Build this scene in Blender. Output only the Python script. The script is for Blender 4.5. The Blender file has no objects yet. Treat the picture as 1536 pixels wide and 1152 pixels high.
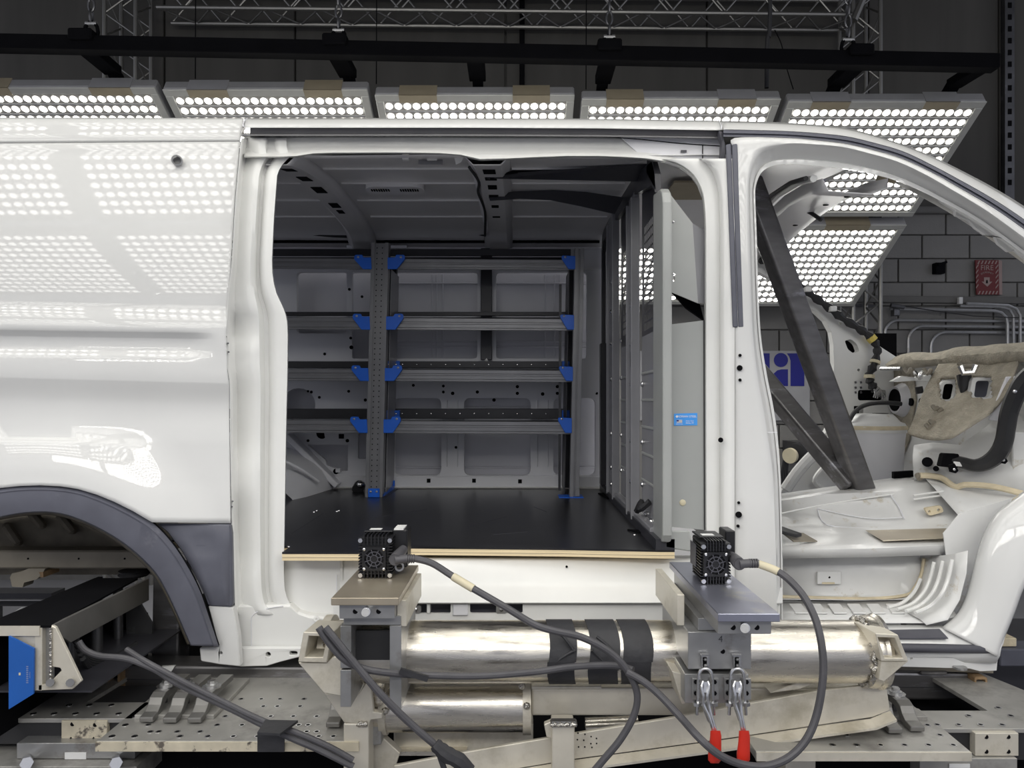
import bpy, bmesh, math, random
from mathutils import Vector, Matrix
from mathutils.geometry import tessellate_polygon
R = random.Random(7)
sc = bpy.context.scene
COL = sc.collection
HC = 1.55            # camera height above the hall floor
FP = 1100.0          # focal length in pixels of a 1536 px wide frame

# ---------------------------------------------------------------- camera, world, exposure
cd = bpy.data.cameras.new('camera'); cam = bpy.data.objects.new('camera', cd); COL.objects.link(cam)
cam.location = (0, 0, HC); cam.rotation_euler = (math.pi/2, 0, 0)
cd.sensor_width = 36; cd.lens = FP/1536*36
cd.shift_x = -8/1536; cd.shift_y = 24/1536
cd.clip_start = .05; cd.clip_end = 60
sc.camera = cam
w = bpy.data.worlds.new('hall_air'); sc.world = w; w.use_nodes = True
w.node_tree.nodes['Background'].inputs[0].default_value = (.84, .87, 1.0, 1)
w.node_tree.nodes['Background'].inputs[1].default_value = .42
sc.view_settings.view_transform = 'Standard'; sc.view_settings.look = 'None'
sc.view_settings.gamma = 1; sc.view_settings.use_curve_mapping = False
sc.view_settings.exposure = 0.3
LED_POWER = 8.5
NEAR_POWER = 5.6
FILL_BANK_POWER = 20.0  # added fill bank, brightens the lower van body
sc.cycles.max_bounces = 7; sc.cycles.diffuse_bounces = 4; sc.cycles.glossy_bounces = 4
sc.cycles.sample_clamp_indirect = 6

# ---------------------------------------------------------------- helpers
def W(px, py, Y):
    return Vector(((px-776)*Y/FP, Y, HC+(600-py)*Y/FP))
def G(X, Y, z): return Vector((X, Y, HC+z))       # z measured from the camera's height

def link(o, parent=None):
    COL.objects.link(o)
    if parent is not None: o.parent = parent
    return o
def tag(o, label=None, cat=None, group=None, kind=None):
    if label: o['label'] = label
    if cat: o['category'] = cat
    if group: o['group'] = group
    if kind: o['kind'] = kind
    return o
def thing(name, loc, label, cat, group=None):
    o = bpy.data.objects.new(name, None); o.location = loc; COL.objects.link(o)
    o.empty_display_size = .05
    return tag(o, label, cat, group)
def origin(o):
    p = Vector((0, 0, 0))
    while o is not None:
        p += o.location; o = o.parent
    return p
def dup(o, delta=(0, 0, 0), parent=None, label=None):
    c = o.copy(); COL.objects.link(c)
    c.location = o.location + Vector(delta) if parent is None else o.location
    if parent is not None: c.parent = parent
    if label: c['label'] = label
    for ch in [x for x in COL.objects if x.parent == o]:
        dup(ch, parent=c)
    return c

class MB:
    def __init__(s): s.v = []; s.f = []
    def add(s, vs, fs):
        n = len(s.v); s.v += [Vector(v) for v in vs]; s.f += [tuple(i+n for i in f) for f in fs]; return s
    def box(s, a, b):
        x0, y0, z0 = a; x1, y1, z1 = b
        return s.hexa([(x0,y0,z0),(x1,y0,z0),(x1,y1,z0),(x0,y1,z0)], [(x0,y0,z1),(x1,y0,z1),(x1,y1,z1),(x0,y1,z1)])
    def hexa(s, lo, hi):
        n = len(lo)
        f = [tuple(range(n))[::-1], tuple(range(n, 2*n))]
        for i in range(n): j = (i+1) % n; f.append((i, j, n+j, n+i))
        return s.add(list(lo)+list(hi), f)
    def bar(s, p0, p1, wd, ht, up=(0, 0, 1)):           # rectangular bar from p0 to p1
        p0 = Vector(p0); p1 = Vector(p1); d = (p1-p0).normalized(); u = Vector(up)
        sd = d.cross(u)
        if sd.length < 1e-4: sd = d.cross(Vector((1, 0, 0)))
        sd.normalize(); u = sd.cross(d).normalized()
        a = sd*wd/2; b = u*ht/2
        return s.hexa([p0-a-b, p0+a-b, p0+a+b, p0-a+b], [p1-a-b, p1+a-b, p1+a+b, p1-a+b])
    def prism(s, pts, dv):                                # polygon (any plane) pushed along dv
        dv = Vector(dv); return s.plate([Vector(p) for p in pts], [], dv)
    def plate(s, outer, holes, dv):                       # polygon with holes, thickness dv
        dv = Vector(dv); loops = [list(map(Vector, outer))]+[list(map(Vector, h)) for h in holes]
        n = Vector((0, 0, 0)); L = loops[0]
        for i in range(len(L)): n += L[i].cross(L[(i+1) % len(L)])
        n.normalize(); a = Vector((1, 0, 0)) if abs(n.x) < .8 else Vector((0, 1, 0))
        u = n.cross(a).normalized(); v = n.cross(u)
        flat = [[Vector((p.dot(u), p.dot(v), 0)) for p in l] for l in loops]
        tri = tessellate_polygon(flat)
        al = [p for l in loops for p in l]; N = len(al)
        f = [tuple(t) for t in tri]+[tuple(i+N for i in t)[::-1] for t in tri]
        o = 0
        for l in loops:
            m = len(l)
            for i in range(m): j = (i+1) % m; f.append((o+i, o+j, o+j+N, o+i+N))
            o += m
        return s.add(al+[p+dv for p in al], f)
    def tube(s, pts, r, seg=10, cap=True, r2=None):
        pts = [Vector(p) for p in pts]; n = len(pts); base = len(s.v)
        t0 = (pts[1]-pts[0]).normalized(); up = Vector((0, 0, 1)) if abs(t0.z) < .9 else Vector((1, 0, 0))
        x = t0.cross(up).normalized()
        for i, p in enumerate(pts):
            t = (pts[min(i+1, n-1)]-pts[max(i-1, 0)]).normalized()
            x = (x-t*x.dot(t)).normalized(); y = t.cross(x)
            rr = r if r2 is None else r+(r2-r)*i/(n-1)
            if isinstance(r, (list, tuple)): rr = r[i]
            for k in range(seg):
                a = 2*math.pi*k/seg; s.v.append(p+x*math.cos(a)*rr+y*math.sin(a)*rr)
        for i in range(n-1):
            for k in range(seg):
                l = (k+1) % seg; a = base+i*seg
                s.f.append((a+k, a+l, a+seg+l, a+seg+k))
        if cap:
            s.f.append(tuple(base+k for k in range(seg))[::-1]); s.f.append(tuple(base+(n-1)*seg+k for k in range(seg)))
        return s
    def cyl(s, p0, p1, r, seg=16, r2=None): return s.tube([p0, p1], r, seg, True, r2)
    def ring(s, p0, p1, ro, ri, seg=24):                  # hollow cylinder
        p0 = Vector(p0); p1 = Vector(p1); t = (p1-p0).normalized()
        up = Vector((0, 0, 1)) if abs(t.z) < .9 else Vector((1, 0, 0)); x = t.cross(up).normalized(); y = t.cross(x)
        b = len(s.v)
        for (p, r) in ((p0, ro), (p1, ro), (p1, ri), (p0, ri)):
            for k in range(seg):
                a = 2*math.pi*k/seg; s.v.append(p+x*math.cos(a)*r+y*math.sin(a)*r)
        for q in range(4):
            for k in range(seg):
                l = (k+1) % seg; q2 = (q+1) % 4
                s.f.append((b+q*seg+k, b+q*seg+l, b+q2*seg+l, b+q2*seg+k))
        return s
    def dome(s, c, n, r, h, seg=8):                       # button head
        c = Vector(c); n = Vector(n).normalized(); return s.tube([c, c+n*h*.5, c+n*h*.85, c+n*h], [r, r*.92, r*.6, r*.12], seg)
    def grid(s, rows, wrap=False):
        b = len(s.v); n = len(rows[0])
        for r in rows: s.v += [Vector(p) for p in r]
        for i in range(len(rows)-1):
            for k in range(n-1):
                a = b+i*n+k; s.f.append((a, a+1, a+n+1, a+n))
        return s
    def build(s, name, m, parent=None, smooth=False, bevel=0, bseg=1, solid=0, weld=False, ang=35, kind=None, loc=None, label=None):
        me = bpy.data.meshes.new(name)
        o0 = origin(parent) if parent is not None else Vector((0, 0, 0))
        if parent is None:
            xs = [v.x for v in s.v]; ys = [v.y for v in s.v]; zs = [v.z for v in s.v]
            lc = Vector(((min(xs)+max(xs))/2, (min(ys)+max(ys))/2, min(zs)))
        else:
            n = len(s.v); c = Vector((0, 0, 0))
            for v in s.v: c += v
            lc = c/n-o0
        off = o0+lc if parent is not None else lc
        me.from_pydata([tuple(v-off) for v in s.v], [], s.f)
        bm = bmesh.new(); bm.from_mesh(me)
        if weld: bmesh.ops.remove_doubles(bm, verts=bm.verts, dist=1e-5)
        bmesh.ops.recalc_face_normals(bm, faces=bm.faces)
        bm.to_mesh(me); bm.free()
        if smooth:
            for p in me.polygons: p.use_smooth = True
            me.set_sharp_from_angle(angle=math.radians(ang))
        me.materials.append(m)
        o = bpy.data.objects.new(name, me); o.location = lc
        link(o, parent)
        if solid:
            md = o.modifiers.new('thickness', 'SOLIDIFY'); md.thickness = abs(solid); md.offset = 1 if solid > 0 else -1
        if bevel:
            md = o.modifiers.new('edge', 'BEVEL'); md.width = bevel; md.segments = bseg; md.limit_method = 'ANGLE'; md.angle_limit = math.radians(40)
        if kind: o['kind'] = kind
        if label: o['label'] = label
        return o

def cr(pts, n=8):                                         # Catmull-Rom through points (any dimension)
    P = [tuple(p) for p in pts]; P = [P[0]]+P+[P[-1]]; out = []
    for i in range(1, len(P)-2):
        for k in range(n):
            t = k/n; a, b, c, d = P[i-1], P[i], P[i+1], P[i+2]
            out.append(tuple(.5*((2*b[j])+(-a[j]+c[j])*t+(2*a[j]-5*b[j]+4*c[j]-d[j])*t*t+(-a[j]+3*b[j]-3*c[j]+d[j])*t**3) for j in range(len(b))))
    out.append(P[-2]); return out
def interp(tab, x):
    if x <= tab[0][0]: return tab[0][1]
    for (a, b), (c, d) in zip(tab, tab[1:]):
        if x <= c: return b+(d-b)*(x-a)/(c-a)
    return tab[-1][1]
def rounded(pts, r, n=4):                                 # round the corners of a 2-D polygon
    out = []; m = len(pts)
    for i in range(m):
        a = Vector(pts[i-1]); b = Vector(pts[i]); c = Vector(pts[(i+1) % m])
        d1 = (a-b); d2 = (c-b); rr = min(r, d1.length*.48, d2.length*.48)
        p = b+d1.normalized()*rr; q = b+d2.normalized()*rr
        for k in range(n+1):
            t = k/n; out.append(tuple(p*(1-t)**2+b*2*t*(1-t)+q*t*t))
    return out
def rect(x0, y0, x1, y1, r=0, n=4):
    p = [(x0, y0), (x1, y0), (x1, y1), (x0, y1)]
    return rounded(p, r, n) if r else p
def circ(cx, cy, r, n=12): return [(cx+r*math.cos(2*math.pi*k/n), cy+r*math.sin(2*math.pi*k/n)) for k in range(n)]
def P2(pts, Y): return [W(x, y, Y) for x, y in pts]       # image outline at depth Y -> world
def flatplate(name, pts, Y, th, m, parent=None, holes=(), **k):
    return MB().plate(P2(pts, Y), [P2(h, Y) for h in holes], (0, th, 0)).build(name, m, parent, **k)

# ---------------------------------------------------------------- materials
def mat(name, col, rough=.5, metal=0., vary=.08, scale=6, bump=0., bscale=60, coat=0., stretch=None, dirt=None, dscale=3, dlo=.55, dhi=.7, spec=.5, rvary=0.):
    m = bpy.data.materials.new(name); m.use_nodes = True; nt = m.node_tree; b = nt.nodes['Principled BSDF']
    b.inputs['Roughness'].default_value = rough; b.inputs['Metallic'].default_value = metal
    b.inputs['Coat Weight'].default_value = coat; b.inputs['Coat Roughness'].default_value = .04
    b.inputs['Specular IOR Level'].default_value = spec
    tc = nt.nodes.new('ShaderNodeTexCoord'); mp = nt.nodes.new('ShaderNodeMapping'); nt.links.new(tc.outputs['Object'], mp.inputs[0])
    if stretch: mp.inputs['Scale'].default_value = stretch
    nz = nt.nodes.new('ShaderNodeTexNoise'); nz.inputs['Scale'].default_value = scale; nz.inputs['Detail'].default_value = 5
    nt.links.new(mp.outputs[0], nz.inputs['Vector'])
    rp = nt.nodes.new('ShaderNodeValToRGB'); e = rp.color_ramp.elements
    e[0].position = .3; e[1].position = .7
    e[0].color = tuple(c*(1-vary) for c in col)+(1,); e[1].color = tuple(min(1, c*(1+vary)) for c in col)+(1,)
    nt.links.new(nz.outputs['Fac'], rp.inputs[0]); out = rp.outputs[0]
    if dirt:
        n2 = nt.nodes.new('ShaderNodeTexNoise'); n2.inputs['Scale'].default_value = dscale; n2.inputs['Detail'].default_value = 8; n2.inputs['Roughness'].default_value = .7
        nt.links.new(mp.outputs[0], n2.inputs['Vector'])
        r2 = nt.nodes.new('ShaderNodeMapRange'); r2.inputs['From Min'].default_value = dlo; r2.inputs['From Max'].default_value = dhi
        nt.links.new(n2.outputs['Fac'], r2.inputs['Value'])
        mx = nt.nodes.new('ShaderNodeMix'); mx.data_type = 'RGBA'; nt.links.new(r2.outputs[0], mx.inputs[0]); nt.links.new(out, mx.inputs[6])
        mx.inputs[7].default_value = tuple(dirt)+(1,); out = mx.outputs[2]
    nt.links.new(out, b.inputs['Base Color'])
    if rvary:
        mr = nt.nodes.new('ShaderNodeMapRange'); mr.inputs['To Min'].default_value = max(.02, rough-rvary); mr.inputs['To Max'].default_value = rough+rvary
        mr.inputs['From Min'].default_value = .3; mr.inputs['From Max'].default_value = .7
        nt.links.new(nz.outputs['Fac'], mr.inputs['Value']); nt.links.new(mr.outputs[0], b.inputs['Roughness'])
    if bump:
        n3 = nt.nodes.new('ShaderNodeTexNoise'); n3.inputs['Scale'].default_value = bscale; n3.inputs['Detail'].default_value = 3
        nt.links.new(mp.outputs[0], n3.inputs['Vector']); bp = nt.nodes.new('ShaderNodeBump'); bp.inputs['Strength'].default_value = bump; bp.inputs['Distance'].default_value = .01
        nt.links.new(n3.outputs['Fac'], bp.inputs['Height']); nt.links.new(bp.outputs[0], b.inputs['Normal'])
    return m
M = {}
M['white'] = mat('white_body_paint', (.69, .69, .68), .035, 0, .02, 3, dirt=(.66, .62, .52), dscale=2, dlo=.66, dhi=.9)
M['jamb'] = mat('white_jamb_paint', (.79, .79, .77), .25, 0, .03, 5, dirt=(.6, .55, .45), dscale=4, dlo=.68, dhi=.85)
M['floorpan'] = mat('white_floor_pan_paint', (.74, .74, .73), .28, 0, .04, 8, dirt=(.45, .38, .26), dscale=7, dlo=.6, dhi=.72, bump=.08, bscale=20)
M['inner'] = mat('grey_inner_panel_paint', (.76, .76, .79), .35, 0, .03, 5)
M['inner2'] = mat('pale_inner_skin_paint', (.68, .68, .72), .4, 0, .04, 4)
M['rooftin'] = mat('grey_roof_underside_paint', (.80, .79, .80), .3, 0, .05, 3)
M['trim'] = mat('grey_moulded_plastic', (.105, .108, .135), .42, 0, .10, 14, dirt=(.2, .2, .23), dscale=9, dlo=.62, dhi=.8)
M['black'] = mat('black_paint', (.003, .003, .004), .8, 0, .2, 8, spec=.1)
M['rubber'] = mat('black_rubber', (.02, .02, .022), .55, 0, .2, 10)
M['seal'] = mat('dark_grey_seal_strip', (.07, .07, .085), .5, 0, .1, 10)
M['track'] = mat('grey_door_track_metal', (.17, .168, .175), .4, .3, .08, 8)
M['cable'] = mat('dark_grey_cable_jacket', (.075, .073, .08), .5, 0, .15, 20)
M['tape'] = mat('black_cloth_tape', (.03, .03, .034), .6, 0, .2, 20, bump=.3, bscale=30)
M['alum'] = mat('scuffed_aluminium', (.72, .68, .60), .3, 1, .12, 6, stretch=(2, 14, 14), dirt=(.42, .40, .38), dscale=3, dlo=.5, dhi=.75, rvary=.1, bump=.04, bscale=30)
M['cast'] = mat('pale_brushed_aluminium_plate', (.66, .62, .53), .42, .35, .1, 9, dirt=(.46, .42, .33), dscale=5, dlo=.52, dhi=.7, rvary=.08)
M['steel'] = mat('machined_steel', (.40, .40, .40), .36, .7, .12, 12, dirt=(.22, .2, .17), dscale=6, dlo=.55, dhi=.7)
M['forged'] = mat('forged_dark_steel', (.20, .195, .185), .42, .6, .12, 10)
M['darksteel'] = mat('dark_mill_steel', (.13, .13, .135), .4, .8, .2, 8, dirt=(.3, .3, .33), dscale=4, dlo=.58, dhi=.72)
M['rawtube'] = mat('mill_scale_steel_tube', (.17, .165, .165), .38, .75, .2, 5, stretch=(1.2, 6, 6), dirt=(.42, .42, .46), dscale=2.2, dlo=.56, dhi=.72)
M['rust'] = mat('rusty_cut_edge', (.30, .20, .11), .6, .3, .3, 30)
M['deck'] = mat('worn_deck_plate', (.42, .41, .385), .42, .5, .12, 7, dirt=(.2, .19, .18), dscale=4, dlo=.5, dhi=.7)
M['deckedge'] = mat('chipped_cream_edge', (.62, .56, .43), .5, .2, .15, 20, dirt=(.14, .12, .1), dscale=14, dlo=.55, dhi=.6)
M['powder'] = mat('grey_powder_coat', (.36, .37, .36), .32, 0, .04, 5)
M['powder2'] = mat('dark_grey_powder_coat', (.25, .25, .265), .25, 0, .06, 5)
M['partblack'] = mat('charcoal_steel_sheet', (.035, .035, .042), .35, 0, .1, 5)
M['rack'] = mat('grey_shelf_metal', (.25, .25, .26), .35, .3, .08, 10)
M['rackdark'] = mat('charcoal_shelf_rail', (.035, .035, .04), .4, .2, .1, 10)
M['blue'] = mat('blue_bracket_plastic', (.012, .14, .72), .4, 0, .05, 10)
M['bluesign'] = mat('blue_board', (.012, .10, .40), .45, 0, .1, 6)
M['navy'] = mat('navy_letter_vinyl', (.005, .007, .20), .5, 0, .03, 6)
M['ply'] = mat('plywood_edge', (.80, .66, .42), .6, 0, .15, 3, stretch=(1, 1, 120))
M['plytop'] = mat('black_film_faced_board', (.012, .012, .014), .28, 0, .3, 4, dirt=(.10, .10, .105), dscale=6, dlo=.66, dhi=.76, stretch=(1, 5, 1))
M['lab'] = mat('white_print', (.85, .85, .85), .5, 0, .01, 5)
M['red'] = mat('red_vinyl_grip', (.62, .03, .015), .4, 0, .08, 10)
M['redsign'] = mat('dark_red_sign_face', (.13, .006, .006), .5, 0, .05, 10)
M['pinksign'] = mat('faded_pink_print', (.34, .25, .23), .6, 0, .05, 10)
M['bolt'] = mat('zinc_bolt', (.7, .7, .7), .25, 1, .05, 10)
M['block'] = mat('painted_block', (.21, .205, .195), .7, 0, .1, 3, bump=.3, bscale=60)
M['mortar'] = mat('painted_mortar', (.14, .137, .13), .8, 0, .1, 6)
M['fabricwall'] = mat('dull_grey_wall_lining', (.065, .062, .056), .8, 0, .15, 1.2, stretch=(4, 1, .5), bump=.1, bscale=6)
M['ground'] = mat('sealed_grey_concrete', (.20, .20, .215), .45, 0, .15, 2)
M['ceil'] = mat('dark_ceiling_deck', (.05, .05, .05), .8, 0, .1, 2)
M['truss'] = mat('aluminium_truss_tube', (.26, .255, .24), .4, .8, .08, 6)
M['housing'] = mat('grey_lamp_housing', (.34, .34, .35), .5, .1, .08, 8)
M['rim'] = mat('pale_lamp_rim', (.52, .52, .49), .45, .3, .06, 8)
M['ledboard'] = mat('grey_led_board', (.34, .33, .31), .5, .2, .06, 8)
M['tanpad'] = mat('tan_plate', (.36, .31, .22), .5, .1, .08, 8)
M['silverpad'] = mat('bare_metal_plate', (.40, .40, .42), .4, .2, .08, 8)
M['felt'] = mat('beige_felt_insulation', (.46, .42, .34), .95, 0, .18, 30, bump=.8, bscale=160, dirt=(.34, .30, .23), dscale=5, dlo=.5, dhi=.7)
M['foam'] = mat('yellowed_seam_sealer', (.66, .57, .40), .7, 0, .15, 20, bump=.4, bscale=40)
M['weld'] = mat('weld_bead', (.5, .48, .44), .25, 1, .2, 60, bump=.9, bscale=110)
M['under'] = mat('dusty_underbody', (.17, .15, .115), .75, 0, .25, 12, bump=.5, bscale=30)
M['tanbeam'] = mat('dusty_frame_rail', (.24, .215, .17), .6, .1, .15, 8)
M['camblack'] = mat('black_camera_body', (.014, .014, .016), .38, .2, .15, 20)
M['label'] = mat('white_sticker', (.75, .75, .74), .5, 0, .02, 5)
M['tandust'] = mat('bronze_scuffed_plate', (.44, .385, .30), .35, .6, .12, 6, dirt=(.5, .46, .36), dscale=5, dlo=.55, dhi=.75)
M['bluesteel'] = mat('blue_tinted_steel_plate', (.42, .43, .52), .32, .85, .12, 9, dirt=(.62, .61, .56), dscale=4, dlo=.56, dhi=.7)
M['yellow'] = mat('yellow_wire_tape', (.65, .52, .12), .5)
M['tapecream'] = mat('cream_cable_label', (.62, .56, .40), .55)
def emis(name, col, s):
    m = bpy.data.materials.new(name); m.use_nodes = True; b = m.node_tree.nodes['Principled BSDF']
    b.inputs['Base Color'].default_value = (.8, .8, .8, 1)
    b.inputs['Emission Color'].default_value = tuple(col)+(1,); b.inputs['Emission Strength'].default_value = s
    m.cycles.emission_sampling = 'FRONT'
    return m
M['led'] = emis('lit_led_lens', (1, .985, .94), LED_POWER)
M['led_near'] = emis('lit_near_led_lens', (1, .985, .94), NEAR_POWER)
M['led_fill'] = emis('added_fill_led_lens', (1, .98, .93), FILL_BANK_POWER)
# ================================================================= THE HALL
def struct(mb, name, m, **k): o = mb.build(name, m, None, **k); o['kind'] = 'structure'; return o
fl = struct(MB().box((-7, -3, -.1), (7, 6.5, 0)), 'floor', M['ground'])
struct(MB().box((-7, -3, 6.2), (7, 6.5, 6.3)), 'ceiling', M['ceil'])
WY = 6.30
wall = struct(MB().box((-7, WY+.02, 0), (7, WY+.2, 6.2)), 'wall_back', M['mortar'])
# painted concrete blocks, each its own piece, where the photograph shows them
bh = .2035; bw = .4085; ztop = 3.17
blk = MB().box((0, 0, 0), (bw-.012, .03, bh-.010)).build('block', M['block'], wall, bevel=.004)
me = blk.data
first = True
def place_block(i, j):
    global first
    X = i*bw+(bw/2 if j % 2 else 0); z = ztop-(j+1)*bh
    o = blk if first else blk.copy()
    if not first: COL.objects.link(o)
    first = False
    o.location = Vector((X+bw/2, WY+.005, z+bh/2))-wall.location
for j in range(0, 12):
    for i in range(3, 11): place_block(i, j)
for j in range(13, 15):
    for i in range(-12, 12): place_block(i, j)

lowfill = MB().box((-6.9, WY, .42), (1.2, WY+.02, ztop)).build("painted_face", M["block"], wall)
# wall lining above the blocks
edges = [-4.8, -3.02, -1.9, -.1, .04, 1.62, 3.0, 4.12, 4.22, 5.4]
for a, b in zip(edges, edges[1:]):
    MB().box((a+.008, WY-.03, ztop+.03), (b-.008, WY+.02, 6.15)).build('lining_panel', M['fabricwall'], wall, bevel=.006)
struct(MB().box((-6.9, WY-.07, ztop-.03), (6.9, WY-.005, ztop+.03)), 'trim_1', M['mortar'], bevel=.01)
# perforated strut post on the lining
t = MB()
t.box((4.13, WY-.09, ztop+.05), (4.21, WY-.032, 6.1))
sp = t.build('strut_post', M['darksteel'])
tag(sp, 'dark perforated steel strut running up the wall lining at far right', 'post')
for k in range(26):
    MB().box((4.155, WY-.094, ztop+.2+k*.1), (4.185, WY-.089, ztop+.245+k*.1)).build('slot', M['black'], sp)
o = MB().cyl((.04, WY-.08, ztop+.05), (.04, WY-.08, 6.1), .022, 12).build('wall_pipe', M['black'], smooth=True)
tag(o, 'thin dark vertical pipe on the wall lining above the middle lamps', 'pipe')

# conduits
def conduit(pts, r, label, Y=WY-.06, m='steel'):
    p = [W(x, y, Y) for x, y in pts]
    o = MB().tube(p, r, 8).build('conduit', M[m], smooth=True); return tag(o, label, 'conduit')
def bend(x0, y0, x1, y1, rad, right=True, n=6):            # up from (x0,y0), quarter bend, along y1 to x1
    s = 1 if x1 > x0 else -1; out = [(x0, y0), (x0, y1+rad)]
    for k in range(1, n+1):
        a = math.pi/2*k/n; out.append((x0+s*rad*(1-math.cos(a)), y1+rad-rad*math.sin(a)))
    return out+[(x1, y1+ (x1-x0)*.01)]
conduit(bend(1327, 640, 1620, 480, 20), .013, 'outermost conduit bending right beside the truss tower')
conduit(bend(1362, 640, 1620, 489, 22), .013, 'middle conduit of the three that bend down behind the felt')
conduit(bend(1396, 640, 1620, 498, 22), .013, 'innermost conduit of the three that bend down behind the felt')
conduit([(1335, 463)]+[(1490, 466), (1502, 469), (1509, 476), (1511, 486), (1511, 640)], .014, 'conduit running right from the tower then dropping beside the sign', WY-.10)
conduit([(1440, 459), (1500, 460), (1514, 464), (1520, 474), (1521, 640)], .012, 'dropping conduit second from the right edge', WY-.11)
conduit([(1450, 455), (1512, 458), (1524, 463), (1530, 473), (1530, 640)], .012, 'dropping conduit nearest the right edge', WY-.12)
conduit([(1120, 455), (1320, 459)], .012, 'thin dark conduit low on the wall below the lower lamp', WY-.08, 'darksteel')
o = MB().bar(W(1130, 447, WY-.03), W(1620, 452, WY-.03), .05, .055).build('strut_channel', M['mortar'], bevel=.004)
tag(o, 'long grey horizontal strut channel on the block wall above the conduits', 'channel')
MB().bar(W(1440, 446, WY-.08), W(1440, 456, WY-.08), .03, .03, (0, 1, 0)).build('clip', M['label'], o)
t = thing('wall_valve', W(1343, 470, WY-.1), 'dark pipe clamp and bracket on the block wall left of the conduits', 'bracket')
MB().bar(W(1343, 459, WY-.1), W(1343, 474, WY-.1), .05, .06, (0, 1, 0)).build('bracket', M['darksteel'], t, bevel=.004)
MB().cyl(W(1336, 458, WY-.15), W(1356, 461, WY-.15), .018, 10).build('clamp', M['darksteel'], t, smooth=True)
MB().tube([W(*p, WY-.12) for p in [(1350, 458), (1400, 466), (1460, 474), (1536, 477), (1600, 478)]], .004, 6).build('lead', M['rubber'], t)
t = thing('door_contact', W(1408, 402, WY), 'small black box with a stub arm on the block wall left of fire sign', 'box')
MB().box(W(1404, 410, WY-.07), W(1411, 396, WY)).build('body', M['black'], t, bevel=.003)
MB().bar(W(1407, 397, WY-.08), W(1420, 393, WY-.08), .02, .02).build('arm', M['black'], t)
# fire sign (a box bent out from the wall)
def text_mesh(s, size, name, m, parent, pos, ext=.0006, rot=(math.pi/2, 0, 0), align='CENTER'):
    c = bpy.data.curves.new(name, 'FONT'); c.body = s; c.size = size; c.extrude = ext; c.align_x = align; c.align_y = 'CENTER'
    o = bpy.data.objects.new(name, c); COL.objects.link(o)
    bpy.context.view_layer.update()
    dg = bpy.context.evaluated_depsgraph_get(); mm = bpy.data.meshes.new_from_object(o.evaluated_get(dg))
    COL.objects.unlink(o); bpy.data.objects.remove(o)
    mm.materials.clear(); mm.materials.append(m)
    q = bpy.data.objects.new(name, mm); COL.objects.link(q); q.rotation_euler = rot
    if parent is not None: q.parent = parent
    q.location = Vector(pos)-(origin(parent) if parent is not None else Vector()); return q
SY = WY-.05
sg = thing('fire_sign', W(1483, 442, SY), 'dark red FIRE sign with striped border and white arrow on block wall', 'sign')
MB().hexa([W(1463, 390, SY), W(1498, 390, SY), W(1499, 442, SY), W(1465, 442, SY)], [W(1463, 390, SY)+Vector((0, .012, 0)), W(1498, 390, SY)+Vector((0, .012, 0)), W(1499, 442, SY)+Vector((0, .012, 0)), W(1465, 442, SY)+Vector((0, .012, 0))]).build('face', M['redsign'], sg)
MB().hexa([W(1498, 390, SY), W(1503, 391, SY), W(1503.5, 442, SY), W(1499, 442, SY)], [p+Vector((0, .05, 0)) for p in (W(1498, 390, SY), W(1503, 391, SY), W(1503.5, 442, SY), W(1499, 442, SY))]).build('return_edge', M['pinksign'], sg)
sy = SY-.002
for k in range(6):
    x = 1466+k*5.2
    MB().prism([W(x, 396, sy), W(x+2, 396, sy), W(x+4.4, 391, sy), W(x+2.4, 391, sy)], (0, .001, 0)).build('stripe', M['pinksign'], sg)
    x += 1
    MB().prism([W(x, 441.5, sy), W(x+2, 441.5, sy), W(x+4.2, 436.5, sy), W(x+2.2, 436.5, sy)], (0, .001, 0)).build('stripe', M['pinksign'], sg)
for k in range(5):
    y = 399+k*7.4
    MB().prism([W(1464, y+4.5, sy), W(1464, y+2, sy), W(1467.6, y-3, sy), W(1467.6, y-.5, sy)], (0, .001, 0)).build('stripe', M['pinksign'], sg)
    MB().prism([W(1493.5, y+4.5, sy), W(1493.5, y+2, sy), W(1497.4, y-3, sy), W(1497.4, y-.5, sy)], (0, .001, 0)).build('stripe', M['pinksign'], sg)
text_mesh('FIRE', .062, 'lettering', M['pinksign'], sg, W(1480.5, 402, sy))
for i, ch in enumerate('EMERGENCY'):
    a = (i-4)*.16
    text_mesh(ch, .020, 'lettering', M['pinksign'], sg, W(1480.7+math.sin(a)*14, 421-math.cos(a)*12.5, sy), rot=(math.pi/2, a*.8, 0))
MB().prism([W(x, y, sy) for x, y in [(1476, 416), (1484.5, 416), (1484.5, 422.5), (1488.5, 422.5), (1481, 430), (1472.5, 422.5), (1476, 422.5)]], (0, .001, 0)).build('arrow', M['pinksign'], sg)
MB().prism([W(x, y, sy-.002) for x, y in [(1479.2, 425), (1481.8, 425), (1481.6, 421), (1480.5, 419.4), (1479.5, 421)]], (0, .001, 0)).build('flame_mark', M['black'], sg)

# company board with navy letters, seen through the cut-out cab door
BY = WY-.03
bd = thing('wall_board', W(1140, 630, BY), 'pale wall board with navy lettering seen through the cut door opening', 'sign')
MB().box(W(960, 631, BY), W(1215, 526, BY)+Vector((0, .02, 0))).build('board', mat('pale_board', (.34, .34, .35), .5), bd, bevel=.003)
by = BY-.004
MB().prism([W(x, y, by) for x, y in circ(1171.5, 540, 10.6, 24)], (0, .003, 0)).build('letter', M['navy'], bd)
pa = [(1182, 554), (1182, 579), (1171, 579), (1164, 577), (1159.5, 572), (1159, 566), (1161, 560), (1166, 555.5), (1172, 554)]
MB().prism([W(x, y, by) for x, y in pa], (0, .003, 0)).build('letter', M['navy'], bd)
pb = [(1186, 579), (1186, 541), (1184, 535), (1180.5, 530), (1196, 530), (1201, 531.5), (1205, 535), (1206.5, 540), (1206.5, 579)]
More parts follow.
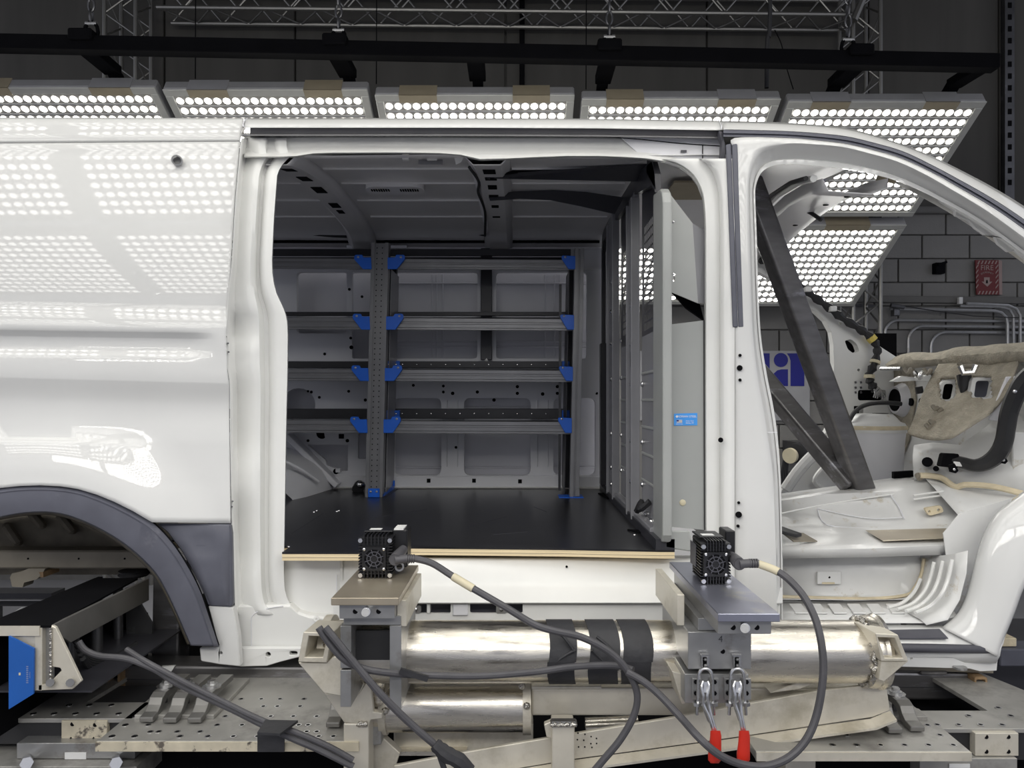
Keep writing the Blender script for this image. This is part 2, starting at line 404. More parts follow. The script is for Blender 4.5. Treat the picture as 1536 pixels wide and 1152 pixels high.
MB().prism([W(x, y, by) for x, y in pb], (0, .003, 0)).build('letter', M['navy'], bd)
MB().prism([W(x, y, by) for x, y in [(1128, 530), (1154.5, 530), (1154.5, 560), (1128, 560)]], (0, .003, 0)).build('letter', M['navy'], bd)
MB().cyl(W(1209.5, 626, by), W(1209.5, 626, by+.01), .008, 8).build('screw', M['black'], bd)

# round hose reel end and cables low on the wall
rl = thing('cable_reel', W(1190, 720, 5.9), 'black cable drum with pale round end low behind the door opening', 'reel')
MB().cyl(W(1192, 680, 5.75), W(1205, 676, 5.95), .075, 20).build('drum', M['rubber'], rl, smooth=True)
MB().cyl(W(1184, 684, 5.72), W(1187, 683, 5.74), .06, 20).build('end_cap', M['tapecream'], rl, smooth=True)
for k in range(4):
    MB().tube(cr([W(1176+k*2, 690, 5.8), W(1172+k*3, 715, 5.8), W(1176+k*4, 745, 5.8), W(1180+k*4, 790, 5.8)], 4), .008, 6).build('hanging_cable', M['rubber'], rl)
MB().box(W(1200, 690, 5.9), W(1212, 660, 6.32)).build('wall_arm', M['darksteel'], rl)

# ---------------------------------------------------------------- trusses
def truss(label, p0, p1, u, v, n, skipfaces=(), group=None):
    """box truss: chords p0->p1 offset by 0,u,v,u+v"""
    p0 = Vector(p0); p1 = Vector(p1); u = Vector(u); v = Vector(v)
    t = thing('truss', p0, label, 'truss', group)
    offs = [Vector(), u, u+v, v]
    for o in offs: MB().cyl(p0+o, p1+o, .018, 8).build('chord', M['truss'], t, smooth=True)
    for fi in range(4):
        if fi in skipfaces: continue
        a, b = offs[fi], offs[(fi+1) % 4]
        for k in range(n):
            q0 = p0.lerp(p1, k/n); q1 = p0.lerp(p1, (k+.5)/n); q2 = p0.lerp(p1, (k+1)/n)
            MB().cyl(q0+a, q1+b, .008, 6).build('brace', M['truss'], t)
            MB().cyl(q1+b, q2+a, .008, 6).build('brace', M['truss'], t)
    return t
TZ = 1.55+3.16
truss('horizontal aluminium box truss along the top of the picture', (-2.9, 5.90, TZ), (2.75, 5.90, TZ-.06), (0, .25, 0), (0, 0, .25), 13)
truss('vertical truss tower at the left behind the black lamp frame', (-3.32, 5.90, 0), (-3.32, 5.90, 6.1), (.25, 0, 0), (0, .25, 0), 17)
truss('vertical truss tower at the right beside the lowest lamp panel', (2.70, 5.90, 0), (2.70, 5.90, 6.1), (.22, 0, 0), (0, .25, 0), 17)
o = MB().cyl((2.66, 5.8, 4.55), (3.1, 5.8, 5.6), .03, 8).build('stage_pipe', M['truss'], smooth=True)
tag(o, 'sloping bare tube clamped across the top of the right truss tower', 'tube')

# thin hanging wires
for x, y1, lb in ((293, 118, 'thin black suspension wire above second lamp from left'), (564.5, 126, 'thin black suspension wire at left end of third lamp'), (879, 134, 'thin black suspension wire between third and fourth lamps')):
    o = MB().cyl(W(x, y1, 4.5), W(x+2, -420, 4.5), .0035, 6).build('wire', M['black']); tag(o, lb, 'wire')
o = MB().tube(cr([W(1150, 132, 4.4), W(1151, 60, 4.4), W(1155, 20, 4.4), W(1157, -300, 4.4)], 4), .013, 8).build('power_cable', M['rubber']); tag(o, 'thick black cable hanging to the fourth lamp from left', 'cable')
o = MB().tube(cr([W(1190, 134, 4.5), W(1178, 95, 4.5), W(1172, 66, 4.5), W(1162, 45, 4.5)], 5), .003, 6).build('wire', M['black']); tag(o, 'loose curved wire at the left corner of the fifth lamp', 'wire')

# ---------------------------------------------------------------- LED lamp panels
def led_panel(label, x0, x1, pyT, v0, mirror=False, indiv=0, pads=(), group=None):
    mp = (lambda p: Vector((p[0], 6.3-p[1], p[2]))) if mirror else (lambda p: Vector(p))
    if mirror == 'flood':                                  # added fill bank behind the camera, lifts the lower body
        mp = lambda p: Vector((p[0]*1.15-.1, -1.35-(p[1]-4.2)*.35, 3.30-(p[2]-3.2)*-1.25))
    X0 = (x0-776)*4.2/FP; X1 = (x1-776)*4.2/FP; z0 = HC+(600-pyT)*4.2/FP
    D = Vector((0, .866, -.5)); N = Vector((0, -.5, -.866)); L = .92; wd = X1-X0
    def P(u, v, n): return mp(Vector((X0+u, 4.2, z0))+D*(v0+v)+N*n)
    t = thing('led_lamp_panel', P(wd/2, L/2, -.08), label, 'lamp panel', group)
    def slab(u0, v0_, u1, v1, n0, n1): 
        return MB().hexa([P(u0, v0_, n0), P(u1, v0_, n0), P(u1, v1, n0), P(u0, v1, n0)], [P(u0, v0_, n1), P(u1, v0_, n1), P(u1, v1, n1), P(u0, v1, n1)])
    slab(0, 0, wd, L, -.075, -.006).build('housing', M['housing'], t, bevel=.008)
    r = .045
    for a in ((0, 0, wd, r), (0, L-r, wd, L), (0, r, r, L-r), (wd-r, r, wd, L-r)):
        slab(a[0], a[1], a[2], a[3], -.005, .004).build('rim', M['rim'], t, bevel=.003)
    slab(r, r, wd-r, L-r, -.0055, -.002).build('led_board', M['ledboard'], t)
    nu, nv = 20, 12; pu = (wd-2*r)/nu; pv = (L-2*r)/nv
    for j in range(1, nv):
        slab(r, r+j*pv-.004, wd-r, r+j*pv+.004, -.0018, .004).build('divider', M['housing'], t)
    seg = 14 if not mirror else 8
    def lens(c, mb):
        pts = [P(c[0]+.0205*math.cos(2*math.pi*k/seg), c[1]+.0205*math.sin(2*math.pi*k/seg), 0.0) for k in range(seg)]
        cc = P(c[0], c[1], .004)
        mb.add(pts+[cc], [((k+1) % seg, k, seg) if not mirror else (k, (k+1) % seg, seg) for k in range(seg)])
    proto = None; rest = MB()
    for j in range(nv):
        for i in range(nu):
            c = (r+(i+.5)*pu, r+(j+.5)*pv)
            if j < indiv:
                if proto is None:
                    m1 = MB(); lens(c, m1); proto = m1.build('lens', M['led'], t); pc = c
                else:
                    q = proto.copy(); COL.objects.link(q); q.location = proto.location+(P(c[0], c[1], 0)-P(pc[0], pc[1], 0))
            else: lens(c, rest)
    if rest.v: rest.build('lens_array', M['led_fill' if mirror == 'flood' else ('led_near' if mirror else 'led')], t, kind='stuff')
    for (ua, ub, m_) in pads:                              # plates clamped over the edge
        ua = (ua-x0)/(x1-x0)*wd; ub = (ub-x0)/(x1-x0)*wd
        slab(ua, -.004, ub, .0, -.078, .008).build('clamp_plate', M[m_], t)
        slab(ua, -.004, ub, .05, .0045, .008).build('clamp_lip', M['tanpad'], t)
        slab(ua+.03, .02, ub-.05, .10, -.115, -.076).build('mount_block', M['black'], t, bevel=.012)
    return t
tops = [(-75, 232, 131, ((-60, 12, 'tanpad'), (133, 195, 'silverpad'))), (243, 551, 134, ((280, 340, 'silverpad'), (455, 512, 'tanpad'))), (562, 862, 142, ((598, 655, 'tanpad'), (769, 825, 'tanpad'))),
        (873, 1172, 148, ((910, 966, 'tanpad'), (1078, 1135, 'silverpad'))), (1183, 1481, 152, ((1219, 1276, 'silverpad'), (1389, 1440, 'housing')))]
nm = ['leftmost lit lamp panel of the upper row, cut by the left edge', 'second lit lamp panel from left in the upper row', 'middle lit lamp panel of the upper row above the shelf bay', 'fourth lit lamp panel from left in the upper row', 'rightmost large lit lamp panel of upper row seen above windscreen pillar']
for (a, b, c, pads), lb in zip(tops, nm):
    led_panel(lb, a, b, c, 0, indiv=12 if a > 1180 else 3, pads=pads)
led_panel('lower lit lamp panel seen through the windscreen opening', 1183, 1481, 152, 1.0, indiv=12, pads=((1219, 1276, 'silverpad'), (1335, 1415, 'tanpad')))
led_panel('lower lit lamp panel glimpsed through the partition mesh', 873, 1172, 148, 1.0, indiv=0)
for k in (0, 1, 2):
    led_panel('lower lamp panel behind the van roof', tops[k][0], tops[k][1], tops[k][2], 1.0, group='lower lamp panels hidden behind the van')
for row in (0, 1.0):
    for k in range(5):
        led_panel('lamp panel of the bank facing the near side of the van', tops[k][0], tops[k][1], 142, row, mirror=True, group='lamp panels of the bank on the near side')

for k in range(5):
    led_panel('added fill lamp panel of the bank behind the camera', tops[k][0], tops[k][1], 142, 0, mirror='flood', group='added fill lamp panels behind the camera')
bf = thing('bank_frame', (0, 1.4, 4.7), 'black tube frame holding the near bank of lamp panels', 'frame')
for x in (-3.1, -1.9, -.75, .4, 1.55, 2.7):
    MB().bar((x, 6.3-4.22, HC+1.80), (x, 6.3-5.9, HC+.83), .06, .05).build('arm', M['black'], bf)
MB().bar((-3.3, 2.34, HC+1.835), (2.75, 2.34, HC+1.835), .078, .078).build('main_tube', M['black'], bf)
for x in (-2.3, -.9, .5, 1.85): MB().cyl((x, 2.34, HC+1.85), (x, 2.34, 6.2), .012, 8).build('hanger_rod', M['black'], bf)
ff = thing('fill_bank_frame', (0, -1.5, 4.9), 'added black tube frame holding the fill lamps behind the camera', 'frame')
MB().bar((-3.9, -1.62, 3.55), (3.2, -1.62, 3.55), .08, .08).build('main_tube', M['black'], ff)
for x in (-2.8, -.2, 2.2): MB().cyl((x, -1.62, 3.55), (x, -1.62, 6.2), .02, 8).build('hanger_rod', M['black'], ff)
# black hanging frame
fr = thing('lamp_frame', W(776, 90, 3.96), 'long black square tube frame carrying the upper row of lamps', 'frame')
MB().bar(W(-120, 63, 3.96), W(1494, 95, 3.96), .078, .078).build('main_tube', M['black'], fr, bevel=.004)
for x, wd in ((124, .10), (503, .10), (712, .095), (914, .09), (1290, .10), (1480, .085)):
    y0 = 63+(x+120)/1614*32
    a = W(x, y0, 3.96)+Vector((0, .02, 0)); zf = (600-interp([(0, 131), (400, 134), (712, 142), (1020, 148), (1330, 152)], x))*4.2/FP+.125; b = Vector((a.x, 4.26, HC+zf)); MB().bar((a.x, 4.24, HC+zf+.01), (a.x, 5.93, HC+zf-.965), .06, .05).build('arm', M['black'], fr)
    MB().bar(a, b, wd, .05).build('arm', M['black'], fr, bevel=.003)
    if x < 1400 and x != 712:
        MB().bar(W(x-18, y0-14, 3.93), W(x+18, y0-14, 3.93), .07, .06).build('lug_block', M['black'], fr, bevel=.008)
for x, y, lb in ((137, 42, 'dark shackle and chain above the leftmost lamp frame arm'), (508, 52, 'dark shackle and chain above the second lamp frame arm'), (914, 62, 'dark shackle and chain at the centre of the lamp frame'), (1272, 66, 'dark shackle and chain beside the right truss tower')):
    s = thing('lifting_shackle', W(x, y+15, 3.96), lb, 'shackle')
    c = W(x, y+6, 3.96); a = [c+Vector((math.sin(k/12*math.pi*2)*.036, 0, math.cos(k/12*math.pi*2)*.055)) for k in range(13)]
    MB().tube(a, .010, 8).build('bow', M['black'], s, smooth=True)
    MB().cyl(c+Vector((-.03, 0, .045)), c+Vector((.03, 0, .045)), .012, 8).build('pin', M['steel'], s)
    for k in range(7):
        cc = c+Vector((0, 0, .085+k*.062)); ax = Vector((1, 0, 0)) if k % 2 else Vector((0, 1, 0))
        MB().tube([cc+ax*math.sin(q/10*2*math.pi)*.016+Vector((0, 0, math.cos(q/10*2*math.pi)*.036)) for q in range(11)], .006, 6).build('chain_link', M['darksteel'], s, smooth=True)
# ================================================================= THE VAN SHELL
van = thing('van', W(600, 1000, 3.0), 'white cut-open cargo van body shell without doors, wheels or windscreen', 'van')

def rowsurf(rows, name, m, cols, parent=van, solid=-.0015, **k):
    """rows: functions / tables giving (px,py,Y) at each column parameter"""
    g = [[W(*r(c)) for c in cols] for r in rows]
    return MB().grid(g).build(name, m, parent, smooth=True, solid=solid, **k)

# --- rear quarter skin: outline of the wheel arch in the picture
arch_o = [(-60, 748), (-30, 738), (0, 732), (30, 729), (60, 728), (90, 729.5), (115, 733), (145, 742), (172, 753), (200, 767), (228, 783.5)]
xr_t = [(170, 367), (213, 360), (300, 352), (400, 346), (470, 341), (500, 339), (560, 341), (580, 344), (650, 344), (780, 346)]
rowsL = [(204, 204, 2.66), (190, 190, 2.56), (180, 180, 2.47), (176, 177, 2.42), (180, 181, 2.39), (190, 190, 2.368), (202, 201, 2.352), (211, 208.5, 2.345), (213, 210.5, 2.347), (214.5, 212, 2.354), (216.5, 213.5, 2.347), (219, 216, 2.340)]
rowsL += [*[(y_, y_+max(-1, min(7, (y_-285)*.042)), interp([(216, 2.347), (235, 2.3365), (290, 2.3245), (350, 2.3135), (410, 2.3055), (455, 2.3005)], y_)) for y_ in range(226, 453, 9)], (455.5, 463, 2.3005), (459, 467, 2.2965),
          (470, 477, 2.284), (482, 488, 2.274), (487, 493, 2.2725), (494, 499, 2.2725), (495.5, 500.5, 2.2745), (503, 508, 2.289), (505, 510, 2.2905), (515, 519, 2.290), (522, 526, 2.2895), (524, 528, 2.288), (531, 535, 2.274), (534, 538, 2.272), (550, 556, 2.2705), (565, 574, 2.270), (568, 577, 2.2715),
          (580, 588, 2.280), (592, 600, 2.287), (603, 611, 2.290), (615, 622, 2.290), (635, 640, 2.286), (655, 660, 2.279)]
# the side leans in towards the roof: integrate the lean angle upwards from the belt line
lean = [(205, 18.5), (216, 18), (260, 15.5), (300, 13.2), (357, 9.6), (400, 6.2), (445, 2.5), (462, 1.5)]
tumY = [(460, 2.3005)]
for yy_ in range(455, 204, -5):
    tumY.append((yy_, tumY[-1][1]+5*.00213*math.tan(math.radians(interp(lean, yy_+2.5)))))
tumY = tumY[::-1]
old_prof = [(216, 2.347), (235, 2.3365), (290, 2.3245), (350, 2.3135), (410, 2.3055), (455, 2.3005), (470, 2.3005)]
def lean_off(y): return max(0, interp(tumY, max(y, 216))-interp(old_prof, max(y, 216))) if y < 455 else 0
rowsL = [(a_, b_, Y_+(lean_off(a_) if a_ >= 216 else lean_off(216)*(1 if a_ > 196 else max(.35, (a_-176)/20)))) for a_, b_, Y_ in rowsL]
cols = [-70, -50, -30, -10, 0, 15, 30, 45, 60, 75, 90, 105, 118, 131, 145, 158, 172, 186, 200, 214, 228, 240, 252, 264, 276, 288, 300, 306, 312, 318, 324, 330, 336, 341, 345]
def bottom(x): return interp(arch_o, x) if x <= 228 else 783.5+(x-228)*.012
grid = []
for (yl, yr, Y) in rowsL:
    row = []
    for x in cols:
        xr = interp(xr_t, yr); xx = x if x < 200 else 200+(x-200)*(xr-200)/145
        f = min(1, max(0, (xx)/345)); YY = Y
        if 495 < yl < 533: YY = Y+(2.2722-Y)*min(1, max(0, (xx-285)/40))
        row.append(W(xx, yl+(yr-yl)*f, YY))
    grid.append(row)
NB = 14
for k in range(1, NB+1):
    t = k/NB; row = []
    for x in cols:
        xx = x if x < 200 else 200+(x-200)*(interp(xr_t, 660+(780-660)*t)-200)/145
        y0 = 655+5*min(1, max(0, xx/345)); yb = bottom(xx); y = y0+(yb-y0)*t
        # flare round the arch
        d = math.hypot(xx-55, y-900); fl = max(0, min(1, (310-d)/120)); fl = fl*fl*(3-2*fl)
        base = 2.279-.012*t; row.append(W(xx, y, base-.045*fl))
    grid.append(row)
MB().grid(grid).build('rear_side_panel', M['white'], van, smooth=True, solid=-.0015, ang=60)
# small tie-down eye on the side panel
MB().ring(W(265, 240, 2.385), W(265.5, 240.5, 2.352), .0165, .012, 20).build('lifting_eye', M['steel'], van, smooth=True)

# --- wheel-arch trim
tin = [(-70, 790), (-40, 782), (0, 775), (35, 769), (70, 767.5), (100, 772), (130, 783), (160, 798), (188, 816), (214, 838), (236, 862), (252, 890), (266, 920), (277, 945), (287, 968)]
tout = [(-70, 752), (-40, 741), (0, 732), (35, 728.5), (75, 728.5), (115, 733), (145, 742), (172, 753), (204, 769), (232, 787), (258, 815), (280, 848), (299, 885), (313, 925), (328, 970)]
N_ = 6
a = cr(tout, N_); b = cr(tin, N_)
def lerp2(p, q, t): return (p[0]+(q[0]-p[0])*t, p[1]+(q[1]-p[1])*t)
prof = [(0, 2.262), (.02, 2.238), (.16, 2.222), (.20, 2.224), (.6, 2.222), (.97, 2.226), (1.0, 2.235), (1.02, 2.33)]
MB().grid([[W(*lerp2(p, q, t), Y) for p, q in zip(a, b)] for t, Y in prof]).build('wheel_arch_trim', M['trim'], van, smooth=True, solid=-.002, ang=25)
MB().tube([W(p[0], p[1]-1.5, 2.242) for p in a], .003, 6).build('trim_gasket', M['black'], van)
# grey lower cladding between arch and door opening
cl = [(234, 786), (345, 787), (347, 800), (349, 905), (347, 911), (312, 909), (306, 893), (291, 861), (272, 827), (250, 798)]
MB().plate(P2(cl, 2.262), [], (0, .02, 0)).build('side_cladding', M['trim'], van, bevel=.004)
g = []
for t in range(9):
    y = 789+t/8*119; row = []
    for k in range(9):
        u = k/8; xl = interp([(786, 240), (798, 250), (827, 272), (861, 291), (893, 306), (909, 313)], y)+3; x = xl+(344-xl)*u
        d = .014*math.sin(math.pi*min(1, u*1.15))**.6*min(1, t/2.5 if t < 3 else 1)
        row.append(W(x, y, 2.2615-(.010 if (0 < u < .9 and 0 < t < 8) else 0)+ (d if t < 3 else .0)))
    g.append(row)
MB().grid(g).build('cladding_face', M['trim'], van, smooth=True, ang=60)
# white rocker end under the cladding
rk = [(312, 909), (349, 911), (352, 925), (357, 955), (360, 1000), (330, 997), (301, 992), (299, 972), (328, 971)]
MB().plate(P2(rk, 2.266), [P2(circ(331, 980, 2.2, 10), 2.266)], (0, .03, 0)).build('rocker_end', M['white'], van, bevel=.003)

# --- wheel house behind the arch: liner, ribs, frame rail
lin = [(p[0], p[1]) for p in b]
MB().grid([[W(p[0], p[1]-3, Y) if s == 0 else W((p[0]-55)*s+55, (p[1]-900)*s+900, Y) for p in lin] for s, Y in ((0, 2.33), (.98, 2.45), (.97, 2.95))]).build('wheel_house_liner', M['under'], van, smooth=True, solid=-.003)
MB().box(W(-180, 862, 2.96), W(262, 700, 2.96)+Vector((0, .03, 0))).build('wheel_house_wall', M['under'], van)
for x0, y0, x1, y1 in ((8, 785, 30, 818), (44, 765, 66, 792), (88, 770, 112, 800)):
    MB().bar(W(x0, y0, 2.93), W(x1, y1, 2.93), .03, .04, (0, -1, 0)).build('liner_rib', M['under'], van, bevel=.01)
MB().box(W(-120, 853, 2.80), W(244, 826, 2.80)+Vector((0, .09, 0))).build('frame_rail', M['tanbeam'], van, bevel=.006)
for x in (42, 118, 187): MB().cyl(W(x, 838, 2.799), W(x, 838, 2.80)+Vector((0, .004, 0)), .004, 8).build('rail_hole', M['black'], van)
MB().box(W(244, 853, 2.80), W(292, 840, 2.80)+Vector((0, .12, 0))).build('jacking_bracket', M['inner'], van, bevel=.004)
s = [(15, 866), (18, 860), (30, 858), (42, 853), (68, 853), (62, 862), (55, 869), (36, 874), (34, 881), (18, 880)]
MB().plate(P2(s, 2.78), [], (0, .06, 0)).build('hanger_bracket', M['tanbeam'], van, bevel=.004)
MB().bar(W(60, 862, 2.78), W(84, 853, 2.85), .03, .02).build('spring_hanger', M['rust'], van)
MB().tube([W(201, 855, 2.85), W(201, 858, 2.85), W(201, 861, 2.85), W(201, 864, 2.85)], [.055, .05, .057, .05], 20).build('rubber_stop', M['rubber'], van, smooth=True)

# --- rear door jamb between skin edge and opening
Eo = [(170, 371), (190, 366), (213, 361), (300, 353), (400, 347), (455, 341), (500, 339), (545, 340), (580, 345), (650, 345), (720, 346), (780, 347), (850, 350), (905, 352), (985, 357), (1002, 359)]
In = [(190, 428), (226, 430), (233, 436), (236, 434), (242, 427), (252, 419), (264, 415), (290, 413), (330, 410), (400, 407), (420, 409), (440, 414), (455, 421), (468, 427), (482, 430), (500, 431), (560, 430.5), (620, 429), (700, 427.5), (800, 426), (860, 425), (890, 427), (905, 434), (916, 446), (923, 462), (926, 480), (960, 500), (1002, 505)]
ys = [207, 213, 220, 228, 234, 240, 247, 255, 264, 275, 288, 300, 320, 340, 365, 390, 410, 425, 440, 452, 462, 472, 482, 492, 502, 512, 522, 532, 545, 558, 572, 590, 615, 640, 665, 690, 705, 716, 724, 734, 750, 775, 800, 825, 850, 868, 885, 896, 905, 914, 922]
fr_ = [0, .05, .14, .2, .3, .38, .46, .54, .62, .70, .78, .86, 1.0]
dep = [2.282, 2.335, 2.350, 2.345, 2.338, 2.330, 2.328, 2.336, 2.376, 2.384, 2.350, 2.346, 2.352]
def stamp(y, u):                                          # raised pads pressed into the jamb
    a = 0
    if .12 < u < .5:
        for c, h in ((492, 24), (800, 60), (630, 70)):
            s_ = max(0, 1-abs(y-c)/h); a += .030*min(1, s_*2.6)*(1-u*1.3)
    return a
g = []
for y in ys:
    xe = interp(Eo, y); xi = interp(In, y)
    row = []
    sh = .1*math.exp(-((y-250)/60)**2)
    for f, d in zip(fr_, dep):
        u = f
        top = max(0, min(1, (275-y)/45)); dd = d+top*(.03 if f > .1 else .0)+lean_off(y)*(1-.45*f)
        row.append(W(xe+(xi-xe)*u, y, dd+stamp(y, f)))
    row.append(W(xi+.5, y, 2.46)); row.append(W(xi+1, y, 2.50)); g.append(row)
MB().grid(g).build('rear_door_jamb', M['jamb'], van, smooth=True, solid=-.0015, ang=50)
# jamb foot and rocker flange
ft = [(352, 908), (434, 908), (446, 918), (463, 924), (500, 926), (560, 927), (560, 974), (470, 974), (420, 974), (380, 973), (356, 971)]
MB().plate(P2(ft, 2.335), [], (0, .05, 0)).build('jamb_foot', M['jamb'], van, bevel=.006)
fl2 = [(352, 972), (560, 972), (560, 978), (455, 984), (420, 993), (400, 999), (360, 1000), (353, 996)]
MB().plate(P2(fl2, 2.31), [P2(circ(402, 982, 3.8, 12), 2.31), P2(rect(434, 977, 446, 983, 2.8), 2.31)], (0, .02, 0)).build('rocker_flange', M['jamb'], van, bevel=.002)
MB().tube(cr([W(353, 955, 2.303), W(358, 968, 2.303), W(361, 975, 2.303), W(359, 990, 2.303)], 4), .002, 6).build('split_seam', M['black'], van)
MB().tube(cr([W(376, 930, 2.333), W(382, 920, 2.333), W(400, 913, 2.333), W(425, 909, 2.333)], 4), .0016, 6).build('seam', M['inner'], van)
MB().tube([W(377, 930, 2.333), W(377, 972, 2.333)], .0016, 6).build('seam', M['inner'], van)
for x, y in ((343, 745), (347, 752), (346, 760), (343, 770), (337, 505), (340, 515), (341, 528)):
    MB().cyl(W(x+2, y, 2.275), W(x+2, y, 2.30), .0028, 8).build('spot_hole', M['darksteel'], van)

# --- door header, roof rail and track
xs_ = [366, 375, 390, 405, 425, 445, 470, 500, 540, 580, 620, 660, 690, 720, 760, 800, 850, 900, 940, 970, 1000, 1030, 1055, 1075, 1085]
top_t = [(366, 177), (700, 177), (900, 178), (1085, 181)]
rail = [(22, 2.62), (6, 2.48), (0, 2.42), (3, 2.39), (8, 2.366), (13, 2.352), (14.6, 2.353), (15, 2.40)]
MB().grid([[W(x, interp(top_t, x)+d, Y) for x in xs_] for d, Y in rail]).build('roof_rail', M['white'], van, smooth=True, solid=-.002, ang=60)
trk = [(14, 2.362), (16, 2.372), (23, 2.380), (24.5, 2.372), (26.5, 2.372), (28, 2.43)]
MB().grid([[W(x, interp(top_t, x)+d, Y) for x in xs_[1:]] for d, Y in trk]).build('door_track', M['track'], van, smooth=True, ang=20)
bot_t = [(366, 236), (440, 236), (470, 231), (500, 230), (600, 229.5), (680, 231), (700, 235), (720, 240), (760, 239), (800, 237), (850, 235), (900, 235), (950, 237), (985, 240), (1005, 245), (1022, 253), (1036, 264), (1046, 278), (1052, 295), (1060, 300), (1085, 300)]
hx = [x for x in xs_ if x <= 1000]+[1010, 1022, 1036, 1046, 1052]
def hrow(f, Y, off=0): return [W(x, (interp(top_t, x)+27)*(1-f)+interp(bot_t, x)*f+off, Y) for x in hx]
MB().grid([hrow(0, 2.43), hrow(.12, 2.425), hrow(.5, 2.422), hrow(.62, 2.418), hrow(.80, 2.405), hrow(.90, 2.375), hrow(.96, 2.365), hrow(1.0, 2.372), hrow(1.0, 2.40, 1.0), hrow(1.0, 2.45, 1.5)]).build('door_header', M['jamb'], van, smooth=True, solid=-.0015, ang=60)
# track end pocket and cover
MB().plate(P2([(985, 200), (1082, 200), (1082, 240), (1003, 240), (960, 232), (930, 204)], 2.412), [], (0, .006, 0)).build('track_end_panel', M['inner'], van)
MB().tube(cr([W(905, 205, 2.409), W(960, 209, 2.409), (W(1020, 215, 2.409)), W(1080, 219, 2.409)], 5), .0014, 6).build('seam', M['black'], van)
MB().tube([W(1054, 217, 2.408), W(1054, 243, 2.408)], .0015, 6).build('seam', M['black'], van)
MB().box(W(1021, 229, 2.409), W(1030, 225, 2.405)).build('stamp_mark', M['seal'], van)
MB().plate(P2([(1078, 196), (1084, 197), (1088, 215), (1089, 253), (1074, 256), (1075, 245), (1082, 240), (1083, 212)], 2.345), [], (0, .03, 0)).build('track_end_cap', M['seal'], van, bevel=.002)
MB().tube(cr([W(366, 190, 2.345), W(364.5, 187, 2.352), W(367, 181, 2.38), W(371, 177.5, 2.42)], 4), .0022, 6).build('seam', M['inner'], van)
MB().tube(cr([W(1078, 181, 2.405), W(1082, 188, 2.352), W(1082, 194, 2.345)], 4), .0018, 6).build('seam', M['inner'], van)

# --- pillar between the side opening and the cab door
Ib = [(236, 985), (240, 1003), (245, 1016), (252, 1028), (262, 1039), (275, 1048), (290, 1053.5), (310, 1056.5), (345, 1058), (400, 1058), (600, 1058), (800, 1058.5), (840, 1060), (930, 1062)]
yb = [238, 243, 248, 254, 262, 271, 281, 291, 303, 320, 345, 380, 420, 460, 500, 545, 590, 640, 690, 740, 790, 830, 870, 900, 930, 960]
fb = [0, .04, .2, .45, .5, .58, .66, .8, 1]
db = [2.368, 2.356, 2.350, 2.350, 2.352, 2.318, 2.310, 2.306, 2.300]
g = []
for y in yb:
    xi = interp(Ib, y); row = [W(xi-1.2, y, 2.46), W(xi-.6, y, 2.41)]
    for f, d in zip(fb, db): row.append(W(xi+(1102-xi)*f, y, d))
    g.append(row)
MB().grid(g).build('centre_pillar', M['jamb'], van, smooth=True, solid=.0015, ang=50)

T = [(1100, 975), (1100, 900), (1100, 800), (1100, 720), (1100, 660), (1100, 610), (1100, 560), (1100, 500), (1100, 420), (1100, 350), (1100, 300), (1100, 255), (1100, 225), (1102, 207), (1180, 207), (1225, 210.5), (1270, 216), (1313, 226), (1355, 239), (1398, 259), (1441, 283), (1490, 312), (1536, 344), (1600, 391), (1660, 440)]
Mi = [(1165, 975), (1165, 900), (1163, 800), (1159, 720), (1151, 660), (1143, 610), (1134, 560), (1128, 500), (1125, 420), (1123, 350), (1122, 300), (1123, 268), (1129, 243), (1144, 224), (1183, 216.5), (1222, 217.5), (1262, 221), (1300, 230), (1345, 243), (1386, 262), (1428, 286), (1476, 315), (1522, 348), (1585, 395), (1640, 444)]
A = [(1174, 975), (1174, 900), (1173, 800), (1171, 720), (1167, 660), (1160, 610), (1150, 560), (1141, 500), (1137, 420), (1135, 350), (1133, 300), (1134, 278), (1143, 258), (1162, 248), (1190, 246.5), (1214, 248), (1257, 252), (1299, 259), (1341, 270), (1378, 285), (1412, 302), (1455, 325), (1500, 355), (1555, 397), (1610, 446)]
T2, M2, A2 = cr(T, 4), cr(Mi, 4), cr(A, 4)
def lane(P_, Q_, t, Y): return [W(*lerp2(p, q, t), Y) for p, q in zip(P_, Q_)]
MB().grid([lane(T2, M2, 0, 2.304), lane(T2, M2, .35, 2.298), lane(T2, M2, .85, 2.296), lane(T2, M2, 1, 2.299), lane(M2, A2, .15, 2.312), lane(M2, A2, .72, 2.352), lane(M2, A2, .76, 2.345), lane(M2, A2, 1, 2.345), lane(M2, A2, 1.02, 2.39)]).build('cab_door_frame', M['white'], van, smooth=True, solid=-.0015, ang=50)
Ou = cr([(1085, 181.5), (1130, 182), (1180, 184), (1225, 187), (1270, 192), (1313, 203), (1355, 217), (1398, 234), (1441, 255), (1490, 281), (1536, 309), (1600, 352), (1660, 398)], 4)
S1 = cr([(1085, 194.5), (1130, 195.5), (1180, 197), (1225, 200), (1270, 205), (1313, 215), (1355, 227.5), (1398, 248), (1441, 271), (1490, 299), (1536, 329.5), (1600, 375), (1660, 423)], 4)
S2 = cr([(1085, 206), (1130, 206.5), (1180, 207.5), (1225, 211), (1270, 216.5), (1313, 226.5), (1355, 239.5), (1398, 259.5), (1441, 283.5), (1490, 312.5), (1536, 344.5), (1600, 391.5), (1660, 440)], 4)
MB().grid([[p+Vector((0, .22, -.0)) for p in lane(Ou, S1, .9, 2.42)], [p+Vector((0, .08, -.01)) for p in lane(Ou, S1, .1, 2.42)], lane(Ou, S1, 0, 2.42), lane(Ou, S1, .25, 2.385), lane(Ou, S1, .6, 2.360), lane(Ou, S1, .95, 2.345), lane(Ou, S1, 1.05, 2.348)]).build('windscreen_pillar_skin', M['white'], van, smooth=True, solid=-.0015, ang=60)
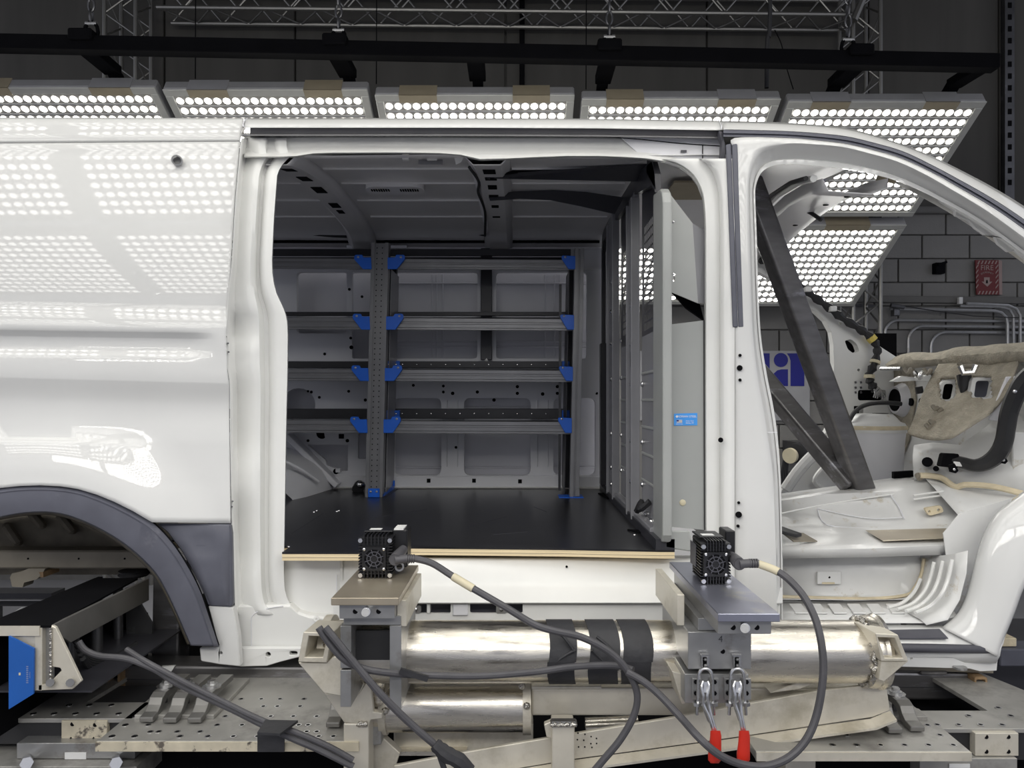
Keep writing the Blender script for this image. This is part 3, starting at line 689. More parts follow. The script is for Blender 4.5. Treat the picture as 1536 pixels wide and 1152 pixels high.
MB().grid([lane(S1, S2, 0, 2.345), lane(S1, S2, .1, 2.332), lane(S1, S2, .45, 2.326), lane(S1, S2, .5, 2.332), lane(S1, S2, .9, 2.328), lane(S1, S2, 1, 2.345)]).build('door_seal_strip', M['trim'], van, smooth=True, ang=25)
# two dark vertical strips on the pillar
for k, (xa, xb) in enumerate(((1088, 1101.5), (1096, 1111))):
    pass
for xt0, xt1, xb0, xb1 in ((1088.5, 1096.5, 1099, 1107), (1097.5, 1106, 1107.5, 1116)):
    MB().hexa([W(xb0, 491, 2.296), W(xb1, 491, 2.296), W(xb1, 491, 2.31), W(xb0, 491, 2.31)], [W(xt0, 217, 2.296), W(xt1, 215.5, 2.296), W(xt1, 215.5, 2.31), W(xt0, 217, 2.31)]).build('pillar_strip', M['trim'], van, bevel=.003)
for x, y, r in ((1110, 533, .005), (1109.5, 552, .009), (1110, 570, .005), (1108, 754, .0045), (1108, 772, .010), (1107, 789, .005), (1081, 660, .008)):
    MB().cyl(W(x, y, 2.293), W(x, y, 2.3), r, 12).build('pillar_hole', M['black'], van)
MB().box(W(1151, 649, 2.299), W(1166, 648, 2.2965)).build('seam', M['inner'], van)

# --- rocker below the side opening
sl = [(424, 838.5), (1065, 838.5), (1065, 905), (424, 905)]
g = [[W(x, y, Y) for x in (510, 600, 700, 800, 900, 1000, 1100, 1174)] for y, Y in ((833, 2.44), (838, 2.40), (842, 2.385), (870, 2.37), (882, 2.345), (904, 2.30), (906, 2.302))]
MB().grid(g).build('sill_face', M['jamb'], van, smooth=True, solid=-.002, ang=60)
# recessed pocket at the left end of the sill
g = []
for k in range(11):
    y = 836+k*9.2; u = k/10
    g.append([W(x, y, 2.405-.03*u-.012*math.sin(math.pi*min(1, (x-420)/60))) for x in (418, 427, 434, 446, 460, 475, 490, 503, 514)]+[W(514, y, 2.375-.06*u*u)])
MB().grid(g).build('sill_pocket', M['jamb'], van, smooth=True, ang=40)
MB().tube([W(505, 862, 2.385), W(505, 905, 2.375)], .002, 6).build('seam', M['inner'], van)
MB().ring(W(474.5, 929-1, 2.325), W(474.5, 929-1, 2.318), .009, .004, 14).build('grommet', M['jamb'], van)
lw = [(500, 903), (1170, 903), (1170, 932), (500, 932)]
MB().plate(P2(lw, 2.315), [P2(rect(620, 903.5, 676, 920, 3), 2.315), P2(rect(705, 904, 784, 920, 3), 2.315)], (0, .01, 0)).build('sill_lower_rail', M['jamb'], van)
MB().box(W(600, 924, 2.37), W(800, 899, 2.37)+Vector((0, .02, 0))).build('rail_backing', M['trim'], van)
for x in (623, 752): 
    MB().box(W(x-8, 921, 2.31), W(x+8, 908, 2.31)+Vector((0, .03, 0))).build('rail_clip', M['steel'], van, bevel=.004)
    MB().dome(W(x, 914, 2.309), (0, -1, 0), .007, .006, 10).build('rail_bolt', M['bolt'], van, smooth=True)
MB().box(W(640, 921, 2.308), W(645, 901, 2.308)+Vector((0, .03, 0))).build('rail_tab', M['jamb'], van, bevel=.003)
MB().box(W(679, 924, 2.309), W(702, 905, 2.309)+Vector((0, .006, 0))).build('rail_tab', M['inner'], van, bevel=.003)
MB().cyl(W(850, 850, 2.377), W(850, 850, 2.38), .004, 10).build('sill_hole', M['black'], van)
for x0 in (500, 620): pass

# --- cab step, seat box and floor
FY = lambda y, Y: None
def gsurf(rows, name, m, **k): return MB().grid([[W(*p) for p in r] for r in rows]).build(name, m, van, smooth=True, ang=k.pop('ang', 45), **k)
gsurf([[(1168, 838, 2.50), (1300, 836, 2.50), (1410, 832.5, 2.50), (1424, 832, 2.50)],
       [(1168, 825, 2.49), (1300, 823, 2.49), (1412, 818, 2.49), (1424, 817, 2.49)],
       [(1168, 817, 2.52), (1300, 816, 2.52), (1410, 812, 2.54), (1428, 810, 2.54)],
       [(1168, 800, 2.66), (1300, 803, 2.66), (1410, 800, 2.66), (1450, 797, 2.62)],
       [(1168, 788, 2.80), (1300, 790, 2.80), (1400, 793, 2.76), (1465, 782, 2.70)],
       [(1168, 768, 2.90), (1300, 778, 2.84), (1380, 780, 2.84), (1480, 770, 2.76)],
       [(1168, 752, 2.92), (1240, 741, 2.94), (1350, 737, 2.93), (1500, 752, 2.85)],
       [(1168, 746, 3.10), (1260, 733, 3.10), (1350, 721, 3.08), (1400, 722, 3.0)],
       [(1168, 741, 3.45), (1280, 725, 3.40), (1370, 712, 3.30), (1420, 720, 3.1)]], 'cab_floor', M['floorpan'], solid=-.002, ang=30)
gsurf([[(1340, 722, 3.30), (1385, 714, 3.05), (1400, 730, 2.90), (1440, 775, 2.72)],
       [(1360, 717, 3.30), (1410, 722, 3.02), (1440, 735, 2.88), (1470, 778, 2.70)],
       [(1380, 714, 3.30), (1440, 728, 3.00), (1480, 738, 2.86), (1500, 770, 2.68)],
       [(1400, 712, 3.30), (1480, 725, 3.00), (1545, 735, 2.84), (1560, 760, 2.66)]], 'floor_tunnel_side', M['floorpan'], solid=-.002, ang=60)
# floor reinforcement plates and marks
MB().tube(cr([W(1226, 763, 2.895), W(1240, 787, 2.80), W(1300, 793, 2.775)], 4), .0025, 6).build('seam', M['inner'], van)
MB().tube(cr([W(1168, 771, 2.885), W(1220, 760, 2.90), W(1280, 750, 2.905), W(1340, 741, 2.90)], 5), .0035, 6).build('seam_sealer', M['jamb'], van)
MB().tube(cr([W(1226, 763, 2.89), W(1300, 777, 2.83), W(1354, 776, 2.83)], 4), .0018, 6).build('seam', M['inner'], van)
MB().tube(cr([W(1336, 742, 2.90), W(1348, 760, 2.87), W(1356, 778, 2.83)], 4), .0025, 6).build('seam', M['inner'], van)
for y in (747, 741): MB().tube([W(1370, y+2, 2.862), W(1415, y-4, 2.862)], .004, 8).build('pressed_rib', M['jamb'], van, smooth=True)
MB().plate(P2(rounded([(1386, 762), (1412, 758), (1416, 768), (1394, 774)], 4), 2.825), [P2(circ(1394, 767.5, 2, 8), 2.825), P2(circ(1408, 765, 2.4, 8), 2.825)], (0, .01, 0)).build('sealer_patch', M['foam'], van)
MB().plate([W(1300, 797, 2.69), W(1455, 793, 2.62), W(1460, 806, 2.52), W(1325, 812, 2.52)], [], (0, .01, .002)).build('bare_metal_patch', M['tandust'], van)
MB().hexa([W(1174, 801, 2.55), W(1190, 813, 2.50), W(1226, 813, 2.55), W(1205, 801, 2.6)], [p+Vector((0, 0, .004)) for p in (W(1174, 801, 2.55), W(1190, 813, 2.50), W(1226, 813, 2.55), W(1205, 801, 2.6))]).build('latch_plate', M['tanbeam'], van)
MB().hexa([W(1168, 800, 2.52), W(1196, 807, 2.50), W(1203, 805, 2.52), W(1172, 794, 2.56)], [p+Vector((0, 0, .012)) for p in (W(1168, 800, 2.52), W(1196, 807, 2.50), W(1203, 805, 2.52), W(1172, 794, 2.56))]).build('black_latch', M['rubber'], van, bevel=.002)
# step well
gsurf([[(1168, 838, 2.60), (1290, 836, 2.60), (1350, 835, 2.60), (1380, 834, 2.60)],
       [(1168, 870, 2.62), (1290, 868, 2.62), (1352, 868, 2.62), (1382, 865, 2.58)],
       [(1168, 893, 2.61), (1290, 893, 2.61), (1350, 890, 2.61), (1375, 889, 2.57)],
       [(1168, 899, 2.58), (1290, 900, 2.58), (1355, 899, 2.58), (1372, 897, 2.56)]], 'step_riser', M['floorpan'], solid=.002)
gsurf([[(1168, 902, 2.60), (1250, 903, 2.60), (1365, 899, 2.60), (1400, 880, 2.56)],
       [(1168, 915, 2.48), (1250, 916, 2.48), (1370, 914, 2.48), (1420, 900, 2.46)],
       [(1168, 934, 2.36), (1250, 935, 2.36), (1390, 935, 2.36), (1436, 925, 2.36)]], 'step_tread', M['floorpan'], solid=-.002)
for k in range(6):
    x = 1183+k*29; MB().hexa([W(x, 907, 2.54), W(x+19, 907, 2.54), W(x+30, 921, 2.43), W(x+10, 921, 2.43)], [p+Vector((0, 0, .004)) for p in (W(x, 907, 2.54), W(x+19, 907, 2.54), W(x+30, 921, 2.43), W(x+10, 921, 2.43))]).build('tread_pad', M['floorpan'], van, bevel=.003)
gsurf([[(1380, 836, 2.60), (1374, 865, 2.60), (1366, 885, 2.60), (1360, 899, 2.60), (1340, 904, 2.58)],
       [(1398, 834, 2.55), (1392, 862, 2.55), (1382, 890, 2.54), (1370, 908, 2.52), (1350, 914, 2.50)],
       [(1416, 833, 2.48), (1411, 862, 2.48), (1400, 892, 2.47), (1386, 914, 2.44), (1365, 921, 2.42)],
       [(1432, 831, 2.41), (1430, 860, 2.40), (1420, 895, 2.39), (1404, 920, 2.38), (1380, 929, 2.37)],
       [(1452, 826, 2.34), (1450, 860, 2.34), (1440, 900, 2.34), (1422, 930, 2.34), (1390, 938, 2.34)]], 'step_end_wall', M['floorpan'], solid=-.002, ang=70)
for i, (xo, ln) in enumerate(((0, .4), (14, 1), (27, 1), (41, 1))):
    p = [(1407+xo-20, 845-xo*.15, 2.545-xo*.004), (1401+xo-20, 868, 2.54-xo*.004), (1391+xo-20, 888+xo*.08, 2.53-xo*.004), (1374+xo-20, 904+xo*.12, 2.505-xo*.003), (1352+xo-20, 911+xo*.2, 2.48-xo*.003)]
    if i == 0: p = p[1:]
    MB().tube(cr([W(*q) for q in p], 5), .006, 8).build('pressed_rib', M['jamb'], van, smooth=True)
MB().box(W(1225, 876, 2.605), W(1262, 857, 2.60)).build('step_bracket', M['floorpan'], van, bevel=.002)
MB().cyl(W(1244, 866, 2.599), W(1244, 866, 2.60), .004, 8).build('bracket_hole', M['black'], van)
MB().box(W(1233, 876, 2.598), W(1252, 873.5, 2.597)).build('sealer_mark', M['foam'], van)
MB().tube(cr([W(1386, 838, 2.575), W(1382, 862, 2.575), W(1372, 882, 2.57), W(1358, 893, 2.58), W(1300, 898, 2.585), W(1170, 895, 2.59)], 5), .006, 6).build('seam_sealer', M['foam'], van, smooth=True)
# front sill, mat, bar and flange
gsurf([[(1168, 934, 2.37), (1300, 936, 2.37), (1420, 938, 2.36), (1500, 938, 2.30)],
       [(1168, 944, 2.335), (1300, 945, 2.335), (1420, 946, 2.33), (1510, 946, 2.28)],
       [(1168, 962, 2.30), (1300, 963, 2.30), (1420, 964, 2.30), (1505, 966, 2.27)],
       [(1168, 967, 2.292), (1300, 968, 2.292), (1420, 969, 2.29), (1502, 972, 2.262)],
       [(1168, 981, 2.292), (1300, 982, 2.292), (1420, 983, 2.29), (1500, 984, 2.262)],
       [(1168, 990, 2.30), (1300, 991, 2.30), (1420, 993, 2.30), (1494, 995, 2.272)]], 'front_sill', M['white'], solid=-.002, ang=50)
MB().hexa([W(1310, 946, 2.325), W(1409, 944, 2.325), W(1423, 959, 2.30), W(1310, 959, 2.30)], [p+Vector((0, -.002, .004)) for p in (W(1310, 946, 2.325), W(1409, 944, 2.325), W(1423, 959, 2.30), W(1310, 959, 2.30))]).build('sill_mat', M['seal'], van, bevel=.002)
MB().tube([W(1290, 971, 2.283), W(1400, 972.5, 2.283), W(1485, 974, 2.275), W(1493, 975, 2.272)], [.014, .014, .013, .006], 12).build('sill_moulding', M['seal'], van, smooth=True)
MB().plate(P2([(1168, 984), (1497, 987), (1495, 1006), (1470, 1007), (1455, 1003), (1310, 999), (1168, 996)], 2.29), [P2(circ(1367, 986.8+1, 2.3, 8), 2.29), P2(circ(1448, 989, 2.1, 8), 2.29), P2(circ(1460, 989, 3, 8), 2.29)], (0, .03, 0)).build('front_flange', M['white'], van, bevel=.002)
MB().plate(P2([(1340, 996), (1490, 1001), (1490, 1010), (1340, 1004)], 2.33), [], (0, .03, 0)).build('lower_pinch_weld', M['tanbeam'], van)
MB().cyl(W(1440, 1000, 2.28), W(1440, 1003, 2.28), .02, 14).build('jack_stud', M['steel'], van)
# hinge pillar / wing remnant at the right edge
Lc = cr([(1600, 690), (1562, 716), (1536, 736), (1514, 752), (1495, 768), (1481, 788), (1470, 812), (1462, 840), (1454, 872), (1445, 900), (1432, 922), (1410, 940)], 4)
Rc = cr([(1680, 730), (1650, 752), (1620, 775), (1595, 795), (1575, 820), (1558, 845), (1544, 868), (1533, 890), (1524, 915), (1514, 940), (1505, 962), (1498, 986)], 4)
MB().grid([lane(Lc, Rc, 0, 2.40), lane(Lc, Rc, .03, 2.345), lane(Lc, Rc, .10, 2.322), lane(Lc, Rc, .3, 2.300), lane(Lc, Rc, .6, 2.275), lane(Lc, Rc, .9, 2.255), lane(Lc, Rc, .97, 2.258), lane(Lc, Rc, 1, 2.275), lane(Lc, Rc, 1.0, 2.33)]).build('hinge_pillar', M['white'], van, smooth=True, solid=-.002, ang=60)

# --- cab side: far door frame and pillars
FYc = 3.92
pf = [(1128, 384), (1150, 391), (1164, 397), (1182, 408), (1215, 434), (1262, 475), (1302, 508), (1330, 526), (1352, 540), (1352, 560), (1342, 600), (1342, 660), (1290, 665), (1276, 690), (1262, 728), (1240, 745), (1168, 748), (1174, 733), (1196, 706), (1226, 671), (1243, 641), (1249, 600), (1251, 545), (1250, 516), (1247, 498), (1238, 481), (1222, 466), (1205, 454), (1188, 436), (1166, 423), (1140, 409), (1128, 404)]
MB().plate(P2(pf, FYc), [P2(rounded([(1267, 511), (1277, 509), (1285, 516), (1289, 527), (1280, 530), (1272, 524)], 3), FYc), P2(rect(1287, 585, 1329, 600.5, 4), FYc), P2(rect(1281, 609, 1295, 620, 1), FYc), P2(circ(1260, 485, 2.2, 8), FYc), P2(circ(1288, 555, 2, 8), FYc)], (0, .05, 0)).build('far_cab_door_frame', M['jamb'], van, bevel=.004)
MB().box(W(1262, 628, FYc+.07), W(1345, 500, FYc+.07)+Vector((0, .01, 0))).build('far_pillar_back', M['black'], van)
MB().tube(cr([W(1250, 742, 3.86), W(1222, 722, 3.86), (W(1244, 690, 3.86)), W(1262, 655, 3.86), W(1258, 620, 3.87)], 6), .014, 8).build('inner_flange', M['jamb'], van, smooth=True)
MB().tube(cr([W(1178, 735, 3.80), W(1200, 704, 3.80), W(1232, 672, 3.80), W(1262, 655, 3.80)], 6), .03, 10).build('wheel_house_lip', M['floorpan'], van, smooth=True)
for y0 in (578, 586, 593):
    for x0 in (1283, 1291): MB().tube([W(x0, y0-6, 3.915), W(x0+1, y0-3, 3.915)], .005, 6).build('clip', M['darksteel'], van)
# harness along the far pillar
h = cr([W(1140, 388, 3.87), W(1166, 401, 3.87), W(1190, 420, 3.87), W(1214, 440, 3.87), W(1240, 459, 3.87), W(1262, 476, 3.87), W(1290, 494, 3.87), W(1308, 508, 3.87), W(1316, 524, 3.86), W(1312, 545, 3.85), W(1304, 562, 3.85), W(1306, 574, 3.85), W(1313, 585, 3.86)], 5)
hr = thing('wiring_harness', W(1300, 600, 3.86), 'black taped wiring harness running down the far windscreen pillar', 'harness')
MB().tube(h, [.020+.006*math.sin(i*1.9) for i in range(len(h))], 8).build('loom', M['rubber'], hr, smooth=True)
MB().tube(h[:30], [.008]*30, 6).build('edge_trim', M['black'], hr)
for k in range(7):
    MB().tube(cr([W(1308+k, 578, 3.85), W(1312+k*2, 588, 3.84), W(1310+k*3, 596+k % 3, 3.84)], 4), .003, 5).build('loose_wire', M['bolt'], hr)
MB().tube([h[34], h[36]], .026, 8).build('tape_wrap', M['yellow'], hr, smooth=True)
MB().tube([h[50], h[52]], .028, 8).build('tape_wrap', M['tapecream'], hr, smooth=True)
MB().tube([h[44], h[45]], .028, 8).build('tape_wrap', M['tapecream'], hr, smooth=True)
for x, y in ((1212, 433), (1250, 462)):
    MB().box(W(x-9, y+6, 3.87), W(x+6, y-3, 3.83)).build('clip_bracket', M['jamb'], hr, bevel=.004)
o = MB().tube(cr([W(1270, 640, 3.6), W(1282, 618, 3.6), W(1300, 607, 3.6), W(1325, 604, 3.6), W(1352, 606, 3.6)], 6), .011, 8).build('hose', M['rubber'], smooth=True)
tag(o, 'black curved hose above the white strut tower', 'hose')

# --- windscreen header (cross beam of the roof), roof underside
Xb = lambda px, Y: (px-776)*Y/FP
def roofz(Y): return interp([(2.40, .800), (2.6, .845), (2.9, .885), (3.2, .90), (3.5, .905), (3.75, .90), (3.92, .87), (3.98, .80)], Y)
rg = []
Ys = [2.40, 2.5, 2.6, 2.75, 2.9, 3.05, 3.2, 3.35, 3.5, 3.65, 3.8, 3.9, 3.96]
for Y in Ys:
    rg.append([G(X, Y, roofz(Y)-(.012*(max(0, X-.9))**2*12)+.003*math.sin(X*9)*math.sin(Y*7)) for X in [-2.2, -1.8, -1.5, -1.2, -.9, -.6, -.3, 0, .3, .6, .8, 1.0, 1.12, 1.2]])
MB().grid(rg).build('roof_underside', M['rooftin'], van, smooth=True, solid=.002, ang=60)
# outer roof skin
rg2 = []
for Y in [2.56, 2.75, 3.0, 3.3, 3.6, 3.8, 3.97]:
    rg2.append([G(X, Y, roofz(Y)+.045-.14*max(0, X-.9)**2) for X in [-2.6, -2, -1.4, -.8, -.2, .4, .9, 1.1, 1.3]])
MB().grid(rg2).build('roof_skin', M['white'], van, smooth=True)
MB().grid([[G(X, 4.12, z) for X in (-2.6, -1, .2, .455)] for z in (-.2, .3, .85)]).build('far_side_outer_skin', M['white'], van, solid=.002)
# faint pressed ribs along the roof
for Y in (2.72, 3.0, 3.3, 3.6):
    MB().tube([G(X, Y, roofz(Y)-.002) for X in (-1.7, -.85)], .006, 6).build('roof_rib', M['rooftin'], van, smooth=True)
    MB().tube([G(X, Y, roofz(Y)-.002) for X in (-.72, -.16)], .006, 6).build('roof_rib', M['rooftin'], van, smooth=True)
    MB().tube([G(X, Y, roofz(Y)-.002) for X in (-.02, .44)], .006, 6).build('roof_rib', M['rooftin'], van, smooth=True)
def bow(xc0, xc1, name, holes, hw=.045):
    pr = [(-hw-.03, .0), (-hw, -.030), (hw, -.030), (hw+.03, .0)]
    YY = [2.40]+[2.46+.1*k for k in range(16)]
    o = MB().grid([[G(xc0+(xc1-xc0)*(Y-2.46)/1.5+a, Y, roofz(Y)+b) for a, b in pr] for Y in YY]).build(name, M['rooftin'], van, smooth=True, ang=30, solid=.001)
    for Y, l, w_ in holes:
        xc = xc0+(xc1-xc0)*(Y-2.46)/1.5
        MB().hexa([G(xc-w_, Y-l, roofz(Y-l)-.0325), G(xc+w_, Y-l, roofz(Y-l)-.0325), G(xc+w_, Y+l, roofz(Y+l)-.0325), G(xc-w_, Y+l, roofz(Y+l)-.0325)], [G(xc-w_, Y-l, roofz(Y-l)-.029), G(xc+w_, Y-l, roofz(Y-l)-.029), G(xc+w_, Y+l, roofz(Y+l)-.029), G(xc-w_, Y+l, roofz(Y+l)-.029)]).build('bow_hole', M['black'], o)
    return o
bow(-.80, -.83, 'roof_bow', [(2.58, .035, .02), (2.78, .045, .02), (3.0, .05, .022), (3.28, .04, .02), (3.40, .03, .014)])
bow(-.10, -.10, 'roof_bow', [(2.62, .05, .022), (2.78, .03, .022), (2.95, .035, .018), (3.12, .03, .02), (3.3, .02, .016), (3.5, .012, .018)])
MB().tube(cr([G(-.17, 2.6, roofz(2.6)-.02), G(-.15, 2.85, roofz(2.85)-.03), G(-.165, 3.1, roofz(3.1)-.02), G(-.15, 3.4, roofz(3.4)-.03), G(-.17, 3.85, roofz(3.85)-.02)], 6), .006, 6).build('roof_wire', M['rubber'], van)
MB().tube(cr([W(400, 341, 3.9), W(470, 349, 3.9), W(530, 352, 3.9), W(600, 343, 3.88), W(680, 343, 3.88), W(740, 352, 3.9), (W(760, 350, 3.9))], 6), .016, 8).build('roof_wire_loom', M['rubber'], van, smooth=True)
# windscreen header beam
hb = MB()
pr = [(0, 0), (.02, -.04), (.16, -.05), (.21, -.03), (.21, .0)]
hrows = [[Vector((1.0+a+(Y-2.4)*.12, Y, HC+roofz(Y)-.075+b)) for a, b in pr] for Y in (2.40, 2.6, 2.9, 3.2, 3.5, 3.75, 3.92)]
hb.grid(hrows).build('windscreen_header', M['rooftin'], van, smooth=True, ang=30, solid=.003)
MB().tube([r[0]+Vector((-.03, 0, .0)) for r in hrows], .012, 8).build('header_flange', M['jamb'], van, smooth=True)
MB().tube([r[0]+Vector((-.055, 0, .0)) for r in hrows], .008, 8).build('header_seal', M['rubber'], van, smooth=True)
MB().tube(cr([W(1168, 332, 3.3), W(1195, 312, 3.1), W(1212, 317, 3.0), W(1232, 330, 2.95)], 6), .008, 6).build('header_wire', M['rubber'], van)
for Y in (2.55, 2.8, 3.0, 3.25):
    MB().cyl(G(1.13+(Y-2.4)*.12, Y, roofz(Y)-.128), G(1.13+(Y-2.4)*.12, Y, roofz(Y)-.12), .011, 10).build('header_hole', M['black'], van)
for x in (1318, 1333): MB().cyl(W(x, 265, 2.5), W(x+10, 268, 2.5), .018, 12).build('foam_plug', M['tanpad'], van, smooth=True)
MB().box(G(.62, 2.9, roofz(3)-.03), G(.86, 3.15, roofz(3)-.022)).build('tan_pad', M['tanpad'], van)
# lower edge flange of the near windscreen pillar (torn sealing strip)
pts = [(1405, 293), (1420, 303), (1435, 318), (1446, 322), (1458, 334), (1470, 342), (1480, 350), (1492, 360), (1505, 368), (1518, 376), (1536, 388), (1536, 378), (1500, 352), (1455, 322), (1412, 300)]
MB().plate(P2([(1404, 293), (1412, 303), (1432, 316), (1432, 323), (1440, 326), (1452, 330), (1462, 342), (1476, 352), (1492, 354), (1497, 366), (1512, 378), (1522, 376), (1545, 396), (1545, 384), (1500, 351), (1450, 319)], 2.40), [], (0, .012, 0)).build('torn_flange', M['floorpan'], van, bevel=.003)

# dome lamp and vent pressed in the roof
MB().hexa([W(627, 247, 2.52), W(664, 247, 2.52), W(664, 232, 2.56), W(627, 232, 2.56)], [p+Vector((0, .01, .012)) for p in (W(627, 247, 2.52), W(664, 247, 2.52), W(664, 232, 2.56), W(627, 232, 2.56))]).build('dome_lamp', M['silverpad'], van, bevel=.003)
MB().box(W(640, 240, 2.50), W(656, 237, 2.51)).build('lamp_clip', M['label'], van, bevel=.002)
MB().box(W(603, 239, 2.47), W(614, 232, 2.49)).build('roof_tab', M['jamb'], van, bevel=.002)
MB().plate(P2([(681, 234), (695, 236), (692, 243), (684, 247)], 2.48), [], (0, .004, 0)).build('warning_tag', M['label'], van)
sp_ = thing('roof_speaker', W(597, 276, 3.1), 'oval slotted speaker grille set in the van roof underside', 'speaker')
cx = Xb(597, 3.12); cyy = 3.05; zz = roofz(3.05)
ov = rounded([(cx-.12, cyy-.055), (cx+.12, cyy-.055), (cx+.12, cyy+.055), (cx-.12, cyy+.055)], .05, 6)
MB().plate([G(x, y, zz-.022) for x, y in ov], [], (0, 0, .022)).build('grille_plate', M['rooftin'], sp_, bevel=.004)
for k in range(8):
    for s_ in (-1, 1):
        x = cx+s_*(.025+k*.010); l = .016-.001*abs(k-3)
        MB().box(G(x-.0025, cyy-.01-l, zz-.025), G(x+.0025, cyy-.01+l, zz-.0215)).build('grille_slot', M['black'], sp_)

# --- cargo bay far wall
WYi = 3.97
hol = [rect(592, 597, 662, 713, 10), rect(696, 597, 796, 713, 10), rect(830, 597, 893, 713, 10),
       rect(590, 408, 716, 538, 6), rect(744, 408, 880, 538, 6), rect(445, 408, 520, 500, 6), 
       rounded([(461, 667), (522, 667), (522, 706), (512, 706), (490, 698), (488, 690)], 2), rect(537, 650, 549, 688, 2),
       circ(448, 607, 25, 20), rect(516+12, 408, 556, 538, 3), rect(472, 348, 495, 364, 3), rect(574, 349, 599, 362, 2)]
MB().plate(P2([(250, 338), (905, 345), (905, 735), (250, 735)], WYi), [P2(h_, WYi) for h_ in hol], (0, .035, 0)).build('far_inner_wall', M['inner'], van, bevel=.003)
MB().box(W(190, 748, 4.10), W(912, 340, 4.10)+Vector((0, .006, 0))).build('far_skin', M['inner2'], van)
MB().box(W(200, 733, 3.95), W(905, 714, 3.95)+Vector((0, .02, 0))).build('wall_base_rail', M['inner'], van, bevel=.005)
MB().tube([W(250, 731, 3.945), W(905, 731, 3.945)], .005, 6).build('floor_sealer', M['jamb'], van, smooth=True)
for x0, x1, y in ((592, 662, 701), (696, 796, 701), (830, 893, 701), (696, 796, 611)):
    MB().tube([W(x0, y, 4.095), W(x1, y, 4.095)], .007, 8).build('skin_bead', M['inner2'], van, smooth=True)
for x0, x1, y in ((590, 720, 520), (744, 880, 520), (590, 720, 512), (744, 880, 512), (590, 720, 425), (744, 880, 425)):
    MB().tube([W(x0, y, 4.096), W(x1, y, 4.096)], .006, 8).build('skin_bead', M['inner2'], van, smooth=True)
for x in (648, 655, 664, 818, 832, 840):
    MB().tube([W(x, 412, 4.096), W(x, 536, 4.096)], .005, 8).build('skin_bead', M['inner2'], van, smooth=True)
for x, y in ((643, 721), (711, 721), (780, 722), (846, 722)): MB().box(W(x-2.8, y+3, 3.948), W(x+2.8, y-3, 3.95)).build('square_hole', M['black'], van)
for x, y, r in ((620, 578, .008), (665, 579, .008), (665, 588, .008), (679, 590, .01), (716, 588, .009), (741, 600, .01), (776, 580, .009), (776, 590, .009), (814, 591, .01), (836, 580, .009), (836, 590, .009), (895, 581, .008), (895, 590, .008), (684, 671, .008), (523, 587, .008), (548, 600, .009), (462, 587, .007), (467, 588, .008), (479, 596, .008), (527, 521, .011), (487, 531, .008), (524, 434, .008), (543, 445, .008), (526, 507, .008), (642, 354, .008), (675, 354, .008), (700, 359, .008), (700, 353, .007), (604, 353, .008), (470, 686, .018), (456, 674, .008), (462, 661, .008), (504, 707, .016), (521, 661, .01), (757, 363, .007), (790, 355, .01), (849, 365, .007), (894, 348, .01), (906, 355, .006)):
    MB().cyl(W(x, y, WYi-.003), W(x, y, WYi+.001), r, 8).build('wall_hole', M['black'], van)
for x, y in ((483, 650),): MB().cyl(W(x, y, WYi-.003), W(x, y, WYi+.001), .03, 14).build('wall_hole', M['black'], van)
MB().box(W(508, 658, WYi-.003), W(516, 651, WYi)).build('square_hole', M['black'], van)
MB().box(W(503, 709, WYi-.02), W(512, 702, WYi)).build('wall_bracket', M['inner'], van, bevel=.003)
for x in (820-156+20, 814): 
    pass
for xx0 in (671, 691-4, 806, 822):
    MB().tube(cr([W(xx0, 700, 3.966), W(xx0, 640, 3.966), W(xx0, 600, 3.966)], 3), .004, 6).build('pressed_line', M['inner'], van, smooth=True)
MB().box(W(721, 540, 3.93), W(738, 372, 3.93)+Vector((0, .015, 0))).build('black_wall_post', M['rackdark'], van, bevel=.003)
MB().prism([W(x, y, 3.925) for x, y in ((725.5, 542), (730, 537), (732.5, 542))], (0, .004, 0)).build('white_tag', M['label'], van)
for x0, x1, y0, y1 in ((767, 793, 347, 361), (869, 893, 347, 360)): MB().box(W(x0, y1, WYi-.012), W(x1, y0, WYi)).build('pressed_pad', M['inner'], van, bevel=.004)
MB().box(W(300, 404, 3.94), W(905, 372, 3.94)+Vector((0, .03, 0))).build('upper_wall_rail', M['inner'], van, bevel=.01)
MB().box(W(520, 372, 3.935), W(610, 368, 3.935)+Vector((0, .03, 0))).build('wall_rail_lip', M['inner'], van)
MB().grid([[G(X, Y, z) for X in (-1.9, -1, 0, .46)] for Y, z in ((3.97, .74), (3.965, .80), (3.95, .86), (3.90, .90))]).build('roof_side_cove', M['rooftin'], van, smooth=True, ang=80)
# curved corner of the far wall next to the partition
MB().grid([[W(x, y, 3.965-.02*math.sin((y-400)/180*3.1)) for x in (880, 890, 903, 912)] for y in (400, 440, 470, 500, 530, 560, 595)]).build('corner_pressing', M['inner'], van, smooth=True, ang=80)
# wheel house bulge in the cargo bay
g = []
for k in range(11):
    a = k/10; row = []
    for j in range(9):
        u = j/8; x = 300+(500-300)*math.sin(a*math.pi/2); 
        yy = 735-(735-655)*math.cos(a*math.pi/2)**.8
        row.append(W(x+(1-u)*0, yy+(733-yy)*0, 3.95) if j == 0 else G(Xb(x, 3.95)-(u*.05), 3.95-u*.45, (600-yy)*3.95/FP-u*u*.10))
    g.append(row)
MB().grid(g).build('cargo_wheel_house', M['inner'], van, smooth=True, ang=80)
MB().tube(cr([W(425, 690, 3.62), W(455, 706, 3.66), W(478, 722, 3.72)], 5), .008, 8).build('house_bead', M['inner'], van, smooth=True)
MB().bar(W(432, 652, 3.93), W(508, 728, 3.93), .03, .09, (0, 1, 0)).build('house_flange', M['inner'], van, bevel=.004)
MB().tube([W(540, 728, 3.85), W(536, 735, 3.8)], .03, 10).build('black_bracket', M['rubber'], van)
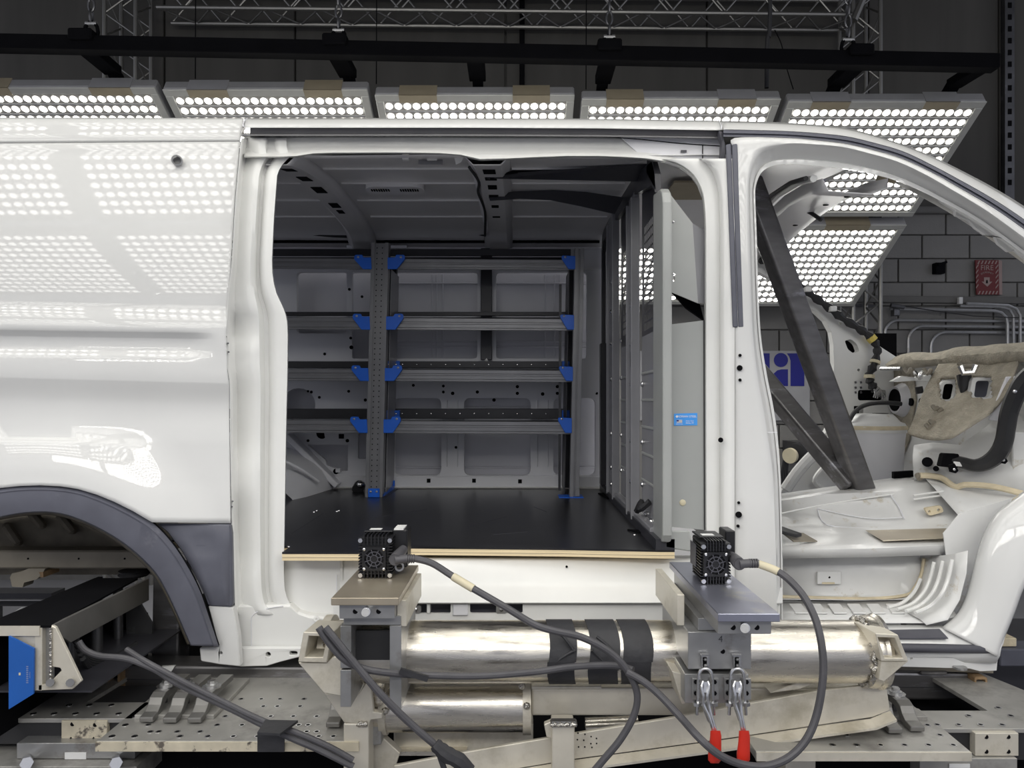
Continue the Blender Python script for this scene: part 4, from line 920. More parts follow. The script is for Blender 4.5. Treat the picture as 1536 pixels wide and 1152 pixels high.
MB().dome(W(541, 727, 3.80), (0, -1, .2), .02, .02, 12).build('ball_stud', M['bolt'], van, smooth=True)
# cab rear wall piece behind partition + far roof strip
MB().tube([G(-2.2, 3.93, .85), G(.44, 3.93, .85)], .01, 6).build('cove_seam', M['black'], van)
# added slab that stops light leaking under the far wall
MB().box(G(-1.0, 2.45, -.66), G(.82, 4.0, -.60)).build('light_stop_slab', M['inner'], van)
# ================================================================= CARGO BAY CONTENTS
ZF = .477                                               # cargo floor below the camera
pb = thing('plywood_floor', (-.5, 3.1, HC-ZF-.03), 'black film-faced plywood cargo floor with a bare pale front edge', 'floor board')
outl = [(-1.6, 2.31), (-.445, 2.31), (-.435, 2.385), (-.30, 2.47), (.36, 2.36), (.50, 2.36), (.50, 3.94), (-1.6, 3.94)]
outl = [(-1.2, 3.0), (-1.2, 2.5), (-.84, 2.46), (-.84, 2.40), (-.738, 2.39), (-.738, 2.300), (-.50, 2.300), (-.36, 2.385), (.15, 2.36), (.46, 2.33), (.50, 2.33), (.50, 3.945), (-1.9, 3.945), (-1.9, 3.0)]
MB().plate([G(x, y, -ZF-.006) for x, y in outl], [], (0, 0, .006)).build('film_face', M['plytop'], pb)
MB().plate([G(x, y+.001, -ZF-.027) for x, y in outl], [], (0, 0, .0208)).build('plywood_core', M['ply'], pb)
MB().plate([G(x, y+.0006, -ZF-.0185) for x, y in outl], [], (0, 0, .0012)).build('ply_layer', M['tanbeam'], pb)
def screws(pts, nm='floor_screw'):
    for x, y in pts:
        Y = ZF*FP/(y-600); MB().dome(W(x, y, Y), (0, 0, 1), .006, .003, 8).build(nm, M['bolt'], pb, smooth=True)
screws([(433, 820), (471, 768), (475, 766), (505, 767), (508, 766), (975, 795), (952, 802), (948, 797)])
for p, q in (((438, 800), (485, 770)), ((560, 777), (640, 764)), ((700, 790), (760, 775)), ((800, 760), (820, 768)), ((740, 802), (790, 798))):
    a = W(p[0], p[1], ZF*FP/(p[1]-600)); b = W(q[0], q[1], ZF*FP/(q[1]-600))
    MB().bar(a+Vector((0, 0, .0004)), b+Vector((0, 0, .0004)), .0016, .0006).build('scratch', M['seal'], pb)
# black anchor plate near the partition foot
MB().prism([W(x, y, ZF*FP/(y-600)) for x, y in ((941, 796), (984, 806), (984, 803), (960, 797))], (0, 0, .006)).build('anchor_plate', M['black'], pb)
MB().prism([W(x, y, ZF*FP/(y-600)) for x, y in ((897, 741), (912, 741), (922, 748), (912, 749))], (0, 0, .006)).build('anchor_plate', M['black'], pb)

# ---------------- shelf rack
rk_ = thing('shelf_rack', W(715, 740, 3.75), 'dark grey four-tier cargo shelf rack with bright blue corner brackets', 'shelf')
YF, YB = 3.60, 3.90
def cham(xc, top, bot, Y, wpx, depth, nm='upright', m='rack', rows=2, holes=True):
    """folded C-channel upright, front face towards the opening, with punched holes"""
    (xt, yt), (xb, yb_) = top, bot
    L = [W(xt-wpx/2, yt, Y), W(xt+wpx/2, yt, Y), W(xb+wpx/2, yb_, Y), W(xb-wpx/2, yb_, Y)]
    o = MB().plate([p+Vector((0, .012, 0)) for p in L], [], (0, .003, 0)).build(nm, M[m], rk_)
    for s in (0, 1):                                   # raised edge lips
        a, b = (L[0], L[3]) if s == 0 else (L[1], L[2]); dx = .008 if s == 0 else -.008
        MB().bar(a+Vector((dx, .006, 0)), b+Vector((dx, .006, 0)), .016, .014, (0, 1, 0)).build('edge_fold', M[m], o)
    dx = -.0 
    for s, (a, b) in enumerate(((L[0], L[3]), (L[1], L[2]))):
        MB().bar(a+Vector((0, depth/2, 0)), b+Vector((0, depth/2, 0)), .003, depth, (0, 1, 0)).build('side_flange', M[m], o)
    if holes:
        H = MB(); n = int((yb_-yt)/7.8)
        for k in range(1, n):
            t = k/n; x = xt+(xb-xt)*t; y = yt+(yb_-yt)*t
            for q in (-1, 1): H.cyl(W(x+q*4, y, Y+.0115), W(x+q*4, y, Y+.0125), .0032, 6)
        H.build('punched_holes', M['black'], o, kind='stuff')
    return o
LP = ((570, 364), (560.5, 746))
cham(0, LP[0], LP[1], YF, 25, .06)
RP = ((869.5, 372), (861.5, 746))
cham(0, RP[0], RP[1], YF, 13, .06, holes=False)
def onpost(P, y): return P[0][0]+(P[1][0]-P[0][0])*(y-P[0][1])/(P[1][1]-P[0][1])
# rear uprights and side panels
def backpost(P, yt, yb_, wd, m, nm='rear_upright'):
    a = W(onpost(P, yt), yt, YF); b = W(onpost(P, yb_), yb_, YF)
    a.y = b.y = YB; sh = Vector((wd, 0, 0))
    return MB().bar(a+sh, b+sh, .045, .04, (0, 1, 0)).build(nm, M[m], rk_, bevel=.002)
backpost(LP, 380, 742, .015, 'rackdark'); backpost(RP, 384, 742, -.01, 'rackdark')
o = MB().bar(W(onpost(LP, 410)+12, 400, YF+.1), W(onpost(LP, 500)+12, 470, YF+.1), .004, .12, (0, 1, 0)).build('side_gusset', M['blue'], rk_, label='deep blue side gusset')
# side infill plate joining front and rear upright (seen obliquely)
for P, s in ((LP, 1), (RP, -1)):
    a = W(onpost(P, 400), 400, YF); b = W(onpost(P, 744), 744, YF)
    wd = .045*s
    MB().hexa([a+Vector((wd, .07, 0)), b+Vector((wd, .07, 0)), b+Vector((wd, .30, .02)), a+Vector((wd, .30, 0))], [q+Vector((.003, 0, 0)) for q in (a+Vector((wd, .07, 0)), b+Vector((wd, .07, 0)), b+Vector((wd, .30, .02)), a+Vector((wd, .30, 0)))]).build('side_plate', M['powder2'] if s > 0 else M['rackdark'], rk_)
tiers = [(387, 403, 374, 383), (475.5, 494, 468, 473), (553, 571, 542, 551), (630, 649, 613, 627)]
for ti, (y0, y1, b0, b1) in enumerate(tiers):
    sl_ = .35 if ti == 0 else (.7 if ti == 1 else .6)
    def rail(xa, xb, nm='front_rail'):
        q = MB(); e = .008*(xb-xa)
        n = 4
        prof_ = [(0, .004), (.05, 0), (.32, 0), (.36, .004), (.48, .004), (.52, 0), (.78, 0), (.82, .005), (.95, .005), (1, 0), (1.0, .012)]
        rows = [[W(x, y0+(y1-y0)*f+(x-430)*.006, YF+.012+d) for x in (xa, xb)] for f, d in prof_]
        rows = [[W(xa, y0+(xa-430)*.006, YF+.03), W(xb, y0+(xb-430)*.006, YF+.03)]]+rows
        return MB().grid(rows).build(nm, M['rack'], rk_, solid=-.002)
    rail(330, onpost(LP, y0)-12); rail(onpost(LP, y0)+12, onpost(RP, y0)-6)
    zt = W(500, b0, YB).z; zb = W(500, b1+1, YB).z
    MB().box((W(330, 500, YB).x, YB-.01, zb), (W(856, 500, YB).x, YB+.004, zt)).build('rear_rail', M['rackdark'], rk_, bevel=.002)
    zs = W(500, y0+2, YF).z
    zt2 = min(zs-.004, zb)
    MB().hexa([Vector((W(330, 0, YF).x, YF+.03, zs-.03)), Vector((W(onpost(RP, y0)-4, 0, YF).x, YF+.03, zs-.03)), Vector((W(onpost(RP, y0)-4, 0, YF).x, YB-.012, zb-.012)), Vector((W(330, 0, YF).x, YB-.012, zb-.012))],
              [Vector((W(330, 0, YF).x, YF+.03, zs-.027)), Vector((W(onpost(RP, y0)-4, 0, YF).x, YF+.03, zs-.027)), Vector((W(onpost(RP, y0)-4, 0, YF).x, YB-.012, zb-.009)), Vector((W(330, 0, YF).x, YB-.012, zb-.009))]).build('shelf_tray', M['rackdark'], rk_)
    if ti > 1:
        for k in range(12):
            x = 604+k*21.5
            MB().dome(Vector((W(x, 0, YB).x, YB-.0101, (zt+zb)/2)), (0, -1, 0), .005, .003, 6).build('rail_bolt', M['bolt'], rk_)
    # blue brackets
    xl = onpost(LP, (y0+y1)/2); xr = onpost(RP, (y0+y1)/2); dy = -4
    L_ = [(xl-13, y0+3+dy), (xl-24, y0+3+dy), (xl-26, y0+dy-1), (xl-36, y0+dy-1), (xl-38, y0+dy+1), (xl-38, y0+dy+6), (xl-25, y1+.5), (xl-12, y1+.5)]
    R_ = [(xl+12, y0+3+dy), (xl+23, y0+3+dy), (xl+25, y0+dy-1), (xl+36, y0+dy-1), (xl+38, y0+dy+1), (xl+38, y0+dy+6), (xl+26, y1+.5), (xl+12, y1+.5)]
    R2 = [(xr-6, y0+dy+1), (xr-25, y0+dy), (xr-27, y0+dy+2), (xr-26, y0+dy+6), (xr-16, y1+.5), (xr-6, y1+.5)]
    for q in (L_, R_, R2):
        o = MB().plate(P2(q, YF-.008), [], (0, .010, 0)).build('corner_bracket', M['blue'], rk_, bevel=.0015)
    for x in (xl-32, xl+32, xr-21): MB().dome(W(x, y0+dy+2.5, YF-.008), (0, -1, 0), .006, .003, 8).build('bracket_bolt', M['steel'], rk_, smooth=True)
    if False: MB().hexa([W(xl+13, y1, YF), W(xl+30, y1, YF), W(xl+34, y1-1, YF+.22), W(xl+13, y1-1, YF+.22)], [W(xl+13, y1+4, YF+.0), W(xl+24, y1+4, YF), W(xl+26, y1+3, YF+.22), W(xl+13, y1+3, YF+.22)]).build('bracket_arm', M['blue'], rk_)
    if ti > 1:
        zz_ = (zt+zb)/2
        MB().box((W(591, 0, YB).x-.035, YB-.03, zz_-.035), (W(591, 0, YB).x+.035, YB-.012, zz_+.018)).build('rear_bracket', M['blue'], rk_, bevel=.002)
        for q in (-.02, .015): MB().dome((W(591, 0, YB).x+q, YB-.031, zz_), (0, -1, 0), .006, .004, 8).build('bracket_bolt', M['bolt'], rk_, smooth=True)
        MB().box((W(851, 0, YB).x-.03, YB-.03, zz_-.03), (W(851, 0, YB).x+.01, YB-.012, zz_+.018)).build('rear_bracket', M['blue'], rk_, bevel=.002)
# blue feet
MB().plate(P2([(552, 733), (569, 733), (569, 746), (552, 746)], YF-.012), [], (0, .012, 0)).build('foot_bracket', M['blue'], rk_, bevel=.0015)
for x in (556, 565): MB().dome(W(x, 737.5, YF-.012), (0, -1, 0), .006, .004, 8).build('foot_bolt', M['steel'], rk_, smooth=True)
a = W(571, 746, YF); 
MB().prism([a+Vector((.01, 0, .003)), a+Vector((.01, .32, .003)), a+Vector((.01, .32, .05)), a+Vector((.01, .02, .012))], (.004, 0, 0)).build('foot_bracket', M['blue'], rk_)
MB().box(a+Vector((-.06, .0, -.002)), a+Vector((.03, .33, .004))).build('foot_plate', M['rackdark'], rk_)
MB().box(W(582, 729, 3.88), W(592, 721, 3.88)+Vector((0, .01, 0))).build('foot_bracket', M['blue'], rk_)
a = W(858, 746, YF)
MB().box(a+Vector((-.065, -.03, -.003)), a+Vector((.055, .08, .004))).build('foot_plate', M['blue'], rk_, bevel=.001)
MB().bar(a+Vector((-.06, .03, .03)), a+Vector((-.055, .03, 1.05)), .012, .012, (0, 1, 0)).build('rear_rod', M['rackdark'], rk_)
o = MB().bar(W(866, 733, YF-.012), W(866, 744, YF-.012), .02, .01, (0, 1, 0)).build('foot_lug', M['rack'], rk_)

# ---------------- partition
XP = .470
pt = thing('partition', G(XP, 3.1, -ZF), 'grey steel cargo partition with perforated upper windows and a folded side wing', 'partition')
def PX(Y, z): return Vector((XP, Y, HC+z))
def yz(pts, th=.0008, holes=(), nm='panel', m='powder2', x=0, **k):
    return MB().plate([PX(a, b)+Vector((x, 0, 0)) for a, b in pts], [[PX(a, b)+Vector((x, 0, 0)) for a, b in h] for h in holes], (th, 0, 0)).build(nm, M[m], pt, **k)
def Yof(px): return XP*FP/(px-776)
# mesh windows are built as real slotted sheets
def slots(y0, y1, z0, z1, ny, nz, slope):
    out = []; py_ = (y1-y0)/ny; pz = (z1-z0)/nz
    for j in range(nz):
        for i in range(ny):
            a = y0+i*py_+py_*.16; b = a+py_*.68; c = z0+j*pz+pz*.10; d = c+pz*.80
            if d > slope(a, b): continue
            out.append([(a, c), (b, c), (b, d), (a, d)])
    return out
yA = (2.47, 2.80); yB_ = (2.98, 3.36)
ztopA = lambda a, b: .655-(max(0, b-2.60))*.15
sA = slots(2.50, 2.755, .255, .65, 10, 12, lambda a, b: .66)
sB = slots(3.02, 3.30, .285, .66, 10, 12, lambda a, b: .70)
yz([(2.46, -.43), (2.80, -.43), (2.80, .24), (2.46, .24)], nm='lower_panel', m='powder2', x=.006)
yz([(2.97, -.43), (3.37, -.43), (3.37, .24), (2.97, .24)], nm='lower_panel', m='powder2', x=.006)
yz([(2.46, .24), (2.80, .24), (2.80, .80), (2.46, .73)], holes=sA, nm='slotted_panel', m='partblack', x=.006)
yz([(2.97, .24), (3.37, .24), (3.37, .84), (2.97, .82)], holes=sB, nm='slotted_panel', m='partblack', x=.006)
yz([(3.62, -.46), (3.93, -.43), (3.93, .3), (3.88, .86), (3.62, .88)], nm='far_panel', m='partblack', x=.006)
# posts (folded, standing proud towards the shelves)
def post(ya, yb_, z0, z1, nm='post', m='powder', out=.03, wl=True):
    o = MB().hexa([PX(ya, z0)+Vector((-out, 0, 0)), PX(yb_, z0)+Vector((-out, 0, 0)), PX(yb_, z0), PX(ya, z0)], [PX(ya, z1)+Vector((-out, 0, 0)), PX(yb_, z1)+Vector((-out, 0, 0)), PX(yb_, z1), PX(ya, z1)]).build(nm, M[m], pt, bevel=.004, bseg=2)
    return o
p1 = MB(); ro = [(2.31, -.44), (2.31, .60), (2.33, .66), (2.37, .69), (2.46, .70)]
MB().prism([PX(a, b)+Vector((-.014, 0, 0)) for a, b in [(2.30, -.425), (2.30, .62), (2.315, .655), (2.345, .675), (2.46, .69), (2.46, -.455), (2.34, -.455), (2.315, -.447)]], (.03, 0, 0)).build('near_channel', M['powder'], pt, bevel=.006, bseg=2)
post(2.82, 2.95, -.46, .80, m='powder2', out=.022); post(3.38, 3.60, -.46, .88, m='powder2', out=.022)
for Y0, w_ in ((2.815, .018), (2.94, .015), (3.375, .02), (3.59, .015)):
    post(Y0, Y0+w_, -.46, .78 if Y0 < 3 else .86, 'post_lip', 'powder2', .034)
post(3.86, 3.93, -.45, .30, m='partblack', out=.03)
# bottom frame with rounded corners, kick plate
for (a, b) in ((2.46, 2.82), (2.95, 3.38)):
    MB().bar(PX(a, -.445)+Vector((-.01, 0, 0)), PX(b, -.445)+Vector((-.01, 0, 0)), .03, .035, (0, 0, 1)).build('bottom_frame', M['powder2'], pt, bevel=.004)
MB().prism([PX(2.33, -ZF)+Vector((-.03, 0, 0)), PX(3.92, -ZF)+Vector((-.03, 0, 0)), PX(3.92, -ZF+.025)+Vector((-.03, 0, 0)), PX(2.33, -ZF+.035)+Vector((-.03, 0, 0))], (.06, 0, 0)).build('kick_plate', M['partblack'], pt)
MB().hexa([W(998, 822, 2.33), W(1042, 828, 2.33), W(1042, 828, 2.45), W(998, 822, 2.45)], [W(998, 796, 2.33), W(1034, 796, 2.33), W(1034, 796, 2.45), W(998, 796, 2.45)]).build('heel_plate', M['powder'], pt, bevel=.004)
# top black frame
MB().prism([PX(a, b) for a, b in [(2.40, .74), (2.46, .80), (2.80, .86), (3.4, .89), (3.88, .885), (3.93, .80), (3.93, .3), (3.90, .3), (3.89, .78), (3.86, .83), (3.4, .83), (2.82, .79), (2.46, .72), (2.40, .68)]], (-.02, 0, 0)).build('top_frame', M['partblack'], pt)
yz([(2.38, .68), (2.55, .79), (2.55, .86), (2.44, .80)], nm='top_gusset', m='partblack', x=-.02)
# pale bars standing in for shelf reflections in the glossy lower panels
for k, z in enumerate((.10, -.0, -.10, -.2, -.3)):
    for (a, b) in ((2.50, 2.79), (3.0, 3.35)):
        MB().bar(PX(a, z)+Vector((.004, 0, 0)), PX(b, z)+Vector((.004, 0, 0)), .006, .010, (0, 0, 1)).build('reflection_bar', M['powder'], pt, bevel=.002)
# button-head bolts
for Y, zs in ((2.88, (.37, .22, .06, -.16, -.32)), (3.49, (.56, .42, .27, .10, -.16, -.32, -.40)), (2.78, (.06, -.16, -.32, -.39)), (3.34, (.27, .10, -.16, -.32)), (3.80, (-.05, -.18, -.30, -.35, -.38)), (2.70, (-.42,)), (2.60, (-.43,))):
    for z in zs:
        MB().dome(PX(Y, z)+Vector((-.022 if Y in (2.88, 3.49) else .004, 0, 0)), (-1, 0, 0), .011, .008, 10).build('button_bolt', M['bolt'], pt, smooth=True)
MB().box(PX(2.86, .19)+Vector((-.024, 0, 0)), PX(2.90, .13)+Vector((-.02, 0, 0))).build('post_slot', M['black'], pt)
MB().tube(cr([PX(2.60, -.36), PX(2.62, -.39)+Vector((-.03, 0, 0)), PX(2.66, -.37)+Vector((-.02, 0, 0)), PX(2.70, -.41)+Vector((-.03, 0, 0))], 4), .012, 6).build('cable_stub', M['rubber'], pt)
# side wing: upper and lower folded sheets facing the opening
YW = 2.372
wu = MB().plate(P2([(1004, 290), (1006, 292), (1039, 335), (1047, 455), (1004, 437)], YW), [P2(circ(1010, 333, 2.2, 10), YW), P2(circ(1011, 411, 2.4, 10), YW), P2(rect(1010, 415.5, 1012.5, 422), YW)], (0, .004, 0)).build('upper_wing', M['powder'], pt, label='light grey upper wing sheet with a diagonal top edge')
MB().hexa([W(1047, 455, YW), W(1059, 455, YW+.02), W(1059, 455, YW+.024), W(1047, 455, YW+.004)], [W(1039, 335, YW), W(1059, 347, YW+.02), W(1059, 347, YW+.024), W(1039, 335, YW+.004)]).build('wing_fold', M['powder2'], wu)
for y in (333, 411): MB().dome(W(1010, y, YW), (0, -1, 0), .0045, .003, 8).build('rivet', M['bolt'], wu, smooth=True)
wl_ = MB().plate(P2([(1003, 487), (1056, 480.5), (1057.5, 795), (1003, 790)], YW), [], (0, .004, 0)).build('lower_wing', M['powder'], pt, label='tall light grey lower wing sheet with a blue sticker')
MB().box(W(1002.5, 790, YW+.006), W(1001.0, 487, YW+.02)).build('wing_shadow_gap', M['partblack'], wl_)
MB().hexa([W(1056, 795, YW-.003), W(1059.5, 795, YW-.003), W(1059.5, 795, YW+.03), W(1056, 795, YW+.03)], [W(1055, 480, YW-.003), W(1058.5, 480, YW-.003), W(1058.5, 480, YW+.03), W(1055, 480, YW+.03)]).build('edge_seal', M['rubber'], wl_)
MB().dome(W(1024, 754, YW), (0, -1, 0), .0105, .004, 16).build('plug', M['tapecream'], wl_, smooth=True)
st = MB().plate(P2([(1011, 620.5), (1046, 619.5), (1046, 638), (1011, 638.5)], YW-.0015), [], (0, .0012, 0)).build('sticker', mat('sky_blue_sticker', (.06, .33, .85), .4, 0, .02), wl_, label='blue sticker with white writing and a small flag')
def st_text(s, size, pos, m='lab'):
    o = text_mesh(s, size, 'print', M[m], None, pos, .0002); o.parent = wl_; o.location = Vector(pos)-origin(wl_); return o
st_text('ADRIAN STEEL', .0095, W(1030.5, 624.8, YW-.0022))
MB().plate(P2([(1013.4, 624.8), (1015.4, 622.6), (1017.4, 624.8), (1015.4, 627)], YW-.0022), [], (0, .0005, 0)).build('diamond_mark', M['lab'], wl_)
st_text('Adrian, MI', .0060, W(1034.5, 634.5, YW-.0022)); st_text('Adrian Steel', .0052, W(1034.5, 631.5, YW-.0022))
for k in range(7):
    MB().box(W(1015, 634.3-k*.65, YW-.0022), W(1023.3, 633.7-k*.65, YW-.0018)).build('flag_stripe', M['lab'] if k % 2 == 0 else M['pinksign'], wl_)
MB().box(W(1015, 632.2, YW-.0026), W(1018.2, 630, YW-.0022)).build('flag_canton', M['navy'], wl_)
st_text('MADE IN USA', .0036, W(1019.2, 636.2, YW-.0022))
# black wedge behind the wing gap
MB().prism([W(1009, 438, 2.45), W(1050, 456, 2.45), W(1056, 480, 2.45), W(1030, 462, 2.45)], (0, .02, 0)).build('black_gusset', M['black'], pt)
for y in (364, 447): MB().tube([W(1053, y-8, 2.42), W(1052, y, 2.42), W(1053, y+8, 2.42)], [.010, .016, .010], 10).build('rubber_bumper', M['tapecream'], pt, smooth=True)
# roof straps from the bow to the partition head
MB().hexa([W(741, 268, 2.75), W(984, 273, 2.75), W(984, 273, 2.753), W(741, 268, 2.753)], [W(741, 261, 2.75), W(984, 245, 2.62), W(984, 245, 2.623), W(741, 261, 2.753)]).build('roof_strap', M['partblack'], pt)
MB().prism([W(x, y, 3.12) for x, y in ((733, 295), (770, 287), (830, 285), (880, 288), (936, 296), (922, 321), (870, 309), (825, 300), (780, 298), (735, 301))], (0, .004, 0)).build('roof_strap', M['partblack'], pt)
MB().prism([W(x, y, 2.73) for x, y in ((752, 262), (800, 242), (850, 238), (984, 240), (984, 246), (860, 252))], (0, .004, 0)).build('strap_flange', M['black'], pt)
o = MB().cyl(W(726, 254, 2.76), W(738, 258, 2.76), .03, 8).build('strap_clamp', M['darksteel'], pt)

# ---------------- steel diagonal braces in the cab
bt = MB().bar(W(1122, 270, 2.78), W(1294, 738, 3.02), .082, .082, (0, -1, .3)).build('diagonal_brace', M['rawtube'], bevel=.012, bseg=3, smooth=True)
tag(bt, 'long dark square steel brace from roof behind pillar to cab floor', 'brace', 'diagonal steel braces in the cab')
bt = MB().bar(W(1120, 540, 3.25), W(1278, 728, 3.02), .078, .078, (0, -1, .6)).build('diagonal_brace', M['rawtube'], bevel=.012, bseg=3, smooth=True)
tag(bt, 'shorter lower steel brace meeting the long brace at the cab floor', 'brace', 'diagonal steel braces in the cab')

# ---------------- strut tower
tw = thing('strut_tower', W(1322, 724, 3.55), 'round white strut tower with a stepped domed cap in the cab footwell', 'strut tower')
c = Vector((W(1322, 0, 3.55).x, 3.62, 0)); zz = lambda y: HC+(600-y)*3.55/FP
def turn(pr, nm, m, n=28, wob=0):
    rows = []
    for r, y in pr: rows.append([Vector((c.x+math.cos(2*math.pi*k/n)*r*(1+wob*math.sin(3*k)), c.y+math.sin(2*math.pi*k/n)*r*.8, zz(y))) for k in range(n+1)])
    return MB().grid(rows).build(nm, M[m], tw, smooth=True, ang=50)
turn([(.128, 735), (.134, 700), (.142, 660), (.148, 645), (.146, 641)], 'tower_wall', 'inner')
turn([(.150, 650), (.152, 641), (.140, 635), (.120, 633), (.100, 626), (.085, 621.5), (.045, 620.5)], 'tower_cap', 'floorpan')
turn([(.152, 645), (.154, 642), (.149, 639)], 'sealer_ring', 'foam', wob=.02)
MB().cyl((c.x+.02, c.y-.02, zz(620.6)), (c.x+.02, c.y-.02, zz(620)), .036, 16).build('cap_hole', M['black'], tw)

# ---------------- bulkhead with felt
bk = thing('bulkhead', W(1400, 740, 3.3), 'white front bulkhead panel with openings behind the hanging felt', 'panel')
XB = 2.02
def BX(px, py): Y = XB*FP/(px-776); return W(px, py, Y)
MB().prism([BX(1342, 540), BX(1560, 520), BX(1600, 560), BX(1600, 760), BX(1365, 722), BX(1345, 700)], (.02, 0, 0)).build('bulkhead_sheet', M['floorpan'], bk)
def bx(pts, off, th, nm, m, parent=bk, **k): return MB().prism([BX(*p)+Vector((-off, 0, 0)) for p in pts], (th, 0, 0)).build(nm, M[m], parent, **k)
bx([(1330+14, 553), (1372, 553), (1376, 600), (1366, 660), (1350, 700), (1342, 700)], .01, .008, 'dusty_sheet', 'felt')
MB().tube([BX(1356, 600)+Vector((-.05, 0, 0)), BX(1356, 600)+Vector((-.01, 0, 0))], [.07, .09], 20).build('duct_boss', M['inner'], bk, smooth=True)
MB().cyl(BX(1357, 600)+Vector((-.055, 0, 0)), BX(1357, 600)+Vector((-.05, 0, 0)), .058, 20).build('duct_hole', M['black'], bk)
for x, y in ((1371, 603), (1387, 603)): MB().cyl(BX(x, y)+Vector((-.02, 0, 0)), BX(x, y), .02, 12).build('sheet_hole', M['black'], bk)
# lower white toe board facing the viewer
YT = 3.12
tb = MB().grid([[W(x, y, YT-.004*(y-665)*(1 if y < 720 else .6)*.4+(-.25)*(x-1370)/170) for x, y in r] for r in
    [[(1371, 668), (1400, 664), (1440, 668), (1480, 640), (1510, 610), (1580, 590)], [(1369, 685), (1400, 682), (1440, 686), (1480, 670), (1520, 650), (1580, 640)],
     [(1370, 705), (1400, 704), (1440, 708), (1480, 705), (1520, 700), (1580, 690)], [(1371, 722), (1400, 722), (1440, 728), (1480, 735), (1520, 740), (1580, 745)]]]).build('toe_board', M['floorpan'], bk, smooth=True, solid=.003, ang=60)
MB().cyl(W(1391, 693, 2.97), W(1391, 693, 3.1), .020, 14).build('toe_hole', M['black'], bk)
MB().cyl(W(1404, 703, 2.93), W(1404, 703, 3.1), .011, 12).build('toe_hole', M['black'], bk)
MB().prism([W(1519, 648, 2.84), W(1562, 650, 2.80), W(1562, 712, 2.80), W(1519, 710, 2.84)], (0, .01, 0)).build('pale_patch', M['floorpan'], bk, bevel=.004)
MB().tube(cr([W(1380, 713, 2.98), W(1410, 716, 2.96), W(1432, 730, 2.90), W(1450, 727, 2.86), W(1490, 730, 2.80), W(1540, 742, 2.74)], 6), .012, 8).build('sealer_bead', M['foam'], bk, smooth=True)
MB().tube([W(1376, 712, 3.0), W(1380, 718, 2.98)], .012, 8).build('bolt_stub', M['tanbeam'], bk)
MB().prism([W(1341, 708, 3.2), W(1371, 706, 3.2), W(1371, 715, 3.2), W(1341, 718, 3.2)], (0, .02, 0)).build('black_gap_cover', M['black'], bk)
# torn metal tab and clips under the felt
MB().prism([W(1338, 572, 3.35), W(1352, 564, 3.35), W(1372, 566, 3.30), W(1396, 562, 3.2), (W(1400, 572, 3.2)), W(1372, 571, 3.3), W(1345, 573, 3.35)], (0, .03, 0)).build('torn_white_tab', M['jamb'], bk)
for k, (x, y) in enumerate(((1362, 556), (1378, 561), (1392, 557), (1401, 563))):
    MB().tube(cr([W(x-6, y-3, 3.25), W(x, y+4, 3.22), W(x+4, y-2, 3.22), W(x+2, y+7, 3.25)], 4), .009, 6).build('torn_clip', M['bolt'] if k % 2 else M['tanbeam'], bk, smooth=True)
MB().cyl(W(1378, 580, 3.3), W(1380, 590, 3.3), .016, 10).build('hanging_plug', M['rubber'], bk)
MB().tube([W(1322, 553, 3.6), W(1352, 553, 3.45)], .01, 6).build('bare_rod', M['bolt'], bk)

ft_ = thing('felt_insulation', W(1440, 660, 3.1), 'torn beige felt sound insulation draped over bulkhead with two cut-outs', 'insulation')
top = cr([(1328, 547, 3.75), (1345, 535, 3.7), (1365, 529, 3.55), (1400, 529, 3.40), (1414, 527, 3.35), (1436, 521, 3.2), (1475, 519, 3.05), (1500, 516, 2.95), (1536, 514, 2.85), (1600, 508, 2.7)], 5)
mid = cr([(1331, 550, 3.70), (1350, 543, 3.62), (1368, 540, 3.47), (1400, 540, 3.32), (1414, 538, 3.27), (1436, 533, 3.12), (1475, 530, 2.97), (1500, 528, 2.87), (1536, 526, 2.77), (1600, 520, 2.62)], 5)
low = cr([(1334, 552, 3.72), (1352, 552, 3.64), (1370, 551, 3.50), (1404, 548, 3.34), (1418, 547, 3.28), (1440, 550, 3.14), (1475, 549, 2.99), (1500, 546, 2.89), (1536, 542, 2.79), (1600, 536, 2.64)], 5)
wv = lambda i: 2.0*math.sin(i*.9)+1.2*math.sin(i*2.3)
g = [[W(p[0], p[1]+1.5, p[2]+.15) for p in top], [W(p[0], p[1]+wv(i)*.4, p[2]) for i, p in enumerate(top)], [W(p[0], p[1]+wv(i+3)*.5, p[2]-.02+.01*math.sin(i*1.7)) for i, p in enumerate(mid)], [W(p[0], p[1]+wv(i+5)*.5, p[2]) for i, p in enumerate(low)], [W(p[0], p[1], p[2]+.06) for p in low]]
o = MB().grid(g).build('felt_roll', M['felt'], ft_, smooth=True, solid=.004, ang=80); md = o.modifiers.new('soft', 'SUBSURF'); md.levels = md.render_levels = 1
def felt_pt(u, v):                                      # hanging flap, u across, v down
    tl, tr = (1410, 549, 3.24), (1530, 542, 2.82); bl, br = (1362, 652, 3.16), (1452, 650, 2.86)
    ex = [(0, 0), (.35, .04), (.7, .12), (1, .20)]
    x = (tl[0]+(tr[0]-tl[0])*u)*(1-v)+(bl[0]+(br[0]-bl[0])*u)*v; y = (tl[1]+(tr[1]-tl[1])*u)*(1-v)+(bl[1]+(br[1]-bl[1])*u)*v
    Y = (tl[2]+(tr[2]-tl[2])*u)*(1-v)+(bl[2]+(br[2]-bl[2])*u)*v
    x += 12*math.sin(v*math.pi)*u-3*math.sin(v*math.pi)*(1-u); 
    y += 10*math.sin(u*math.pi)*v**2+(-22)*max(0, u-.75)/.25*v**3
    x += 24*max(0, u-.75)/.25*v**2
    Y += -.05*math.sin(v*math.pi*.8)-.02*math.sin(u*9)*math.sin(v*6)-.08*v**3
    return x, y, Y
NU, NV = 34, 34
def hole1(x, y): return ((x-1423)/13)**4+((y-586)/17)**4 < 1
